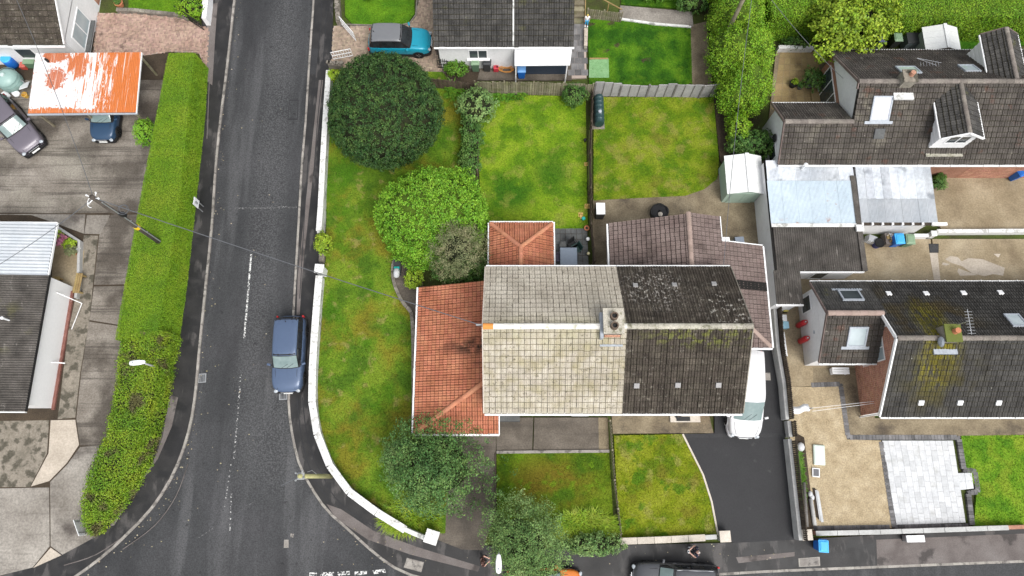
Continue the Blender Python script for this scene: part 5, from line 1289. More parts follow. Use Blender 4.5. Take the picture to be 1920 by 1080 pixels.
# ------------------------------------------------------------------ west building, north-west house, rusty carport
wb = thing('bungalow', 'white walled west building with corrugated roof along the concrete yard', 'house', (-30,9,0))
MB().box(-40,-27.05,3.9,11.3,-.1,2.62).build('wall', MT['upvc'], wb); MB().box(-40,-28.9,11.3,14.2,-.1,2.5).build('conservatory_wall', MT['upvc'], wb)
MB().box(-27.05,-26.88,3.8,11.0,-.1,.22).build('plinth', MT['red_paint'], wb)
MB().box(-40,-26.9,3.55,11.3,2.60,2.66).build('roof_deck', MT['felt'], wb)
corr_roof(wb,(-26.85,3.5,2.72),(-26.85,11.25,2.72),(-36,3.5,3.3),'asbestos',8,.13,.028)
corr_roof(wb,(-27.0,11.27,2.66),(-27.0,14.5,2.66),(-36,11.27,3.2),'polycarb',4,.19,.034)
bar(wb,'fascia',(-26.85,3.5,2.62),(-26.85,11.3,2.62),.04,.16,'black'); bar(wb,'fascia',(-26.95,11.3,2.60),(-26.95,14.55,2.60),.05,.14,'upvc'); bar(wb,'fascia',(-36,14.55,2.9),(-26.95,14.55,2.64),.05,.14,'upvc'); bar(wb,'fascia',(-36,3.44,3.0),(-26.85,3.44,2.64),.05,.2,'upvc')
MB().tube([(-28.6,8.6,2.8),(-28.6,8.6,3.35)],.05,8).lathe([(.09,3.35),(.09,3.45),(.02,3.5)],10,(-28.6,8.6,0)).build('vent_pipe', MT['zinc_white'], wb)
bar(wb,'drain_pipe',(-27.0,10.55,1.6),(-26.2,10.2,.3),.05,.05,'upvc'); bar(wb,'downpipe',(-26.2,10.2,.3),(-26.6,8.6,.25),.035,.035,'upvc'); bar(wb,'drain_pipe',(-27.1,6.5,.9),(-26.5,6.5,.5),.06,.06,'upvc')
ct = thing('court_wall', 'low grey wall round the small flower court by the west building', 'wall', W(130,480,0))
q=[W(*p,.45) for p in [(106,425),(148,452),(146,515),(141,558)]]
wall_path(q,.16,-.1,.55,MT['grey_render'],ct,'wall_body')
nw = thing('bungalow', 'white house at the top left with mossy dark tiled roof', 'house', (-32,29,0))
H6 = House(nw)
MB().box(-40,-28.5,26.8,34,-.1,2.75).build('wall', MT['white_wall'], nw)
MB().add([(-28.5,26.8,2.7),(-28.5,34,2.7),(-28.5,30.4,5.2)],[(0,1,2)]).build('gable_wall', MT['white_wall'], nw)
rf = MB().slab([(-40,26.5,2.8),(-28.45,26.5,2.8),(-28.45,30.4,5.4),(-40,30.4,5.4)],.1).slab([(-28.45,34.3,2.8),(-40,34.3,2.8),(-40,30.4,5.4),(-28.45,30.4,5.4)],.1).build('roof', MT['felt'], nw)
H6.slope(rf,[(-40,26.47,2.8),(-28.42,26.47,2.8),(-28.42,30.4,5.4),(-40,30.4,5.4)],'t_dark',.30,.335,'flat')
gutter(rf,(-40,26.4,2.76),(-28.4,26.4,2.76)); bar(rf,'verge_board',(-28.4,26.5,2.84),(-28.4,30.4,5.44),.05,.14,'upvc')
window(nw,(-28.49,28.6,1.45),(0,1,0),(0,0,1),2.3,1.5,(1,0,0),2,'glass_pale',frame='upvc'); MB().box(-28.48,-28.2,27.4,29.8,.60,.68).build('window_sill', MT['slab_grey'], nw)
window(nw,(-31.8,26.79,1.4),(1,0,0),(0,0,1),1.2,1.1,(0,-1,0),1); brick_face(nw,(-28.49,31.4,.1),(0,1,0),(0,0,1),(1,0,0),2.4,2.3)
H6.finish()
ru = thing('carport', 'carport with rust-streaked orange and white corrugated roof', 'carport', (-27,24,0))
corr_roof(ru,(-30.35,22.0,2.16),(-23.58,22.08,2.16),(-30.5,26.2,2.3),'rust_tin',8,.10,.022)
for x,y in ((-30.0,22.2),(-26.9,22.2),(-23.8,22.2),(-30.0,26.0),(-23.8,26.0),(-25.6,26.0)): MB().cbox((x,y,1.08),(.11,.11,2.16)).build('post', MT['wood_grey'], ru)
bar(ru,'beam',(-30.4,22.05,2.07),(-23.6,22.1,2.07),.08,.14,'wood_brown'); bar(ru,'beam',(-30.4,26.1,2.2),(-23.8,26.1,2.2),.08,.14,'wood_brown'); bar(ru,'fascia',(-23.55,22.0,2.14),(-23.72,26.25,2.28),.04,.12,'upvc'); bar(ru,'gutter',(-30.4,21.95,2.1),(-23.5,22.02,2.1),.1,.08,'lead')
MB().tube([(-29.6,25.6,2.2),(-29.6,25.6,2.6)],.08,10).build('flue_pipe', MT['black'], ru)
# ================================================================== vegetation
def quads_mesh(name, V, mat, parent=None, smooth=False):
    """V: (N,4,3) array of quads"""
    n = len(V); me = bpy.data.meshes.new(name)
    me.vertices.add(4*n); me.vertices.foreach_set('co', V.reshape(-1).astype(np.float32))
    me.loops.add(4*n); me.loops.foreach_set('vertex_index', np.arange(4*n, dtype=np.int32))
    me.polygons.add(n); me.polygons.foreach_set('loop_start', np.arange(0,4*n,4,dtype=np.int32))
    me.update(calc_edges=True); me.materials.append(MT[mat])
    return link_mesh(name, me, None, parent)
def nrmz(a): return a/np.maximum(1e-9,np.linalg.norm(a,axis=1,keepdims=True))
def leaves(name, C, N_, S, mat, parent, aspect=.6, fold=.12):
    C = C - np.array(top_of(parent).location) if parent is not None else C
    r = rng.normal(size=C.shape); t1 = nrmz(np.cross(N_, r)); t2 = np.cross(N_, t1); S = S[:,None]
    V = np.stack([C-t1*S*.5, C+t2*S*aspect*.5+N_*S*fold, C+t1*S*.5, C-t2*S*aspect*.5+N_*S*fold], axis=1)
    return quads_mesh(name, V, mat, parent)
class Lobes:
    def __init__(s, n, amp, seed, k=4):
        r = np.random.default_rng(seed); s.d = nrmz(r.normal(size=(n,3))); s.a = r.uniform(-.6,1,size=n)*amp; s.k = k
    def __call__(s, d): return 1+(np.clip(d@s.d.T,0,1)**s.k)@s.a
def sphere_dirs(n, zmin=-.35):
    d = nrmz(rng.normal(size=(n*3,3))); return d[d[:,2] > zmin][:n]
def crown(parent, c, rad, ncl, per, clr, leaf, mat, lump=.14, seed=1, core=.8, zmin=-.35, shell=(.80,1.02), upb=.45, aspect=.6, name='crown', rnorm=.65, inner=.15, coremat='twig_shade', hf=.11):
    c = np.array(c); rad = np.array(rad); lb = Lobes(22, lump, seed, 7)
    hb = Lobes(110, hf, seed+500, 70)
    d = sphere_dirs(ncl, zmin); f = (lb(d)*hb(d))[:,None]
    u = rng.uniform(shell[0],shell[1],size=(len(d),1)); u[rng.random(len(d)) < inner] *= .82
    cc = c + d*rad*f*u
    tint = np.repeat(np.arange(len(d)), per)
    dd = d[tint]; P = cc[tint] + nrmz(rng.normal(size=(len(tint),3)))*(rng.random((len(tint),1))**.5)*clr
    nn = nrmz(dd*.6 + np.array([0,0,upb]) + rng.normal(size=P.shape)*rnorm*.6)
    S = leaf*rng.uniform(.65,1.3,size=len(P))
    P[:,2] = np.maximum(P[:,2], .14)
    o = leaves(name, P, nn, S, mat, parent, aspect)
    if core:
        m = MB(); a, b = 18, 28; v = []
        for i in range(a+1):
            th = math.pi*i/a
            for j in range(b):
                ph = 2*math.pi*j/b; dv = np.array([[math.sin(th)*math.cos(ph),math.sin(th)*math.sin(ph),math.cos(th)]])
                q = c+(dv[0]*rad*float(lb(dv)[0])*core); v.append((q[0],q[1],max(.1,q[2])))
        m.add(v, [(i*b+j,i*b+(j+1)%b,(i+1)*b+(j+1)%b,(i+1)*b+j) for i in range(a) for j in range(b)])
        m.build('inner_core', MT[coremat], parent, smooth=True)  # solid filler core; the dark version paints in shade between leaves
    return o
def trunk(parent, base, top, r0, r1, limbs=5, spread=1.2, h0=.45):
    b, t_ = Vector(base), Vector(top); mid = b.lerp(t_,.5)+V3(random.uniform(-.1,.1),random.uniform(-.1,.1),0)
    m = MB().tube([b,mid,t_],[r0,(r0+r1)/2,r1],10)
    for k in range(limbs):
        a = 2*math.pi*k/limbs+random.uniform(-.4,.4); s = b.lerp(t_,random.uniform(h0,.85))
        e = s+V3(math.cos(a)*spread,math.sin(a)*spread,spread*.6); q = s.lerp(e,.5)+V3(0,0,.1)
        m.tube([s,q,e],[r1*.8,r1*.55,r1*.2],7)
    return m.build('trunk', MT['bark'], parent, smooth=True)

# big dark dome tree
c = W(722,205,2.7); t = thing('dome_tree', 'large dark evergreen tree clipped to a round dome beside the white wall', 'tree', (c.x,c.y,.1))
trunk(t,(c.x,c.y,.05),(c.x,c.y,3.2),.22,.1,6,1.6); crown(t,(c.x,c.y,2.55),(3.40,3.48,2.75),4200,15,.16,.105,'l_dome',.07,3,.90,-.7,(.90,1.02),.45,.62,rnorm=.9,inner=.12,hf=.05)
# bright round shrub
c = W(817,405,2.2); t = thing('round_shrub', 'bright green rounded shrub beside the corner lawn', 'shrub', (c.x,c.y,.1))
trunk(t,(c.x,c.y,.05),(c.x,c.y,2.2),.15,.08,5,1.2); crown(t,(c.x+.05,c.y,2.0),(2.98,3.0,2.3),2600,16,.22,.12,'l_bright',.11,7,.86,-.6,(.86,1.03),.5,.6,rnorm=.9,coremat='hedge_core')
# small olive tree in front of it
c = W(858,468,3.0); t = thing('olive_tree', 'grey olive feathery small tree overlapping the bright round shrub', 'tree', (c.x,c.y,.1))
trunk(t,(c.x,c.y,.05),(c.x,c.y,3.2),.1,.05,6,.9); crown(t,(c.x,c.y+.1,3.0),(1.35,1.6,1.6),700,22,.24,.09,'l_olive',.5,9,.5,-.6,(.55,1.15),.4,.4,rnorm=1.0); crown(t,(c.x+.2,c.y-.5,2.1),(1.7,1.3,1.3),520,16,.24,.11,'l_shrub',.45,10,.5,-.6,(.55,1.12),.4,.45,name='lower_crown')
# front-left dark tree
c = W(797,882,2.6); t = thing('garden_tree', 'dark green feathery tree at the bottom left of the orange extension', 'tree', (c.x,c.y,.1))
trunk(t,(c.x,c.y,.05),(c.x,c.y,2.9),.14,.06,7,1.3); crown(t,(c.x+.2,c.y+.05,2.4),(1.95,2.25,1.9),800,26,.30,.12,'l_tree',.6,13,.52,-.55,(.6,1.16),.45,.5,rnorm=1.0); crown(t,(c.x-1.35,c.y+.55,2.1),(.95,1.2,1.2),280,14,.25,.13,'l_bluish',.2,14,.5,-.5,(.7,1.05),.45,.45,name='side_crown')
# bottom tree over the pavement
c = W(983,1012,3.2); t = thing('street_tree', 'grey-green small tree overhanging the bottom pavement beside the lamp', 'tree', (c.x,c.y,.1))
trunk(t,(c.x,c.y,.05),(c.x,c.y,3.4),.13,.06,7,1.2); crown(t,(c.x,c.y-.15,3.0),(1.8,1.95,1.7),850,26,.28,.095,'l_bluish',.55,17,.50,-.5,(.58,1.15),.45,.5,rnorm=1.0)
# shrubs: (pixel, centre height, radii, clumps, per, leaf, material, label)
SH = [((357,12),.8,(.95,.8,.7),160,14,.11,'l_conifer','bush with yellow green tips beside the pink drive'),
 ((271,247),.9,(.52,.75,.75),160,14,.11,'l_bright','small upright bush against the trimmed hedge'),
 ((777,521),.6,(.5,.6,.55),130,14,.10,'l_lime','small lime yellow bush beside the orange roof'),
 ((893,200),1.1,(1.1,1.2,1.0),260,14,.13,'l_bluish','leafy green shrub at the head of the fence border'),
 ((882,250),.9,(.65,1.3,.85),220,14,.12,'l_shrub','dark shrub halfway along the fence border'),
 ((880,300),.8,(.6,1.0,.75),170,14,.12,'l_shrub','dark low shrub at the foot of the fence border'),
 ((1077,178),.8,(.75,.65,.75),190,14,.10,'l_shrub','round dark shrub in the corner by the pale board fence'),
 ((1408,270),1.1,(1.5,.7,.95),330,14,.13,'l_shrub','ivy covered bush above the pale metal shed'),
 ((1385,238),1.2,(.65,1.0,1.0),220,14,.13,'l_conifer','bright leafy bush below the conifer hedge'),
 ((1759,340),.6,(.42,.5,.5),110,14,.10,'l_shrub','small shrub against the brick front of the upper right house'),
 ((1355,160),.9,(.5,1.2,.8),170,14,.11,'l_shrub','scrubby shrub at the right end of the panel fence'),
 ((605,456),1.1,(.42,.6,.55),110,13,.13,'l_maple','yellow green creeper covering the gap of the white wall'),
 ((627,142),.9,(.35,.3,.4),60,13,.12,'l_lime','yellow tuft at the top end of the white wall'),
 ((1110,1022),.6,(1.4,.55,.55),280,14,.10,'l_bluish','low hedge bush beside the grasses above the bottom pavement'),
 ((855,128),.7,(.7,.5,.5),120,14,.11,'l_fern','feathery green bush beside the paved drive of the teal car'),
 ((1495,80),.5,(.9,.5,.4),110,12,.12,'l_shrub','dark groundcover bush behind the yellow terrace'),
 ((1300,5),.8,(1.0,.6,.7),150,14,.12,'l_shrub','dark bush at the top of the sloping path'),
 ((1235,-12),.6,(1.2,.5,.5),120,14,.12,'l_fern','low green bush above the sloping path'),
 ((690,-10),.5,(.3,.3,.4),50,13,.11,'l_shrub','small shrub in the lawn by the teal car')]
for (p,z,r,nc,pe,lf,mt,lab) in SH:
    c = W(p[0],p[1],z); t = thing('shrub', lab, 'shrub', (c.x,c.y,.1))
    MB().tube([(c.x,c.y,.05),(c.x,c.y,z)],[.05,.03],7).build('stem', MT['bark'], t)
    crown(t,(c.x,c.y,z),r,nc,pe,.16,lf,mt,.25,int(p[0]),.7,-.6,(.7,1.05),.45,.6,name='foliage')
# maple at the upper right
c = W(1598,45,3.2); t = thing('maple_tree', 'lime green broad-leaved tree in front of the top right hedge', 'tree', (c.x,c.y,.1))
trunk(t,(c.x,c.y,.05),(c.x,c.y,3.6),.15,.07,7,1.4); crown(t,(c.x-.1,c.y+.2,3.1),(2.25,1.75,1.4),560,18,.33,.19,'l_maple',.4,23,.5,-.5,(.6,1.12),.55,.65,rnorm=.8)
# long-bladed plants
def blades(name, lab, px, z0, R_, n, ln, mat, cat='plant', wid=.03, droop=.6):
    c = W(px[0],px[1],.3); t = thing(name, lab, cat, (c.x,c.y,.1)); V = []
    for k in range(n):
        a = random.uniform(0,2*math.pi); rr = random.random()**.5
        b = Vector((math.cos(a)*rr*R_[0], math.sin(a)*rr*R_[1], 0)); out = Vector((b.x*.5+random.uniform(-.6,.6),b.y*.5-.25+random.uniform(-.5,.5),0))
        if out.length < .05: out = Vector((.1,0,0))
        out.normalize(); l = ln*random.uniform(.6,1.2); sd_ = Vector((-out.y,out.x,0))*wid/2*random.uniform(.7,1.4); P = []
        for s in range(5):
            u = s/4; P.append(b+out*l*(u**1.3)*.75+V3(0,0,l*(u*1.1-droop*u*u)))
        for s in range(4):
            w0, w1 = 1-(s/4)**2, 1-((s+1)/4)**2
            V.append([P[s]-sd_*w0,P[s]+sd_*w0,P[s+1]+sd_*w1,P[s+1]-sd_*w1])
    quads_mesh('foliage', np.array([[tuple(q) for q in f] for f in V]), mat, t); return t
blades('montbretia', 'clump of arching yellow green blades between dark tree and white wall', (768,970), 0, (1.6,.8), 1500, .75, 'l_blade', wid=.026)
blades('montbretia', 'clump of upright yellow green blades at the foot of the square lawn', (1098,985), 0, (1.7,.7), 1700, .75, 'l_blade', wid=.026)
blades('fern', 'bright fern spreading over the brown bed by the dark dome tree', (852,170), 0, (.5,.5), 150, .85, 'l_fern', wid=.10)
blades('fern', 'leafy rhubarb-like clump at the foot of the pale board fence', (960,178), 0, (.8,.3), 120, .6, 'l_fern', wid=.12)
blades('fern', 'green leafy clump beside the shrub border and pale fence', (925,182), 0, (.5,.3), 90, .6, 'l_fern', wid=.12)
blades('yucca', 'pale spiky tuft on the weedy bed by the gravel yard', (1505,900), 0, (.16,1.9), 700, .28, 'l_fern', wid=.04)

# ---- hedges
def hedge(name, lab, st, mat, dens, leaf, jit=.05, lump=0.0, coremat='twig_shade', cap=True, cat='hedge', topz=1):
    """st: stations of four points (left base, left top, right top, right base)"""
    S = [[Vector(p) for p in q] for q in st]
    o0 = S[0][0]; t = thing(name, lab, cat, (o0.x,o0.y,0))
    faces = []
    for a,b in zip(S,S[1:]):
        for k in range(3): faces.append((a[k],b[k],b[k+1],a[k+1]))
    if cap:
        for q in (S[0],S[-1]): faces.append(tuple(q))
    P_, N_ = [], []
    cen = np.array([tuple(p) for q in S for p in q]).mean(0)
    for fi,f in enumerate(faces):
        A,B,C,D = [np.array(tuple(p)) for p in f]
        ar = (np.linalg.norm(np.cross(B-A,C-A))+np.linalg.norm(np.cross(C-A,D-A)))/2; n = int(ar*dens)
        if n == 0: continue
        u, v = rng.random((n,1)), rng.random((n,1)); p = A*(1-u)*(1-v)+B*u*(1-v)+C*u*v+D*(1-u)*v
        nn = np.cross(C-A, D-B); nn = nn/np.linalg.norm(nn)
        # outward
        loc = (A+B+C+D)/4; k = np.argmin([np.linalg.norm(np.array(tuple((q[0]+q[3])/2+V3(0,0,.8)))-loc) for q in S]); mid = np.array(tuple((S[k][0]+S[k][3])/2+V3(0,0,.8)))
        if nn@(loc-mid) < 0: nn = -nn
        bump = 0
        if lump: bump = (np.sin(p[:,0]*2.1+1)*np.sin(p[:,1]*1.7)+np.sin(p[:,1]*3.9+p[:,0]*1.3)*.6+np.sin(p[:,2]*3+p[:,0]*2))[:,None]*lump
        p = p + nn*(rng.normal(size=(n,1))*jit-.02+bump)
        P_.append(p); N_.append(nrmz(nn[None,:]*.9+rng.normal(size=(n,3))*.55+np.array([0,0,.25])))
    P_, N_ = np.concatenate(P_), np.concatenate(N_); P_[:,2] = np.maximum(P_[:,2],.12)
    leaves('foliage', P_, N_, leaf*rng.uniform(.65,1.35,size=len(P_)), mat, t, .6)
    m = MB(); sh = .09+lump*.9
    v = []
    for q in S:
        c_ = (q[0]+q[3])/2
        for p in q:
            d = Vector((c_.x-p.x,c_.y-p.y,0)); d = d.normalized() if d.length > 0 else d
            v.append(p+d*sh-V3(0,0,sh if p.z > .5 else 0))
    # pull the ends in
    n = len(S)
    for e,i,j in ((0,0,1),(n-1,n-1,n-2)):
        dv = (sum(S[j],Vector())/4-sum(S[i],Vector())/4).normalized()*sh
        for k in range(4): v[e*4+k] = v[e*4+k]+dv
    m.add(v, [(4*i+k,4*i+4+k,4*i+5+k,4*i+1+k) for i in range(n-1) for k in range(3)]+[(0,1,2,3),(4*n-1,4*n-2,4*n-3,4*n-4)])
    m.build('inner_core', MT[coremat], t); return t  # solid filler core, its dark version standing for twigs and leaf shade
ys = [26.5,22,16.5,11.5,7.7]; Lx = [-22.25,-22.45,-22.7,-22.85,-22.95]; Rt = [-20.55,-20.45,-20.28,-20.4,-20.55]; Rb = [-20.38,-20.16,-20.08,-20.0,-20.05]
hedge('trimmed_hedge','long flat-topped trimmed hedge between the concrete yard and road',[((Lx[i],ys[i],.05),(Lx[i],ys[i],1.9),(Rt[i],ys[i],1.9),(Rb[i],ys[i],.05)) for i in range(5)],'l_hedge',1500,.052,.02,.010,coremat='hedge_core')
rst = []
for (l,y0),(r,y1),(b,y2),z in [((226,622),(308,620),(341,634),1.84),((214,720),(292,722),(322,725),1.75),((198,812),(268,815),(301,820),1.65),((174,863),(243,868),(278,880),1.6),((151,933),(206,925),(248,933),1.5),((152,985),(180,975),(215,978),1.25),((165,1004),(178,1000),(196,996),.8)]:
    a, c_, d = W(l,y0,z), W(r,y1,z), W(b,y2,.05); rst.append(((a.x,(a.y+c_.y)/2,.05),(a.x+.08,(a.y+c_.y)/2,z),(c_.x,(a.y+c_.y)/2,z),(d.x,d.y,.05)))
hedge('rough_hedge','shaggy hedge with brown bare patches curving round the road corner',rst,'l_rough',850,.085,.10,.055)
t = thing('conifer_hedge','tall bright conifer hedge left of the yellow terrace','hedge',(14.7,28,.1))
for k,(x,y,z,r) in enumerate([(14.75,23.9,1.9,(1.55,1.5,1.9)),(14.3,26.0,2.2,(1.5,1.7,2.2)),(15.3,26.4,2.1,(1.25,1.7,2.1)),(14.6,28.8,2.3,(1.6,1.8,2.3)),(15.2,31.0,2.2,(1.4,1.8,2.3)),(14.3,32.0,2.3,(1.4,1.9,2.3)),(14.8,34.6,2.3,(1.7,1.9,2.3))]):
    MB().tube([(x,y,.05),(x,y,z)],[.12,.06],8).build('trunk', MT['bark'], t)
    crown(t,(x,y,z),r,620,20,.26,.11,'l_conifer',.22,50+k,.80,-.7,(.80,1.05),.4,.5,rnorm=.9,coremat='hedge_core')
ya = W(1700,31,2.6).y
hedge('trimmed_hedge','broad flat-topped hedge along the top right edge',[((16.9,ya,.05),(16.9,ya+7,.05),(16.9,ya+7,2.6),(16.9,ya,2.6)) for _ in ()] or [((x,ya+6.5,.05),(x,ya+6.5,2.6),(x,ya,2.6),(x,ya-.15,.05)) for x in (16.8,21,26,31,37)],'l_conifer',420,.085,.04,.02,coremat='hedge_core')

# ---- grass: short blades on every lawn
for ln_,(poly,mat,z,dens) in list(LAWNS.items()):
    xs, ys_ = [p[0] for p in poly],[p[1] for p in poly]; bx0,bx1,by0,by1 = min(xs),max(xs),min(ys_),max(ys_)
    n = int((bx1-bx0)*(by1-by0)*dens); X, Y = rng.uniform(bx0,bx1,n), rng.uniform(by0,by1,n)
    k = inside_np(X,Y,poly); X, Y = X[k], Y[k]; n = len(X)
    a = rng.uniform(0,2*np.pi,n); l = rng.uniform(.05,.11,n); wd = rng.uniform(.014,.03,n); tl = rng.uniform(.35,1.2,n)
    B = np.stack([X,Y,np.full(n,z-.004)],1); O = np.stack([np.cos(a),np.sin(a),np.zeros(n)],1); Sd = np.stack([-np.sin(a),np.cos(a),np.zeros(n)],1)*wd[:,None]
    T = B+O*(l*np.sin(tl))[:,None]+np.array([0,0,1.0])*(l*np.cos(tl)*.75)[:,None]; Md = B+(T-B)*.55+np.array([0,0,.008])
    V = np.stack([B, Md-Sd, T, Md+Sd],1)
    o = quads_mesh('grass', V, mat); o['kind'] = 'stuff'; o['label'] = 'short grass blades on the lawn'
# ---- fallen leaves on the road edges
V = []
for k in range(170):
    i = random.randrange(10,len(kl)-8); p = kl[i]+V3(random.gauss(.25,.25) if random.random()<.7 else random.uniform(0,4),random.uniform(-.5,.5),.006); a = random.uniform(0,6.28); s = random.uniform(.025,.06)
    V.append([p+V3(math.cos(a+q)*s,math.sin(a+q)*s*.7,.004*(j%2)) for j,q in enumerate((0,1.6,3.1,4.7))])
for k in range(90):
    p = W(random.uniform(600,1480),random.uniform(985,1060),.11); a = random.uniform(0,6.28); s = random.uniform(.02,.05)
    V.append([p+V3(math.cos(a+q)*s,math.sin(a+q)*s*.7,.004*(j%2)) for j,q in enumerate((0,1.6,3.1,4.7))])
MT['litter'] = mk('fallen_leaf', [(.20,.16,.08),(.34,.31,.24)], 3, .8, rnd=.5)
o = quads_mesh('fallen_leaves', np.array([[tuple(q) for q in f] for f in V]), 'litter'); o['kind'] = 'stuff'; o['label'] = 'scattered fallen leaves along the road edge'
# ================================================================== vehicles
def paint(n, c, flake=.0): 
    if n not in MT: MT[n] = mk(n,[c],rough=.38,spec=.4,coat=.35,fine=.03,fscale=5,local=True,metal=flake)
    return MT[n]
def plate_text(parent, loc, rot, txt, size):
    cu = bpy.data.curves.new('plate_lettering','FONT'); cu.body = txt; cu.size = size; cu.align_x='CENTER'; cu.align_y='CENTER'; cu.extrude=.002
    o = bpy.data.objects.new('plate_lettering',cu); col.objects.link(o); cu.materials.append(MT['plate_ink']); o.parent = parent; o.location = loc; o.rotation_euler = rot
    return o
def car(name, label, loc, rz, L_, Wd, Ht, body, gh, col_b, col_r=None, glass='car_glass', sglass='car_glass_dark', wheel=.33, wb=.60, rails=False, van=False, trim='black', plate=True, cat='car', roofribs=False):
    """x forward. body: (x fraction -.5...5, half-width factor, top z); gh: (x fraction, bottom half w, top half w, bottom z, top z)"""
    t = thing(name, label, cat, (loc.x,loc.y,loc.z), rz); hw = Wd/2; P = paint(*col_b); PR = P if col_r is None else paint(*col_r)
    v = []; zs = .26
    for x,w,zt in body:
        y = hw*w; X = x*L_
        half = [(y*.93,zs),(y,zs+.16),(y*1.0,zs+(zt-zs)*.55),(y*.985,zt-.16),(y*.94,zt-.04),(y*.80,zt),(y*.40,zt+.025)]
        ring = half+[(-a,b) for a,b in reversed(half)]
        e_ = max(0,(abs(x)-.36)/.14)*.16*(1 if x>0 else -1)
        v += [(X-e_*(a/hw)**2,a,b) for a,b in ring]
    n = 14; m = MB(); S = len(body)
    m.add(v, [(i*n+k,i*n+(k+1)%n,(i+1)*n+(k+1)%n,(i+1)*n+k) for i in range(S-1) for k in range(n)]+[tuple(range(n)),tuple(reversed(range((S-1)*n,S*n)))])
    b = m.build('body', P, t, smooth=True, world=False, sub=1)
    # lower cladding
    m = MB(); v = []
    for x,w,zt in body:
        y = hw*w*1.012; v += [(x*L_*1.004,y,zs-.06),(x*L_*1.004,y,zs+.15),(x*L_*1.004,-y,zs+.15),(x*L_*1.004,-y,zs-.06)]
    m.add(v, [(i*4+k,i*4+(k+1)%4,(i+1)*4+(k+1)%4,(i+1)*4+k) for i in range(S-1) for k in range(4)]+[(0,1,2,3),((S-1)*4+3,(S-1)*4+2,(S-1)*4+1,(S-1)*4)])
    m.build('sill_trim', MT['black'] if trim=='black' else P, t, smooth=False, world=False)
    # greenhouse
    def ring(s):
        x,wb_,wt,zb,zt = s; wb_*=hw; wt*=hw
        h = [(wb_,zb),(wt,zt-.05 if zt-zb>.1 else zt),(wt*.90,zt),(wt*.45,zt+.03)]
        bw_ = .13 if x > .03 else (-.10 if x < -.33 else 0)
        return [Vector((x*L_-bw_*(a/hw)**2,a,c_)) for a,c_ in h]+[Vector((x*L_-bw_*(a/hw)**2,-a,c_)) for a,c_ in reversed(h)]
    RG = [ring(s) for s in gh]; G = len(RG)
    def sf(s,tt):
        i = min(int(s),G-2); f = s-i; k = min(int(tt),6); g_ = tt-k
        return (RG[i][k].lerp(RG[i][k+1],g_)).lerp(RG[i+1][k].lerp(RG[i+1][k+1],g_),f)
    m = MB().add([p for r in RG for p in r], [(i*8+k,i*8+k+1,(i+1)*8+k+1,(i+1)*8+k) for i in range(G-1) for k in range(7)]+[tuple(range(8)),tuple(reversed(range((G-1)*8,G*8)))])
    fr = m.build('cabin_frame', PR if van else MT['black'], t, smooth=False, world=False)
    def patch(nm, s0,s1,t0,t1, mat, off, ns=5, nt=8, parent=None):
        pts = [[sf(s0+(s1-s0)*i/ns, t0+(t1-t0)*j/nt) for j in range(nt+1)] for i in range(ns+1)]; V, F = [], []
        for i in range(ns+1):
            for j in range(nt+1):
                a = pts[min(i+1,ns)][j]-pts[max(i-1,0)][j]; c_ = pts[i][min(j+1,nt)]-pts[i][max(j-1,0)]; nn = a.cross(c_)
                if nn.length < 1e-9: nn = Vector((0,0,1))
                nn.normalize()
                ctr = Vector((pts[i][j].x*.6, 0, .6))
                if nn.dot(pts[i][j]-ctr) < 0: nn = -nn
                V.append(pts[i][j]+nn*off)
        F = [(i*(nt+1)+j,i*(nt+1)+j+1,(i+1)*(nt+1)+j+1,(i+1)*(nt+1)+j) for i in range(ns) for j in range(nt)]
        return MB().add(V,F).build(nm, mat, parent or t, smooth=True, world=False)
    # stations: 0 rear base, 1 rear roof edge, 2.. roof, G-2 front roof edge, G-1 cowl
    rp = patch('roof',.96,G-2+.06,.97,6.03,PR,.012,10,12)
    if roofribs:
        for yy in (-.28,-.09,.09,.28): 
            m = MB(); a, c_ = sf(1.2,3.5), sf(G-2.3,3.5); z_ = min(a.z,c_.z)
            MB().tube([(a.x,yy*Wd*.8,a.z+.02),((a.x+c_.x)/2,yy*Wd*.8,(a.z+c_.z)/2+.045),(c_.x,yy*Wd*.8,c_.z+.02)],.012,6).build('roof_rib', PR, rp, world=False)
    patch('windscreen',G-2+.10,G-1-.06,1.1,5.9,MT[glass],.014,5,10)
    for sgn,(a,c_) in ((1,(.10,.86)),(-1,(6.14,6.90))):
        if van: patch('side_window',G-2-.35,G-2+.45,a+.05,c_-.05,MT[sglass],.014,4,3)
        else:
            sp_ = [(1.12,1.0+(G-3)*.34),(1.06+(G-3)*.38,1.0+(G-3)*.70),(1.06+(G-3)*.73,G-2+.42)]
            for s0,s1 in sp_: patch('side_window',s0,s1,a,c_,MT[sglass],.014,4,3)
    patch('rear_window',.14,.90,1.2,5.8,MT['car_glass_dark' if not van else 'car_glass_dark'],.014,3,8)
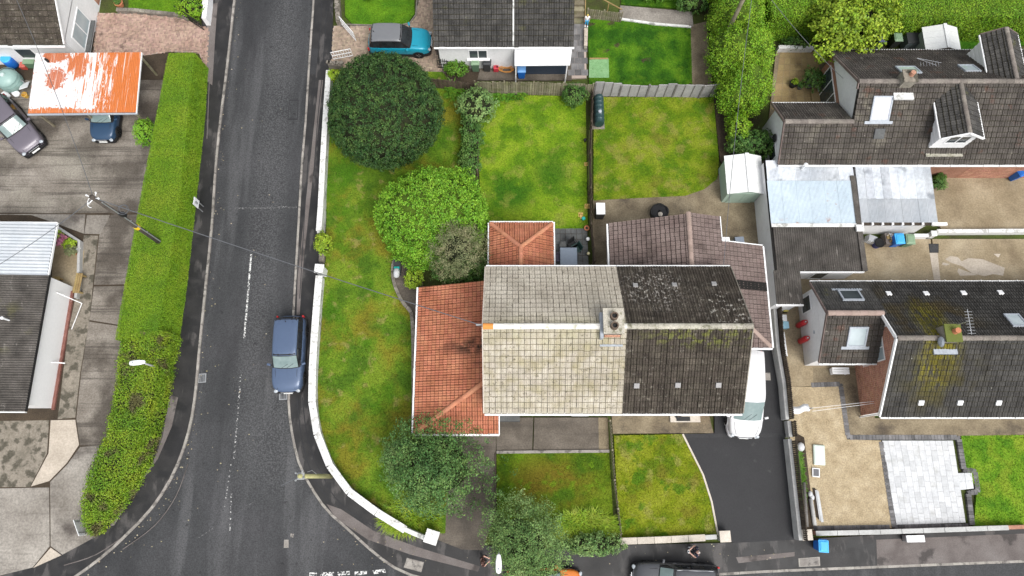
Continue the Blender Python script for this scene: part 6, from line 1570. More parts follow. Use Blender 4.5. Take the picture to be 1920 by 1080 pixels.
    # wheels
    for sx in (-1,1):
        for sy in (-1,1):
            c_ = Vector((sx*L_*wb/2, sy*(hw-.10), wheel)); w_ = bpy.data.objects.new('wheel',None); 
            m = MB().lathe([(wheel*.62,-.11),(wheel*.9,-.115),(wheel,-.07),(wheel,.07),(wheel*.9,.115),(wheel*.62,.11)],22,(0,0,0),'Y')
            w_ = m.build('wheel', MT['rubber'], t, smooth=True, world=False); w_.location = c_
            r_ = MB().lathe([(wheel*.64,-.095),(wheel*.64,.10),(wheel*.55,.085),(wheel*.2,.095),(.02,.10)],20,(0,0,0),'Y')
            o = r_.build('rim', MT['alloy'], w_, world=False); o.scale = (1,sy,1)
            for k in range(5):
                a_ = 2*math.pi*k/5; s_ = MB().cbox((math.cos(a_)*wheel*.36,.10,math.sin(a_)*wheel*.36),(wheel*.5,.02,.05),0,0,-a_)
                q = s_.build('spoke', MT['alloy'], w_, world=False); q.scale=(1,sy,1)
            ar = MB().lathe([(wheel*1.14,-.05),(wheel*1.14,.06),(wheel*1.04,.065),(wheel*1.04,-.05)],22,(0,0,0),'Y').build('wheel_arch', MT['black'] if trim=='black' else P, t, smooth=False, world=False); ar.location = (c_.x,sy*(hw-.05),c_.z+.01)
    # lamps, mirrors, plates, handles
    xf, wf, zf_ = body[-2]; xr_, wr, zr_ = body[1]
    for sy in (-1,1):
        m = MB().lathe([(.02,-.10),(.13,-.06),(.15,.02),(.10,.08),(.02,.10)],12,(0,0,0),'X'); o = m.build('headlight', MT['lamp_clear'], t, smooth=True, world=False); o.location=(xf*L_+.02,sy*hw*wf*.80,zf_-.17); o.scale=(1.1,1.05,.45); o.rotation_euler=(0,R(20),-sy*.55)
        o = MB().cbox((0,0,0),(.12,.10,.30)).build('tail_light', MT['lamp_red'], t, bevel=.03, world=False); o.location=(xr_*L_+.0,sy*hw*wr*.93,zr_-.20)
        xm = gh[-1][0]*L_-.28; mo = MB().cbox((0,0,0),(.13,.22,.15)).build('mirror', P, t, bevel=.04, world=False); mo.location=(xm,sy*(hw+.10),gh[-1][3]+.08); mo.rotation_euler=(0,0,sy*.25)
        MB().cbox((0,-sy*.12,-.05),(.05,.14,.04)).build('mirror_arm', MT['black'], mo, world=False)
        for fx in ((.02,-.20) if not van else (.12,)): MB().cbox((fx*L_,sy*(hw*.995),body[len(body)//2][2]-.12),(.20,.03,.035)).build('door_handle', P, t, world=False)
    gx = body[-1][0]*L_; gw = hw*body[-1][1]
    MB().cbox((gx+.0,0,.58),(.06,gw*1.2,.14)).build('grille', MT['black'], t, bevel=.02, world=False); MB().cbox((gx+.035,0,.66),(.03,gw*1.1,.025)).build('grille_bar', MT['chrome'], t, world=False)
    MB().cbox((gx-.02,0,.36),(.12,gw*1.75,.14)).build('bumper_insert', MT['black'], t, bevel=.03, world=False)
    # bonnet shut lines and wipers
    xb = gh[-1][0]*L_
    for sy in (-1,1):
        MB().tube([(xb+.02,sy*hw*.70,gh[-1][3]+.035),(xb+(gx-xb)*.5,sy*hw*.66,body[-3][2]+.012),(gx-.12,sy*hw*.55,body[-2][2]+.006)],.008,5).build('shut_line', MT['black'], t, world=False)
        a = sf(G-1-.05,3.5)+V3(.0,sy*.15-.1,.02); b_ = sf(G-1-.35,3.5)+V3(0,sy*.15+.32*1,.02); MB().tube([a,b_],.01,5).build('wiper', MT['black'], t, world=False)
    if plate:
        pl = MB().cbox((0,0,0),(.015,.52,.11)).build('number_plate', MT['plate'], t, world=False); pl.location=(gx+.05,0,.46); pl.rotation_euler=(0,R(-18),0)
    if rails:
        for sy in (-1,1):
            a, c_ = sf(1.25,1.6 if sy>0 else 5.4), sf(G-2-.2,1.6 if sy>0 else 5.4); MB().tube([a+V3(0,0,.03),a.lerp(c_,.5)+V3(0,0,.06),c_+V3(0,0,.03)],.02,7).build('roof_rail', MT['chrome'] if rails=='c' else MT['black'], t, world=False)
    o = MB().tube([sf(1.35,3.5)+V3(0,0,.02),sf(1.25,3.5)+V3(0,0,.14)],.03,6,.012).build('roof_aerial', MT['black'], t, world=False)
    return t
SUVB = [(-.5,.80,.80),(-.485,.90,.98),(-.44,.97,1.06),(-.2,1.0,1.08),(.1,1.0,1.07),(.2,1.0,1.05),(.32,.99,1.02),(.42,.95,.97),(.475,.86,.86),(.5,.74,.68)]
SUVG = [(-.475,.86,.80,1.02,1.08),(-.42,.92,.76,1.05,1.60),(-.30,.93,.77,1.06,1.67),(-.05,.93,.77,1.06,1.69),(.06,.93,.75,1.06,1.64),(.215,.90,.78,1.05,1.07)]
HATB = [(-.5,.78,.70),(-.485,.88,.90),(-.44,.96,.98),(-.2,1.0,1.0),(.1,1.0,.99),(.2,1.0,.97),(.33,.98,.90),(.43,.93,.83),(.48,.82,.74),(.5,.70,.60)]
HATG = [(-.48,.82,.76,.94,.98),(-.40,.90,.72,.97,1.40),(-.28,.92,.73,.98,1.49),(-.05,.92,.73,.98,1.50),(.05,.92,.71,.98,1.45),(.235,.89,.78,.96,.98)]
VANB = [(-.5,.90,1.25),(-.495,.97,1.32),(-.46,1.0,1.34),(-.2,1.0,1.34),(.1,1.0,1.30),(.2,1.0,1.24),(.32,.98,1.10),(.42,.94,.98),(.475,.86,.84),(.5,.74,.66)]
VANG = [(-.497,.95,.92,1.28,1.35),(-.485,.97,.84,1.3,1.88),(-.40,.97,.85,1.3,1.94),(-.0,.97,.85,1.3,1.95),(.10,.97,.83,1.28,1.90),(.33,.92,.80,1.10,1.12)]
c1, c2 = W(538,593,1.0), W(536,733,.8)
car('parked_car','dark blue parked off-roader on the road beside the white wall',V3(-13.2,7.05,0),R(-90+1.5),4.55,1.82,1.69,SUVB,SUVG,('steel_blue_paint',(.075,.11,.185),.15),roofribs=True)
car('parked_car','teal hatchback with a grey roof on the paved drive',V3(-7.5,28.15,.11),R(-1),4.15,1.76,1.6,SUVB,SUVG,('teal_paint',(.008,.28,.40),.1),('grey_roof_paint',(.15,.155,.165)),glass='car_glass_dark')
car('parked_car','purple grey people carrier parked askew in the concrete yard',W(28,236,.7)-V3(0,0,.6),R(-47),4.5,1.82,1.65,SUVB,SUVG,('mauve_grey_paint',(.14,.125,.15),.15))
car('parked_car','small dark blue car nosing out from under the rusty carport',V3(-26.35,22.75,.1),R(-90),3.7,1.66,1.5,HATB,HATG,('navy_paint',(.022,.055,.11),.15))
car('parked_van','white van parked beside the dark tiled house',V3(13.5,4.65,.11),R(-90-3.5),4.95,1.98,1.95,VANB,VANG,('van_white_paint',(.60,.60,.61)),van=True,roofribs=True,cat='van',trim='body')
car('parked_car','dark grey estate car at the bottom edge of the photo',V3(8.95,-5.52,0),R(180-2),4.75,1.92,1.6,SUVB,SUVG,('charcoal_paint',(.06,.062,.07),.15),rails='c')
car('parked_car','orange and black hatchback at the bottom beside the street tree',V3(1.75,-5.75,0),R(0),4.1,1.8,1.55,HATB,HATG,('orange_paint',(.55,.16,.02)),('black_roof_paint',(.02,.02,.022)))
# ================================================================== poles, lamps, cables, signs
def pole(name, lab, base, h, r, mat, band=None, group=None):
    t = thing(name, lab, 'pole', (base[0],base[1],0)); MB().tube([(base[0],base[1],-.1),(base[0],base[1],h)],r,12,r*.8).build('shaft', MT[mat], t, smooth=True)
    return t
lp = (-21.2,13.64); t = pole('telegraph_pole','dark wooden telegraph pole with yellow band rising out of the trimmed hedge',lp,8.9,.15,'wood_pole')
MB().lathe([(.162,4.3),(.162,4.55)],14,(lp[0],lp[1],0)).build('yellow_band', colour('yellow_band',(.75,.50,.02)), t)
MB().tube([(lp[0]+.16,lp[1]-.03,2),(lp[0]+.15,lp[1]-.03,8.2)],.035,8).build('cable_duct', MT['steel'], t)
m = MB(); 
for k in range(20): a=k/19*6.28; b=(k+1)/19*6.28; m.tube([(lp[0]+.35+math.cos(a)*.28,lp[1]+.2+math.sin(a)*.28,6.6+.02*math.sin(3*a)),(lp[0]+.35+math.cos(b)*.28,lp[1]+.2+math.sin(b)*.28,6.6+.02*math.sin(3*b))],.018,6)
for k in range(14): a=k/13*5; b=(k+1)/13*5; m.tube([(lp[0]+.40+math.cos(a)*.2,lp[1]+.2+math.sin(a)*.22,6.7),(lp[0]+.4+math.cos(b)*.2,lp[1]+.2+math.sin(b)*.22,6.7)],.015,6)
m.build('cable_coil', MT['cable'], t); MB().cbox((lp[0]+.25,lp[1],6.4),(.28,.2,.4)).build('junction_box', MT['black'], t, bevel=.02)
for dx,dy,zz in ((-.3,.1,8.75),(.3,-.05,8.7),(.05,.3,8.6),(-.2,-.3,8.65)): MB().tube([(lp[0],lp[1],zz),(lp[0]+dx,lp[1]+dy,zz+.05)],.025,7).lathe([(.02,-.04),(.05,-.02),(.05,.04),(.02,.08)],9,(lp[0]+dx,lp[1]+dy,zz+.06)).build('insulator', MT['zinc_white'], t)
m = MB()
for k in range(12): a=.5+k/11*4; b=.5+(k+1)/11*4; m.tube([(lp[0]-.25+math.cos(a)*.22,lp[1]-.1+math.sin(a)*.3,8.4),(lp[0]-.25+math.cos(b)*.22,lp[1]-.1+math.sin(b)*.3,8.4)],.018,6)
m.build('drop_wire_loop', MT['zinc_white'], t)
for k in range(8): MB().cbox((lp[0]+(.16 if k%2 else -.16),lp[1],3.2+k*.45),(.14,.03,.03)).build('step_iron', MT['steel'], t)
p2 = (-10.38,.03); t = pole('telegraph_pole','pale greenish wooden pole on the pavement by the white wall curve',p2,6.4,.13,'wood_pole_new')
MB().cbox((p2[0],p2[1],6.15),(.34,.34,.1)).build('pole_collar', MT['steel'], t)
for dx,dy in ((-.22,.15),(-.2,-.2),(.1,.25),(.2,-.1)): MB().tube([(p2[0],p2[1],6.2),(p2[0]+dx,p2[1]+dy,6.25)],.022,7).lathe([(.02,0),(.05,.02),(.05,.08),(.02,.11)],9,(p2[0]+dx,p2[1]+dy,6.24)).build('insulator', MT['steel'], t)
MB().tube([(p2[0],p2[1],6.3),(p2[0]-.9,p2[1]-.45,6.25)],.015,6).build('stay_wire', MT['cable'], t)
MB().tube([(p2[0]+.1,p2[1]+.2,5.4),(p2[0]+.35,p2[1]+.28,5.5),(p2[0]+.4,p2[1]+.1,4.8)],.015,6).build('drop_wire_loop', MT['steel'], t)
pe = W(1377,33,4.2); t = pole('telegraph_pole','weathered grey pole rising from the conifer hedge at the top',(pe.x,pe.y),8.2,.14,'wood_grey')
for k in range(5): MB().tube([(pe.x,pe.y,7.8),(pe.x-.7+k*.35,pe.y-.25+.1*k,7.9)],.02,6).build('arm', MT['steel'], t)
def cable(lab, a, b, sag, r=.014):
    a,b = Vector(a),Vector(b); P = [a.lerp(b,k/24)-V3(0,0,sag*4*(k/24)*(1-k/24)) for k in range(25)]
    o = MB().tube([p for p in P],r,6).build('overhead_cable', MT['cable']); tag(o, lab, 'cable', 'overhead cables'); return o
cable('cable running from the dark pole across the road to the cream house', (lp[0],lp[1],8.75), (-1.55,7.3,7.6), .35, .022)
cable('cable running from the dark pole over the white corrugated roof', (lp[0],lp[1],8.7), tuple(W(-140,575,6.5)), .4, .018)
cable('cable running from the dark pole up over the rusty carport', (lp[0],lp[1],8.7), tuple(W(18,-30,7.5)), .4, .016)
cable('cable dropping from the weathered pole to the dark tiled house', (pe.x,pe.y,8.0), (11.6,10.95,4.9), .5, .016)
cable('cable running from the weathered pole to the upper right house', (pe.x,pe.y,7.9), (20.3,23.6,3.6), .3, .014)
def lamp(lab, base, h, head, rz):
    t = thing('street_lamp', lab, 'lamp', (base[0],base[1],0), group='street lamps')
    MB().tube([(base[0],base[1],-.1),(base[0],base[1],1.3),(base[0],base[1],h)],[.085,.07,.045],10).build('column', MT['steel'], t, smooth=True)
    MB().tube([(base[0],base[1],h-.03),(head[0]-math.cos(rz)*.3,head[1]-math.sin(rz)*.3,h+.05)],.035,8).build('arm', MT['steel'], t)
    o = MB().lathe([(.03,-.45),(.10,-.40),(.15,-.1),(.15,.2),(.12,.40),(.04,.45)],14,(0,0,0),'X').build('lamp_head', MT['zinc_white'], t, smooth=True, world=False)
    o.location = (head[0]-base[0],head[1]-base[1],h+.08); o.rotation_euler=(0,0,rz); o.scale=(1,1,.55)
    q = MB().lathe([(.04,0),(.05,.03),(.03,.06)],10,(.22,0,.13)).build('photocell', MT['lead'], o, world=False)
lh = W(258,680,2.7); lamp('street lamp with white head above the rough hedge',(lh.x+.42,lh.y-.05),2.65,(lh.x,lh.y),R(185))
lh = W(935,1057,5.0); lamp('street lamp with white head beside the bottom street tree',(lh.x,lh.y+.42),4.95,(lh.x,lh.y),R(-90))
def sign(name, lab, c, w, h, rz, z0, mark=False):
    t = thing(name, lab, 'sign', (c.x,c.y,0), rz); MB().cbox((0,0,z0+h/2),(w,.03,h)).build('board', MT['zinc_white'], t, world=False)
    for s in (-1,1): MB().cbox((s*w*.35,.035,(z0+h)/2),(.05,.04,z0+h)).build('post', MT['steel'], t, world=False)
    if mark:
        m = MB(); z = z0+h*.5
        m.tube([(-.10,-.02,z+.12),(-.02,-.02,z+.18),(.06,-.02,z+.08),(.0,-.02,z+.0),(.04,-.02,z-.1),(-.04,-.02,z-.16)],.02,6).tube([(.0,-.02,z),(-.10,-.02,z-.03)],.018,6); m.build('mark', MT['plate_ink'], t, world=False)
    return t
sign('notice_board','white square notice with a dark mark facing the road from the hedge',W(368,380,1.2),.5,.7,R(88),.85,True)
sign('name_plate','blank white board at the rounded end of the rough hedge',W(151,989,.4),.95,.75,R(-62),.08)

# ================================================================== bins, tanks, boxes
def bin_(name, lab, c, rz, bc, lc, s=1.0, group='wheelie bins', ribs=True, openlid=False):
    t = thing(name, lab, 'bin', (c.x,c.y,.115), rz, group)
    MB().frustum((0,0,.06),(.42*s,.46*s),(.54*s,.62*s),.92*s).build('body', bc, t, world=False, bevel=.03)
    l = MB().cbox((0,0,1.02*s),(.58*s,.68*s,.05)).frustum((0,0,1.045*s),(.50*s,.60*s),(.40*s,.48*s),.05).build('lid', lc, t, world=False, bevel=.015)
    if ribs: MB().cbox((0,-.02,1.10*s),(.28*s,.30*s,.015)).build('lid_panel', lc, l, world=False)
    MB().tube([(-.24*s,.37*s,.96*s),(.24*s,.37*s,.96*s)],.018,7).build('handle', bc, t, world=False)
    for sx in (-1,1): MB().lathe([(.09,-.03),(.10,0),(.09,.03)],14,(sx*.23*s,.27*s,.09),'X').build('wheel', MT['rubber'], t, world=False)
    return t
BLUE, BLUEL = colour('blue_bin_plastic',(.012,.13,.50)), colour('bright_blue_lid',(.05,.38,.75)); GREEN = colour('green_bin_plastic',(.10,.18,.11)); GREENL = colour('pale_green_lid',(.20,.30,.19)); BLK = colour('charcoal_bin_plastic',(.035,.037,.04))
bin_('wheelie_bin','bright blue wheelie bin on the bottom pavement',W(1543,1024,1.0),R(-4),BLUE,BLUEL,.95)
bin_('wheelie_bin','blue wheelie bin between the rubbish box and green bin in the east yard',W(1685,449,1.0),R(2),BLUE,BLUEL)
bin_('wheelie_bin','dull green wheelie bin at the right of the east yard row',W(1705,450,.95),R(-3),GREEN,GREENL,.95)
bin_('wheelie_bin','green wheelie bin against the white north house wall',W(891,116,1.0),R(0),GREEN,GREENL,1.0)
bin_('wheelie_bin','charcoal wheelie bin beside the green one at the north house',W(913,116,1.0),R(-2),BLK,BLK,1.0)
bin_('wheelie_bin','pale blue lidded bin beside the white canopy',W(978,131,.9),R(0),BLUE,colour('pale_blue_lid',(.14,.32,.62)),.95)
bin_('wheelie_bin','blue wheelie bin at the right edge by the brick wall',W(1911,324,.9),R(20),BLUE,BLUE,1.0)
bin_('wheelie_bin','dark blue bin under the lime green tree',W(1652,74,.9),R(5),colour('navy_bin_plastic',(.03,.04,.10)),colour('navy_lid',(.05,.06,.14)),.9)
bin_('wheelie_bin','green lidded bin between dark bins behind the upper right house',W(1682,73,.9),R(0),BLK,GREENL,.95)
def chest(name, lab, cat, c, size, rz, mat, lidm, z0=.115, bevel=.02, lid=.06):
    t = thing(name, lab, cat, (c.x,c.y,z0), rz); MB().cbox((0,0,(size[2]-lid)/2),(size[0]*.95,size[1]*.95,size[2]-lid)).build('body', mat, t, world=False, bevel=bevel)
    MB().cbox((0,0,size[2]-lid/2),(size[0],size[1],lid)).build('lid', lidm, t, world=False, bevel=bevel*.6); return t
chest('storage_chest','large dark storage chest behind the upper right house','chest',W(1716,76,.8),(1.4,.8,1.0),R(0),colour('slate_panel',(.13,.16,.17)),BLK)
chest('boiler','white topped boiler box beside the garden fence','boiler',W(1126,392,1.0),(.55,.75,1.0),R(0),BLK,MT['zinc_white'],lid=.12)
chest('storage_box','blue grey plastic box behind the brown extension','box',W(1386,451,.5),(.55,.42,.5),R(4),colour('blue_grey_plastic',(.16,.20,.25)),colour('blue_grey_lid',(.24,.28,.34)))
chest('white_box','unidentified white box beside the low wall on the bottom pavement','cabinet',W(1716,1010,.6),(1.0,.36,.55),R(1),MT['steel'],MT['zinc_white'],lid=.1)  # plain box for a white object of unknown use
chest('barbecue_box','black box with a pale sack and green strap in the garden bed','box',W(745,500,.5),(.45,1.0,.5),R(0),BLK,BLK)
t = thing('rubble_sack','pale full sack lying on the black box','sack',W(744,513,.6)); MB().lathe([(.05,-.3),(.16,-.24),(.2,0),(.17,.22),(.06,.3)],10,(0,0,.12),'Y').build('sack', MT['slab_white'], t, world=False, smooth=True); MB().cbox((0,.32,.12),(.34,.18,.1)).build('strap', colour('teal_plastic',(.0,.25,.22)), t, world=False, bevel=.02)
# rubbish corner of the east yard
c = W(1633,449,.4); t = thing('laundry_crate','tilted grey slatted crate at the left end of the east yard row','crate',(c.x,c.y,.12),R(-18))
MB().cbox((0,0,.25),(.55,.4,.5),0,0,.15).build('body', colour('grey_crate',(.32,.33,.35)), t, world=False, bevel=.02)
for k in range(5): MB().cbox((-.18+k*.09,-.21,.28),(.03,.02,.3)).build('slat', MT['zinc_white'], t, world=False)
c = W(1645,458,.4); t = thing('bucket','dark blue bucket with a tyre ring in the east yard','bucket',(c.x,c.y,.12)); MB().lathe([(.2,0),(.27,.5),(.29,.5),(.29,.54),(.25,.54),(.18,.06)],16).build('body', colour('deep_blue',(.01,.02,.13)), t, world=False); MB().lathe([(.27,.52),(.31,.56),(.27,.6),(.19,.56)],16).build('ring', MT['rubber'], t, world=False)
c = W(1667,449,.5); t = thing('rubbish_box','open grey box full of rubbish beside the blue bin','box',(c.x,c.y,.12)); 
MB().box(-.3,.3,-.36,.36,0,.55).build('body', colour('grey_brown_box',(.14,.12,.11)), t, world=False)
for k in range(12): MB().cbox((random.uniform(-.2,.2),random.uniform(-.25,.25),.58),(random.uniform(.1,.22),random.uniform(.1,.22),.1),random.uniform(0,3)).build('rubbish', random.choice([MT['zinc_white'],MT['black'],MT['cream_stone'],MT['wood_tan'],MT['zinc_white']]), t, world=False, bevel=.03)
# oil tanks
c = W(1123,207,.7); t = thing('oil_tank','dark green ribbed oil tank beside the fence on the yellowish lawn','tank',(c.x,c.y,.12))
TG = colour('tank_green',(.022,.055,.058),.45)
m = MB(); v=[]; 
prof = [(-.98,.75),(-.95,.92)]+[(y_,1.0 if k%2 else .93) for k,y_ in enumerate([-.8,-.74,-.5,-.44,-.2,-.14,.1,.16,.4,.46,.7,.76])]+[(.95,.92),(.98,.75)]
for y_,s in prof: v += [(math.cos(a)*.34*s, y_, .55+math.sin(a)*.52*s) for a in [2*math.pi*k/16 for k in range(16)]]
n=len(prof); m.add(v,[(i*16+k,i*16+(k+1)%16,(i+1)*16+(k+1)%16,(i+1)*16+k) for i in range(n-1) for k in range(16)]+[tuple(range(16)),tuple(reversed(range((n-1)*16,n*16)))])
m.build('shell', TG, t, world=False); MB().lathe([(.11,1.04),(.11,1.12),(.03,1.14)],14,(0,-.35,0)).build('filler_cap', MT['lead'], t, world=False); MB().box(-.4,.4,-1.05,1.05,-.1,.04).build('base_slab', MT['stone'], t, world=False)
c = W(14,148,.8); t = thing('oil_tank','pale green domed tank beside the top left house','tank',(c.x,c.y,.12)); MB().lathe([(.5,0),(.72,.1),(.75,.5),(.68,.85),(.45,1.08),(.12,1.15)],20).build('shell', colour('pale_tank_green',(.27,.40,.37),.4), t, world=False, smooth=True); MB().lathe([(.14,1.14),(.14,1.22),(.03,1.24)],12).build('filler_cap', colour('pale_tank_cap',(.5,.6,.58)), t, world=False)
for k in range(3): MB().tube([(math.cos(a)*.74,math.sin(a)*.74,.3+.28*k) for a in [2*math.pi*j/20 for j in range(21)]],.015,6).build('rib', colour('tank_rib',(.18,.29,.27)), t, world=False)
c = W(20,117,.5); t = thing('water_barrel','bright blue plastic barrel by the top left house','barrel',(c.x,c.y,.12)); MB().lathe([(.3,0),(.36,.2),(.37,.5),(.36,.75),(.32,.85)],18).build('body', BLUE, t, world=False, smooth=True); MB().lathe([(.34,.85),(.35,.9),(.3,.93)],18).build('lid', BLUEL, t, world=False)
chest('log_box','green lidded box between the rusty carport and white wall','box',W(57,116,.5),(.75,.55,.6),R(0),GREEN,GREENL); chest('crate','red plastic crate beside the blue barrel','crate',W(43,122,.4),(.4,.4,.35),0,colour('red_plastic',(.45,.07,.05)),colour('red_plastic_lid',(.5,.12,.09)))
for k,(px,py) in enumerate(((8,176),(26,172))):
    c = W(px,py,.4); t = thing('planter_tray','%s white rounded tray standing below the pale tank'%('left' if k==0 else 'right'),'tray',(c.x,c.y,.12),R(-40)); m=MB().lathe([(.05,-.32),(.2,-.25),(.23,0),(.2,.25),(.05,.32)],12,(0,0,.2),'X'); o=m.build('tray', MT['zinc_white'], t, world=False, smooth=True); o.scale=(1,1,.6); MB().cbox((0,0,.03),(.5,.3,.06)).build('foot', MT['lead'], t, world=False)
c = W(45,160,.5); t = thing('sheet_panel','white leaning sheet beside the purple grey car','panel',(c.x,c.y,.12),R(20)); MB().cbox((0,0,.35),(.55,.8,.03),0,R(-30)).build('sheet', MT['zinc_white'], t, world=False); MB().cbox((0,.3,.3),(.05,.05,.6)).build('prop', MT['steel'], t, world=False)
c = W(49,180,.2); t = thing('bucket','small yellow bucket beside the rusty carport','bucket',(c.x,c.y,.12)); MB().lathe([(.14,0),(.19,.3),(.2,.3),(.17,.32),(.12,.04)],14).build('body', colour('yellow_plastic',(.60,.36,.06)), t, world=False); MB().tube([(-.19,0,.3),(0,.05,.38),(.19,0,.3)],.01,6).build('handle', MT['steel'], t, world=False)
# gas cylinders
for px,py,lab in ((1507,605,'upper red gas cylinder against the white wing'),(1511,635,'lower red gas cylinder against the white wing')):
    c = W(px,py,1.0); t = thing('gas_cylinder',lab,'gas cylinder',(c.x,c.y,.12),0,'gas cylinders'); MB().lathe([(.14,0),(.17,.05),(.17,.95),(.13,1.08),(.06,1.12)],16).build('body', colour('gas_red',(.50,.02,.03),.4), t, world=False, smooth=True)
    MB().lathe([(.10,1.08),(.115,1.2),(.09,1.2),(.09,1.1)],14).build('collar', colour('gas_collar',(.60,.10,.09)), t, world=False); MB().lathe([(.04,1.1),(.04,1.2),(.02,1.22)],10).build('valve', MT['zinc_white'], t, world=False); MB().tube([(.04,0,1.15),(.2,-.1,1.1),(.3,-.25,1.0)],.012,6).build('hose', MT['black'], t, world=False)
# ================================================================== sheds
def shed(lab, x0,x1,y0,y1,ze,zr,xm, roofm, wallm, doorm):
    t = thing('metal_shed', lab, 'shed', ((x0+x1)/2,(y0+y1)/2,0)); a=.12
    MB().add([(x0+a,y0+a,.0),(x1-a,y0+a,.0),(x1-a,y0+a,ze),(xm,y0+a,zr-.04),(x0+a,y0+a,ze),(x0+a,y1-a,.0),(x1-a,y1-a,.0),(x1-a,y1-a,ze),(xm,y1-a,zr-.04),(x0+a,y1-a,ze)],[(0,1,2,3,4),(9,8,7,6,5),(0,4,9,5),(1,6,7,2)]).build('wall', wallm, t)
    for (xa,za),(xb,zb) in (((x0,ze-.02),(xm,zr)),((xm,zr),(x1,ze-.02))):
        n=4
        for k in range(n):
            ya,yb = y0+(y1-y0)*k/n, y0+(y1-y0)*(k+1)/n
            MB().slab([(xa,ya+.004,za+.03),(xb,ya+.004,zb+.03),(xb,yb-.004,zb+.03),(xa,yb-.004,za+.03)],.03).build('roof_panel', roofm, t)
    bar(t,'ridge_cap',(xm,y0-.02,zr+.05),(xm,y1+.02,zr+.05),.22,.03,roofm)
    for k in range(2):
        xa = x0+.35+(x1-x0-.7)*k/2; d=MB().box(xa+.01,xa+(x1-x0-.7)/2-.01,y0+a-.03,y0+a-.002,.08,ze-.12).build('door', doorm, t)
        for j in range(5): MB().box(xa+.06+j*.15,xa+.08+j*.15,y0+a-.045,y0+a-.031,.12,ze-.16).build('door_rib', doorm, d)
    return t
SHW = colour('shed_white',(.72,.73,.72),.5); SHG = colour('shed_green',(.33,.43,.36),.5)
shed('white roofed metal shed with green doors beside the brown yard',13.2,15.5,16.75,19.3,1.75,2.1,14.5,SHW,SHG,SHG)
shed('pale metal shed against the top right hedge',26.9,29.2,26.75,28.5,1.75,2.1,28.2,SHW,colour('shed_grey_green',(.36,.42,.40)),SHG)
# ================================================================== garden furniture and odds and ends
c = W(1066,484,.75); t = thing('patio_table','grey-blue covered table on the small patio','table',(c.x,c.y,.13)); MB().cbox((0,0,.72),(1.05,1.3,.06)).build('table_top', colour('slate_blue_cover',(.20,.24,.30)), t, world=False, bevel=.03)
for sx in (-1,1):
    for sy in (-1,1): MB().cbox((sx*.42,sy*.52,.35),(.05,.05,.7)).build('leg', MT['black'], t, world=False)
def chair(lab, c, rz, mat, h=.45):
    t = thing('garden_chair', lab, 'chair', (c.x,c.y,.13), rz); MB().cbox((0,0,h),(.5,.5,.05)).build('seat', mat, t, world=False, bevel=.02); MB().cbox((0,.25,h+.3),(.5,.05,.6),0,-.15).build('backrest', mat, t, world=False, bevel=.02)
    for sx in (-1,1):
        MB().cbox((sx*.26,0,h+.2),(.05,.45,.04)).build('armrest', mat, t, world=False)
        for sy in (-1,1): MB().cbox((sx*.22,sy*.22,h/2),(.04,.04,h)).build('leg', mat, t, world=False)
    return t
chair('dark folding chair above the covered patio table',W(1074,460,.5),R(35),MT['black']); chair('dark chair half hidden at the left of the covered table',W(1047,484,.5),R(95),colour('dark_purple_fabric',(.05,.04,.07)))
chair('dark green chair between the folding chair and fence',W(1080,468,.5),R(-60),colour('bottle_green',(.012,.04,.035)))
c = W(1055,459,.4); t = thing('side_stool','grey square stool on the patio','stool',(c.x,c.y,.13)); MB().cbox((0,0,.4),(.42,.36,.06)).build('seat', MT['slab_grey'], t, world=False, bevel=.02)
for sx in (-1,1):
    for sy in (-1,1): MB().cbox((sx*.17,sy*.14,.2),(.05,.05,.38)).build('leg', MT['black'], t, world=False)
def globe(lab, c, r, mat, name='garden_globe', z=.25):
    t = thing(name, lab, 'globe', (c.x,c.y,.13)); MB().lathe([(r*math.sin(math.pi*k/8)+.004,z+r-r*math.cos(math.pi*k/8)) for k in range(9)],14).build('globe', mat, t, world=False, smooth=True); MB().lathe([(.07,0),(.03,.05),(.03,z+.02)],10).build('stem', MT['black'], t, world=False)
globe('white garden globe by the fence above the cream one',W(1102,449,.4),.12,MT['zinc_white']); globe('cream garden globe by the fence beside the covered table',W(1103,476,.4),.10,colour('cream_globe',(.62,.56,.34))); globe('turquoise ball standing beside the lawn corner',W(1094,410,.3),.12,colour('turquoise',(.02,.45,.40)),'play_ball',.1)
globe('black ball light by the thin fence between the back lawns',W(1097,263,.3),.10,MT['black'],'garden_globe',.15)
def cone(lab, c, h, r, mat, rz=0, tip=0):
    t = thing('garden_cone', lab, 'ornament', (c.x,c.y,.13), rz); o=MB().lathe([(r,0),(r*.6,h*.5),(.02,h)],12).build('cone', mat, t, world=False, smooth=True); o.rotation_euler=(tip,0,0); MB().cbox((0,0,.015),(r*2.2,r*2.2,.03)).build('foot', mat, t, world=False)
YEL = colour('sandy_yellow',(.62,.42,.13)); cone('sandy yellow cone lying by the lawn corner',W(1089,402,.2),.35,.13,YEL,0,1.2); cone('sandy yellow block ornament beside the thin fence',W(1101,386,.2),.3,.14,YEL); cone('second sandy ornament beside the thin fence, farther up the lawn',W(1099,307,.2),.25,.11,YEL)
def pot(lab, c, r, h, mat, plant=None, pr=.4, name='plant_pot', cnt=60):
    t = thing(name, lab, 'pot', (c.x,c.y,.12)); MB().lathe([(r*.7,0),(r*.95,h*.85),(r*1.08,h*.87),(r*1.08,h),(r*.92,h),(r*.88,h*.85)],16).build('pot', mat, t, world=False); MB().lathe([(r*.88,h*.8),(r*.5,h*.86)],14).build('soil', MT['earth'], t, world=False)
    if plant: crown(t,(c.x,c.y,.12+h+pr*.6),(pr,pr,pr*.7),cnt,12,.1,.09,plant,.25,int(abs(c.x*10)),0,-.4,(.5,1.05),.5,.6,name='foliage')
    return t
TC = colour('terracotta',(.45,.17,.08),.8); GP = colour('grey_glazed_pot',(.12,.13,.14))
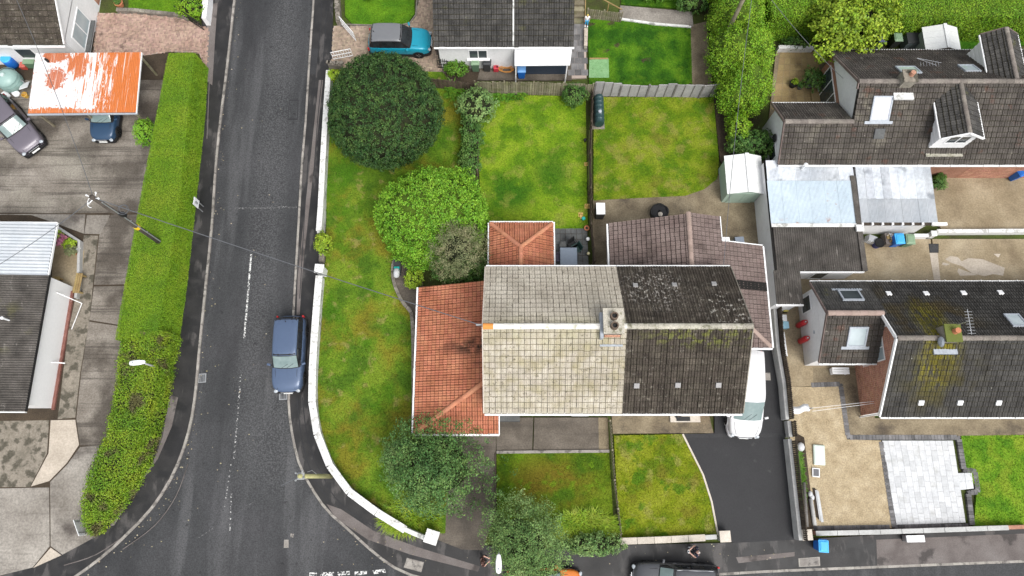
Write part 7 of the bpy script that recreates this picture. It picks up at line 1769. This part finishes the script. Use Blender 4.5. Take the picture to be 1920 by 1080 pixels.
pot('round black pot of yellow flowers on the yellow terrace',W(1488,157,.4),.27,.4,MT['black'],'l_lime',.2,cnt=25); pot('large grey pot with a spreading bush on the yellow terrace',W(1520,155,.5),.36,.5,GP,'l_shrub',.75,cnt=200); pot('small dark pot between the two terrace pots',W(1500,163,.3),.18,.3,GP,'l_shrub',.2,cnt=25)
pot('terracotta pot on the planter wall at the top left',W(223,6,.4),.28,.4,TC,'l_shrub',.2,cnt=25); pot('terracotta pot at the corner of the small patio',W(1100,428,.3),.16,.25,TC)
for px,py,pl,lab in ((120,452,'l_pink','tub of pink flowers in the small flower court'),(134,459,'l_lime','tub of yellow green leaves in the small flower court'),(136,472,'l_olive','tub of bronze leaves in the small flower court'),(111,444,'l_lime','tub of lime leaves behind the pink flowers')): pot(lab,W(px,py,.4),.2,.3,TC,pl,.36,cnt=70)
c = W(142,466,.4); t = thing('watering_can','white watering can among the flower tubs','watering can',(c.x,c.y,.12)); MB().lathe([(.14,0),(.14,.3),(.1,.32)],14).build('body', MT['zinc_white'], t, world=False); MB().tube([(.1,0,.1),(.35,0,.35)],.02,7).build('spout', MT['zinc_white'], t, world=False); MB().tube([(-.13,0,.05),(-.24,0,.2),(-.1,0,.36)],.015,7).build('handle', MT['black'], t, world=False)
def bench(lab, c, l, rz, mat):
    t = thing('bench', lab, 'bench', (c.x,c.y,.12), rz)
    for k in range(3): MB().cbox((0,-.14+k*.14,.45),(l,.12,.04)).build('seat_slat', mat, t, world=False)
    for sx in (-1,1): MB().cbox((sx*l*.42,0,.22),(.07,.36,.42)).build('leg', mat, t, world=False)
    return t
bench('tan wooden bench against the west building',W(106,536,.4),1.1,R(88),MT['wood_tan']); bench('tan wooden bench on the outer side of the flower court',W(149,532,.4),1.25,R(88),MT['wood_tan']); bench('white slatted bench below the gabled wing',W(1574,696,.4),1.0,R(0),MT['zinc_white'])
# fire pit / covered tub
c = W(1236,398,.4); t = thing('covered_tub','black round tub with draped cover behind the brown roof','tub',(c.x,c.y,.12)); m=MB(); MB().lathe([(.55,0),(.58,.35),(.5,.42),(.42,.4)],18).build('tub', MT['black'], t, world=False)
MB().lathe([(.44,.36),(.1,.40)],16).build('cover', colour('dark_cover',(.035,.04,.045),.6), t, world=False); MB().tube([(math.cos(a)*.52,math.sin(a)*.48,.44+.05*math.sin(5*a)) for a in [2*math.pi*j/26 for j in range(27)]],.06,7).build('draped_rim', MT['black'], t, world=False)
MB().lathe([(.13,.40),(.15,.5),(.05,.58)],10,(.02,-.2,0)).build('lid_knob', MT['cream_stone'], t, world=False)
def mat_(name, lab, px, mat, z, cat, h=.03):
    P=WP(px,z); t=MB().prism([(p.x-P[0].x,p.y-P[0].y) for p in P],0,h).build(name, mat, None, bevel=.01); t.location=P[0]; tag(t,lab,cat)
mat_('artificial_turf','pale green turf mat at the corner of the north lawn',[(1105,112),(1141,110),(1142,146),(1104,146)],mk('turf_mat',[(.15,.30,.13),(.21,.37,.18)],3,.9,fine=.2,fscale=20),.125,'mat')
mat_('timber_edge','pale timber batten along the top of the turf mat',[(1105,109),(1140,109),(1140,111.5),(1105,111.5)],MT['wood_tan'],.13,'batten',.06)
# gates
def gate(lab, a, b, h, mat, n=8, name='garden_gate', arch=.0):
    a,b=Vector(a),Vector(b); d=b-a; rz=math.atan2(d.y,d.x); l=d.length; t=thing(name,lab,'gate',(a.x,a.y,.1),rz)
    for zz in (.12,h*.55,h-.02): MB().cbox((l/2,0,zz),(l,.035,.045)).build('rail', mat, t, world=False)
    for k in range(n+1):
        x=l*k/n; hh=h+arch*math.sin(math.pi*k/n); MB().cbox((x,0,(hh+.08)/2),(.03,.03,hh-.08)).build('bar', mat, t, world=False)
    return t
gate('open white metal gate at the entrance of the paved drive',W(668,78,.1),W(642,48,.1),1.0,MT['upvc'],10); gate('white metal gate leaf folded beside the dark dome tree',W(626,113,.1),W(662,106,.1),.9,MT['upvc'],8)
gate('open black iron gate at the entrance of the pink drive',W(384,58,.1),W(338,28,.1),1.0,MT['black'],12); gate('black arched gate at the corner of the north house',W(822,128,.1),W(843,129,.1),.9,MT['black'],6,arch=.25)
# junk along the north house wall
c = W(859,123,.3); t = thing('hose_reel','white round hose reel against the north house','reel',(c.x,c.y,.12)); MB().lathe([(.2,-.06),(.2,.06),(.12,.07),(.12,-.07)],16,(0,0,.22),'Y').build('drum', MT['zinc_white'], t, world=False); MB().cbox((0,0,.03),(.3,.2,.06)).build('foot', MT['black'], t, world=False)
c = W(930,129,.3); t = thing('fuel_can','red fuel can against the north house','can',(c.x,c.y,.12)); MB().cbox((0,0,.2),(.35,.3,.4)).build('body', colour('fuel_red',(.45,.03,.05)), t, world=False, bevel=.04); MB().lathe([(.05,.4),(.05,.47)],10,(.08,0,0)).build('cap', MT['black'], t, world=False)
c = W(950,132,.15); t = thing('garden_hose','orange garden hose heaped beside the blue lidded bin','hose',(c.x,c.y,.12)); m=MB()
for k in range(7): m.tube([(math.cos(a)*(.32+.03*k)+.05*math.sin(k*2),math.sin(a)*(.17+.01*k),.05+.03*k+.02*math.sin(3*a+k)) for a in [2*math.pi*j/20 for j in range(21)]],.02,6)
m.build('coil', colour('orange_hose',(.55,.25,.06)), t, world=False)
for k,(px,lab) in enumerate(((845,'brown trough planter left of the hose reel'),(872,'brown trough planter below the green wheelie bin'))):
    c=W(px,128,.15); t=thing('trough_planter',lab,'planter',(c.x,c.y,.12)); MB().frustum((0,0,0),(.6,.26),(.66,.3),.28).build('trough', MT['wood_brown'], t, world=False); MB().cbox((0,0,.27),(.58,.22,.04)).build('soil', MT['earth'], t, world=False)
# wooden steps and ramp fence of the north garden
c = W(1085,45,.1); t = thing('garden_steps','grey wooden steps beside the charcoal roof','steps',(c.x,c.y,.1))
for k in range(6): MB().box(-.38,.38,.0+k*.34,.33+k*.34,0,.17*(k+1)).build('step', MT['wood_grey'], t, world=False)
for sx in (-.42,.42): bar(t,'string_board',(c.x+sx,c.y-.05,.25),(c.x+sx,c.y+2.1,1.25),.05,.2,'wood_tan')
board_fence([W(1100,34,.1),W(1130,37,.1),W(1163,41,.1)],1.0,.11,.03,'wood_grey','low board fence beside the steps at the top of the north lawn',side=-1,posts=1.2)
bar(thing('handrail','pale slanting handrail above the steps of the north garden','rail',tuple(W(1145,8,.1))),'rail',W(1118,-8,1.0),W(1166,18,1.0),.07,.07,'wood_tan'); hr=[o for o in col.objects if o.name.startswith('handrail')][0]; q=W(1142,5,1.0); MB().cbox((q.x,q.y,.5),(.07,.07,1.0)).build('post', MT['wood_tan'], hr)
c = W(1545,185,.3); t = thing('terrace_steps','tan timber box steps in front of the glazed gable','steps',(c.x,c.y,.12)); MB().box(-.8,.4,-.5,.5,0,.2).build('step', MT['slab_tan'], t, world=False); MB().box(-.1,.4,-.45,.45,.2,.4).build('step', MT['slab_tan'], t, world=False)
# items in the side passage and gravel yard of the east house
c = W(1473,583,.3); t = thing('hose_reel','yellow reel hung at the end of the garage passage','reel',(c.x,c.y,.12)); MB().lathe([(.16,-.05),(.16,.05),(.05,.06),(.05,-.06)],14,(0,0,.25),'Y').build('drum', colour('yellow_reel',(.62,.55,.15)), t, world=False); MB().cbox((0,0,.05),(.25,.2,.1)).build('foot', MT['black'], t, world=False)
chest('crate','white crate in the passage beside the dark boards','crate',W(1469,597,.3),(.3,.4,.35),0,MT['slab_white'],MT['zinc_white']); chest('crate','pale blue crate in the passage beside the dark boards','crate',W(1471,610,.3),(.42,.42,.35),0,colour('pale_blue_plastic',(.25,.50,.66)),colour('pale_blue_crate_lid',(.33,.58,.72)))
a0,a1 = W(1468,622,.5),W(1474,668,.5); t = thing('white_trellis','white scalloped plastic trellis along the passage boards','trellis',(a0.x,a0.y,.12))
for k in range(6): p=a0.lerp(a1,(k+.5)/6); MB().cbox((p.x,p.y,.45),(.22,.26,.12),.05).build('panel', MT['zinc_white'], t, bevel=.04); MB().cbox((p.x,p.y,.22),(.05,.05,.4)).build('leg', MT['zinc_white'], t)
p0,p1 = W(1523,765,1.6),W(1645,752,1.8); cl=MB(); 
t = thing('washing_line','white washing line stretched from the brick gable over the gravel','washing line',(p0.x,p0.y,.1)); MB().tube([p0,p0.lerp(p1,.5)-V3(0,0,.05),p1],.01,6).build('line', MT['zinc_white'], t); MB().tube([p0+V3(0,-.18,0),p1+V3(0,-.1,0)],.01,6).build('line', MT['zinc_white'], t); MB().tube([(p0.x,p0.y,.1),(p0.x,p0.y,1.65)],.03,8).build('prop', MT['steel'], t)
t = thing('hanging_sheet','white cloth hanging at the end of the washing line','cloth',(p0.x,p0.y,.9)); m=MB(); v=[]
for i in range(9):
    for j in range(7): v.append((p0.x-.95+i*.12+.03*math.sin(j), p0.y-.35+j*.07+.04*math.sin(i*1.3)+.03*i, 1.25-.02*abs(j-3)**2+.03*math.sin(i*1.7+j)-.05*(8-i)*.6))
m.add(v,[(i*7+j,i*7+j+1,(i+1)*7+j+1,(i+1)*7+j) for i in range(8) for j in range(6)]); m.build('cloth', MT['zinc_white'], t, smooth=True)
c = W(1536,853,.2); t = thing('plastic_tub','translucent pale green plastic lid lying on the gravel','lid',(c.x,c.y,.12),R(-4)); MB().cbox((0,0,.06),(.68,1.15,.12)).build('tray', colour('pale_green_plastic',(.50,.57,.50),.3), t, world=False, bevel=.05); MB().cbox((0,0,.125),(.56,1.03,.012)).build('panel', colour('pale_green_film',(.56,.64,.58),.25), t, world=False)
c = W(1530,886,.2); t = thing('framed_grate','small grey framed grate on the gravel','grate',(c.x,c.y,.12),R(-6)); MB().cbox((0,0,.05),(.42,.5,.1)).build('frame', MT['zinc_white'], t, world=False); MB().cbox((0,0,.103),(.32,.4,.01)).build('grille', colour('grate_grey',(.10,.10,.11)), t, world=False)
def log(lab, a, b, r, mat, name='concrete_pipe'):
    a,b=W(a[0],a[1],r+.1),W(b[0],b[1],r+.1); t=thing(name,lab,'beam',(a.x,a.y,.1)); MB().tube([a,b],r,12).build('shaft', MT[mat], t, smooth=True); MB().tube([a+(b-a)*.0-(b-a).normalized()*.02,a],r*.8,12).build('end', MT['fence_post'], t)
log('left grey post lying along the weedy bed',(1507,905),(1513,988),.10,'fence_post','concrete_post'); log('right grey post lying beside the weedy bed',(1520,935),(1528,985),.11,'grey_render','concrete_post')
t = thing('timber_stack','pale planks stacked beside the grey posts','planks',W(1531,945,.1)); 
for k in range(4): a,b=W(1526+k*2.2,915+k*2,.15+.03*k),W(1533+k*3,970+k*3,.15+.03*k); bar(t,'plank',a,b,.14,.03,'slab_white' if k>1 else 'wood_dark')
for k,(px,py) in enumerate(((1518,926),(1521,932),(1500,838))): c=W(px,py,.1); t=thing('pale_stone','%s pale rounded stone on the weedy bed'%['upper','lower','largest'][k],'stone',(c.x,c.y,.12)); o=MB().lathe([(.02,0),(.12,.03),(.14,.1),(.08,.18),(.02,.2)],9).build('stone', MT['slab_white'], t, world=False, smooth=True); o.scale=(1,1.3,1) if k<2 else (1.6,1.9,1.2)
c = W(1497,870,.2)
chest('meter_cabinet','pale green cabinet at the foot of the orange extension wall','cabinet',W(779,701,.6),(.25,.6,.7),0,colour('pale_cabinet',(.42,.50,.44)),colour('pale_cabinet_lid',(.48,.56,.5)))
# door step clutter of the dark house
c = W(1272,780,.4); t = thing('door_lantern','round black planter beside the dark house door','planter',(c.x,c.y,.12)); MB().lathe([(.12,0),(.18,.3),(.14,.33)],14).build('pot', MT['black'], t, world=False); MB().lathe([(.13,.3),(.05,.36)],12).build('soil', MT['earth'], t, world=False)

# ================================================================== people
def skin_mesh(name, joints, edges, mat, parent, sub=2, root=0):
    keys=list(joints); me=bpy.data.meshes.new(name); me.from_pydata([joints[k][0] for k in keys],[(keys.index(a),keys.index(b)) for a,b in edges],[]); me.materials.append(mat)
    o=link_mesh(name,me,None,parent); o.modifiers.new('skin','SKIN')
    for i,k in enumerate(keys):
        r=joints[k][1]; sv=me.skin_vertices[0].data[i]; sv.radius=(r,r) if not isinstance(r,tuple) else r; sv.use_root=(i==root)
    s=o.modifiers.new('sub','SUBSURF'); s.levels=s.render_levels=sub; return o
def person(lab, loc, rz, s, skin, top, legs, hair, shoes, arms, bald=False, held=None):
    t = thing('person', lab, 'person', (loc.x,loc.y,loc.z), rz)
    def S(p): return (p[0]*s,p[1]*s,p[2]*s)
    J={'pelvis':(S((0,0,.93)),.13*s),'waist':(S((0,0,1.1)),.12*s),'chest':(S((.0,0,1.33)),.135*s),'neck':(S((.02,0,1.5)),.055*s),'jaw':(S((.045,0,1.58)),.07*s),'head':(S((.035,0,1.66)),.092*s),'crown':(S((.03,0,1.74)),.065*s)}
    E_=[('pelvis','waist'),('waist','chest'),('chest','neck'),('neck','jaw'),('jaw','head'),('head','crown')]
    for sd_,y in (('l',1),('r',-1)):
        el,wr=arms[0 if y>0 else 1]
        J['sh'+sd_]=(S((0,.185*y,1.42)),.06*s); J['el'+sd_]=(S(el),.045*s); J['wr'+sd_]=(S(wr),.03*s)
        d=(Vector(wr)-Vector(el)).normalized(); pm=Vector(wr)+d*.07; J['pa'+sd_]=(S(pm),.034*s)
        J['hip'+sd_]=(S((0,.10*y,.88)),.095*s); J['kn'+sd_]=(S((.03*y+.02,.105*y,.5)),.062*s); J['an'+sd_]=(S((.03*y,.11*y,.09)),.042*s); J['to'+sd_]=(S((.15+.03*y,.125*y,.045)),.04*s)
        E_ += [('chest','sh'+sd_),('sh'+sd_,'el'+sd_),('el'+sd_,'wr'+sd_),('wr'+sd_,'pa'+sd_),('pelvis','hip'+sd_),('hip'+sd_,'kn'+sd_),('kn'+sd_,'an'+sd_),('an'+sd_,'to'+sd_)]
        side=d.cross(Vector((0,0,1))).normalized(); dn=Vector((0,0,-1))
        for f_ in range(4):
            k='f%d%s'%(f_,sd_); q=pm+side*(-.03+.02*f_)+d*(.05 if f_ in(1,2) else .04); J[k]=(S(q),.010*s); q2=q+d*.02+dn*.025; J[k+'t']=(S(q2),.009*s); E_+=[('pa'+sd_,k),(k,k+'t')]
        q=pm-d*.02+side*.045*(-y); J['th'+sd_]=(S(q),.011*s); J['tt'+sd_]=(S(q+d*.035),.009*s); E_+=[('pa'+sd_,'th'+sd_),('th'+sd_,'tt'+sd_)]
    skin_mesh('body',J,E_,skin,t)
    def gr(p): return J[p][0]
    T={'pelvis':(gr('pelvis'),.15*s),'waist':(gr('waist'),.145*s),'chest':(gr('chest'),.16*s),'collar':(S((.01,0,1.46)),.08*s)}
    TE=[('pelvis','waist'),('waist','chest'),('chest','collar')]
    for sd_ in 'lr':
        e=Vector(gr('sh'+sd_)).lerp(Vector(gr('el'+sd_)),.62); T['sh'+sd_]=(gr('sh'+sd_),.08*s); T['sl'+sd_]=(tuple(e),.068*s); TE+=[('chest','sh'+sd_),('sh'+sd_,'sl'+sd_)]
    skin_mesh('top',T,TE,top,t)
    L={'pelvis':(S((0,0,.94)),.145*s)}; LE=[]
    for sd_ in 'lr': L['hip'+sd_]=(gr('hip'+sd_),.108*s); L['kn'+sd_]=(gr('kn'+sd_),.078*s); L['an'+sd_]=(S((Vector(gr('an'+sd_))/s+Vector((0,0,.04)))),.062*s); LE+=[('pelvis','hip'+sd_),('hip'+sd_,'kn'+sd_),('kn'+sd_,'an'+sd_)]
    skin_mesh('trousers',L,LE,legs,t)
    for sd_,y in (('l',1),('r',-1)): o=MB().lathe([(.02,-.14),(.05,-.11),(.055,0),(.05,.1),(.02,.14)],10,(0,0,0),'X').build('shoe',shoes,t,smooth=True,world=False); o.location=S((.09+.03*y,.12*y,.05)); o.scale=(s,s,s*.9)
    # hair cap, face
    hc=MB().lathe([(.1*math.sin(math.pi*k/14)+.002,.1*math.cos(math.pi*k/14)) for k in range(0,9 if not bald else 4)],14).build('hair',hair,t,smooth=True,world=False); hc.location=S((.022,0,1.675)); hc.scale=(s*1.06,s*.98,s*1.08); hc.rotation_euler=(0,R(-14),0)
    for y in (-1,1):
        e=MB().lathe([(.003,-.012),(.012,0),(.003,.012)],8).build('eye',MT['plate_ink'],t,world=False); e.location=S((.122,.034*y,1.655)); e.scale=(s,s,s)
        e=MB().lathe([(.01,-.035),(.022,0),(.01,.035)],8).build('ear',skin,t,world=False); e.location=S((.03,.098*y,1.645)); e.scale=(s,s*.6,s)
    n=MB().cbox((0,0,0),(.035,.025,.05)).build('nose',skin,t,bevel=.008,world=False); n.location=S((.135,0,1.625)); n.scale=(s,s,s)
    n=MB().cbox((0,0,0),(.012,.05,.012)).build('mouth',colour('lip',(.30,.10,.09)),t,bevel=.004,world=False); n.location=S((.122,0,1.585)); n.scale=(s,s,s)
    return t
SK=colour('skin',(.56,.34,.27),.55); 
f=W(1296,1030,.1); person('person in navy top on the bottom pavement holding a pale handset with both hands',V3(f.x,f.y,.105),R(180),1.0,SK,colour('navy_cloth',(.02,.022,.04),.9),colour('dark_denim',(.03,.033,.045),.9),colour('grey_hair',(.40,.36,.34),.8),colour('grey_shoe',(.30,.31,.33),.7),(((.10,.30,1.18),(.33,.10,1.16)),((.10,-.30,1.18),(.33,-.10,1.16))),True)
h=thing('handset','pale handset held by the person in the navy top','handset',(f.x-.42,f.y,1.27)); MB().cbox((0,0,0),(.10,.17,.03)).build('case',MT['zinc_white'],h,world=False,bevel=.01); MB().cbox((0,0,.02),(.07,.10,.01)).build('screen',MT['black'],h,world=False)
f=W(906,1048,.1); person('person in dark red-brown top on the pavement beside the street lamp',V3(f.x,f.y,.105),R(8),.97,SK,colour('maroon_cloth',(.055,.018,.015),.9),colour('black_cloth',(.015,.014,.015),.9),colour('dark_red_hair',(.05,.018,.012),.7),MT['black'],(((.10,.27,1.18),(.32,.14,1.1)),((.08,-.27,1.15),(.30,-.12,1.08))))
f=W(1099,48,.1); person('small fair-haired figure in white and blue beside the wooden steps',V3(f.x,f.y,.11),R(-90),.68,SK,colour('white_cloth',(.75,.75,.75),.9),colour('bright_blue_cloth',(.05,.35,.62),.9),colour('fair_hair',(.60,.46,.12),.8),MT['zinc_white'],(((.05,.25,1.15),(.10,.22,.95)),((.05,-.25,1.15),(.10,-.22,.95))))
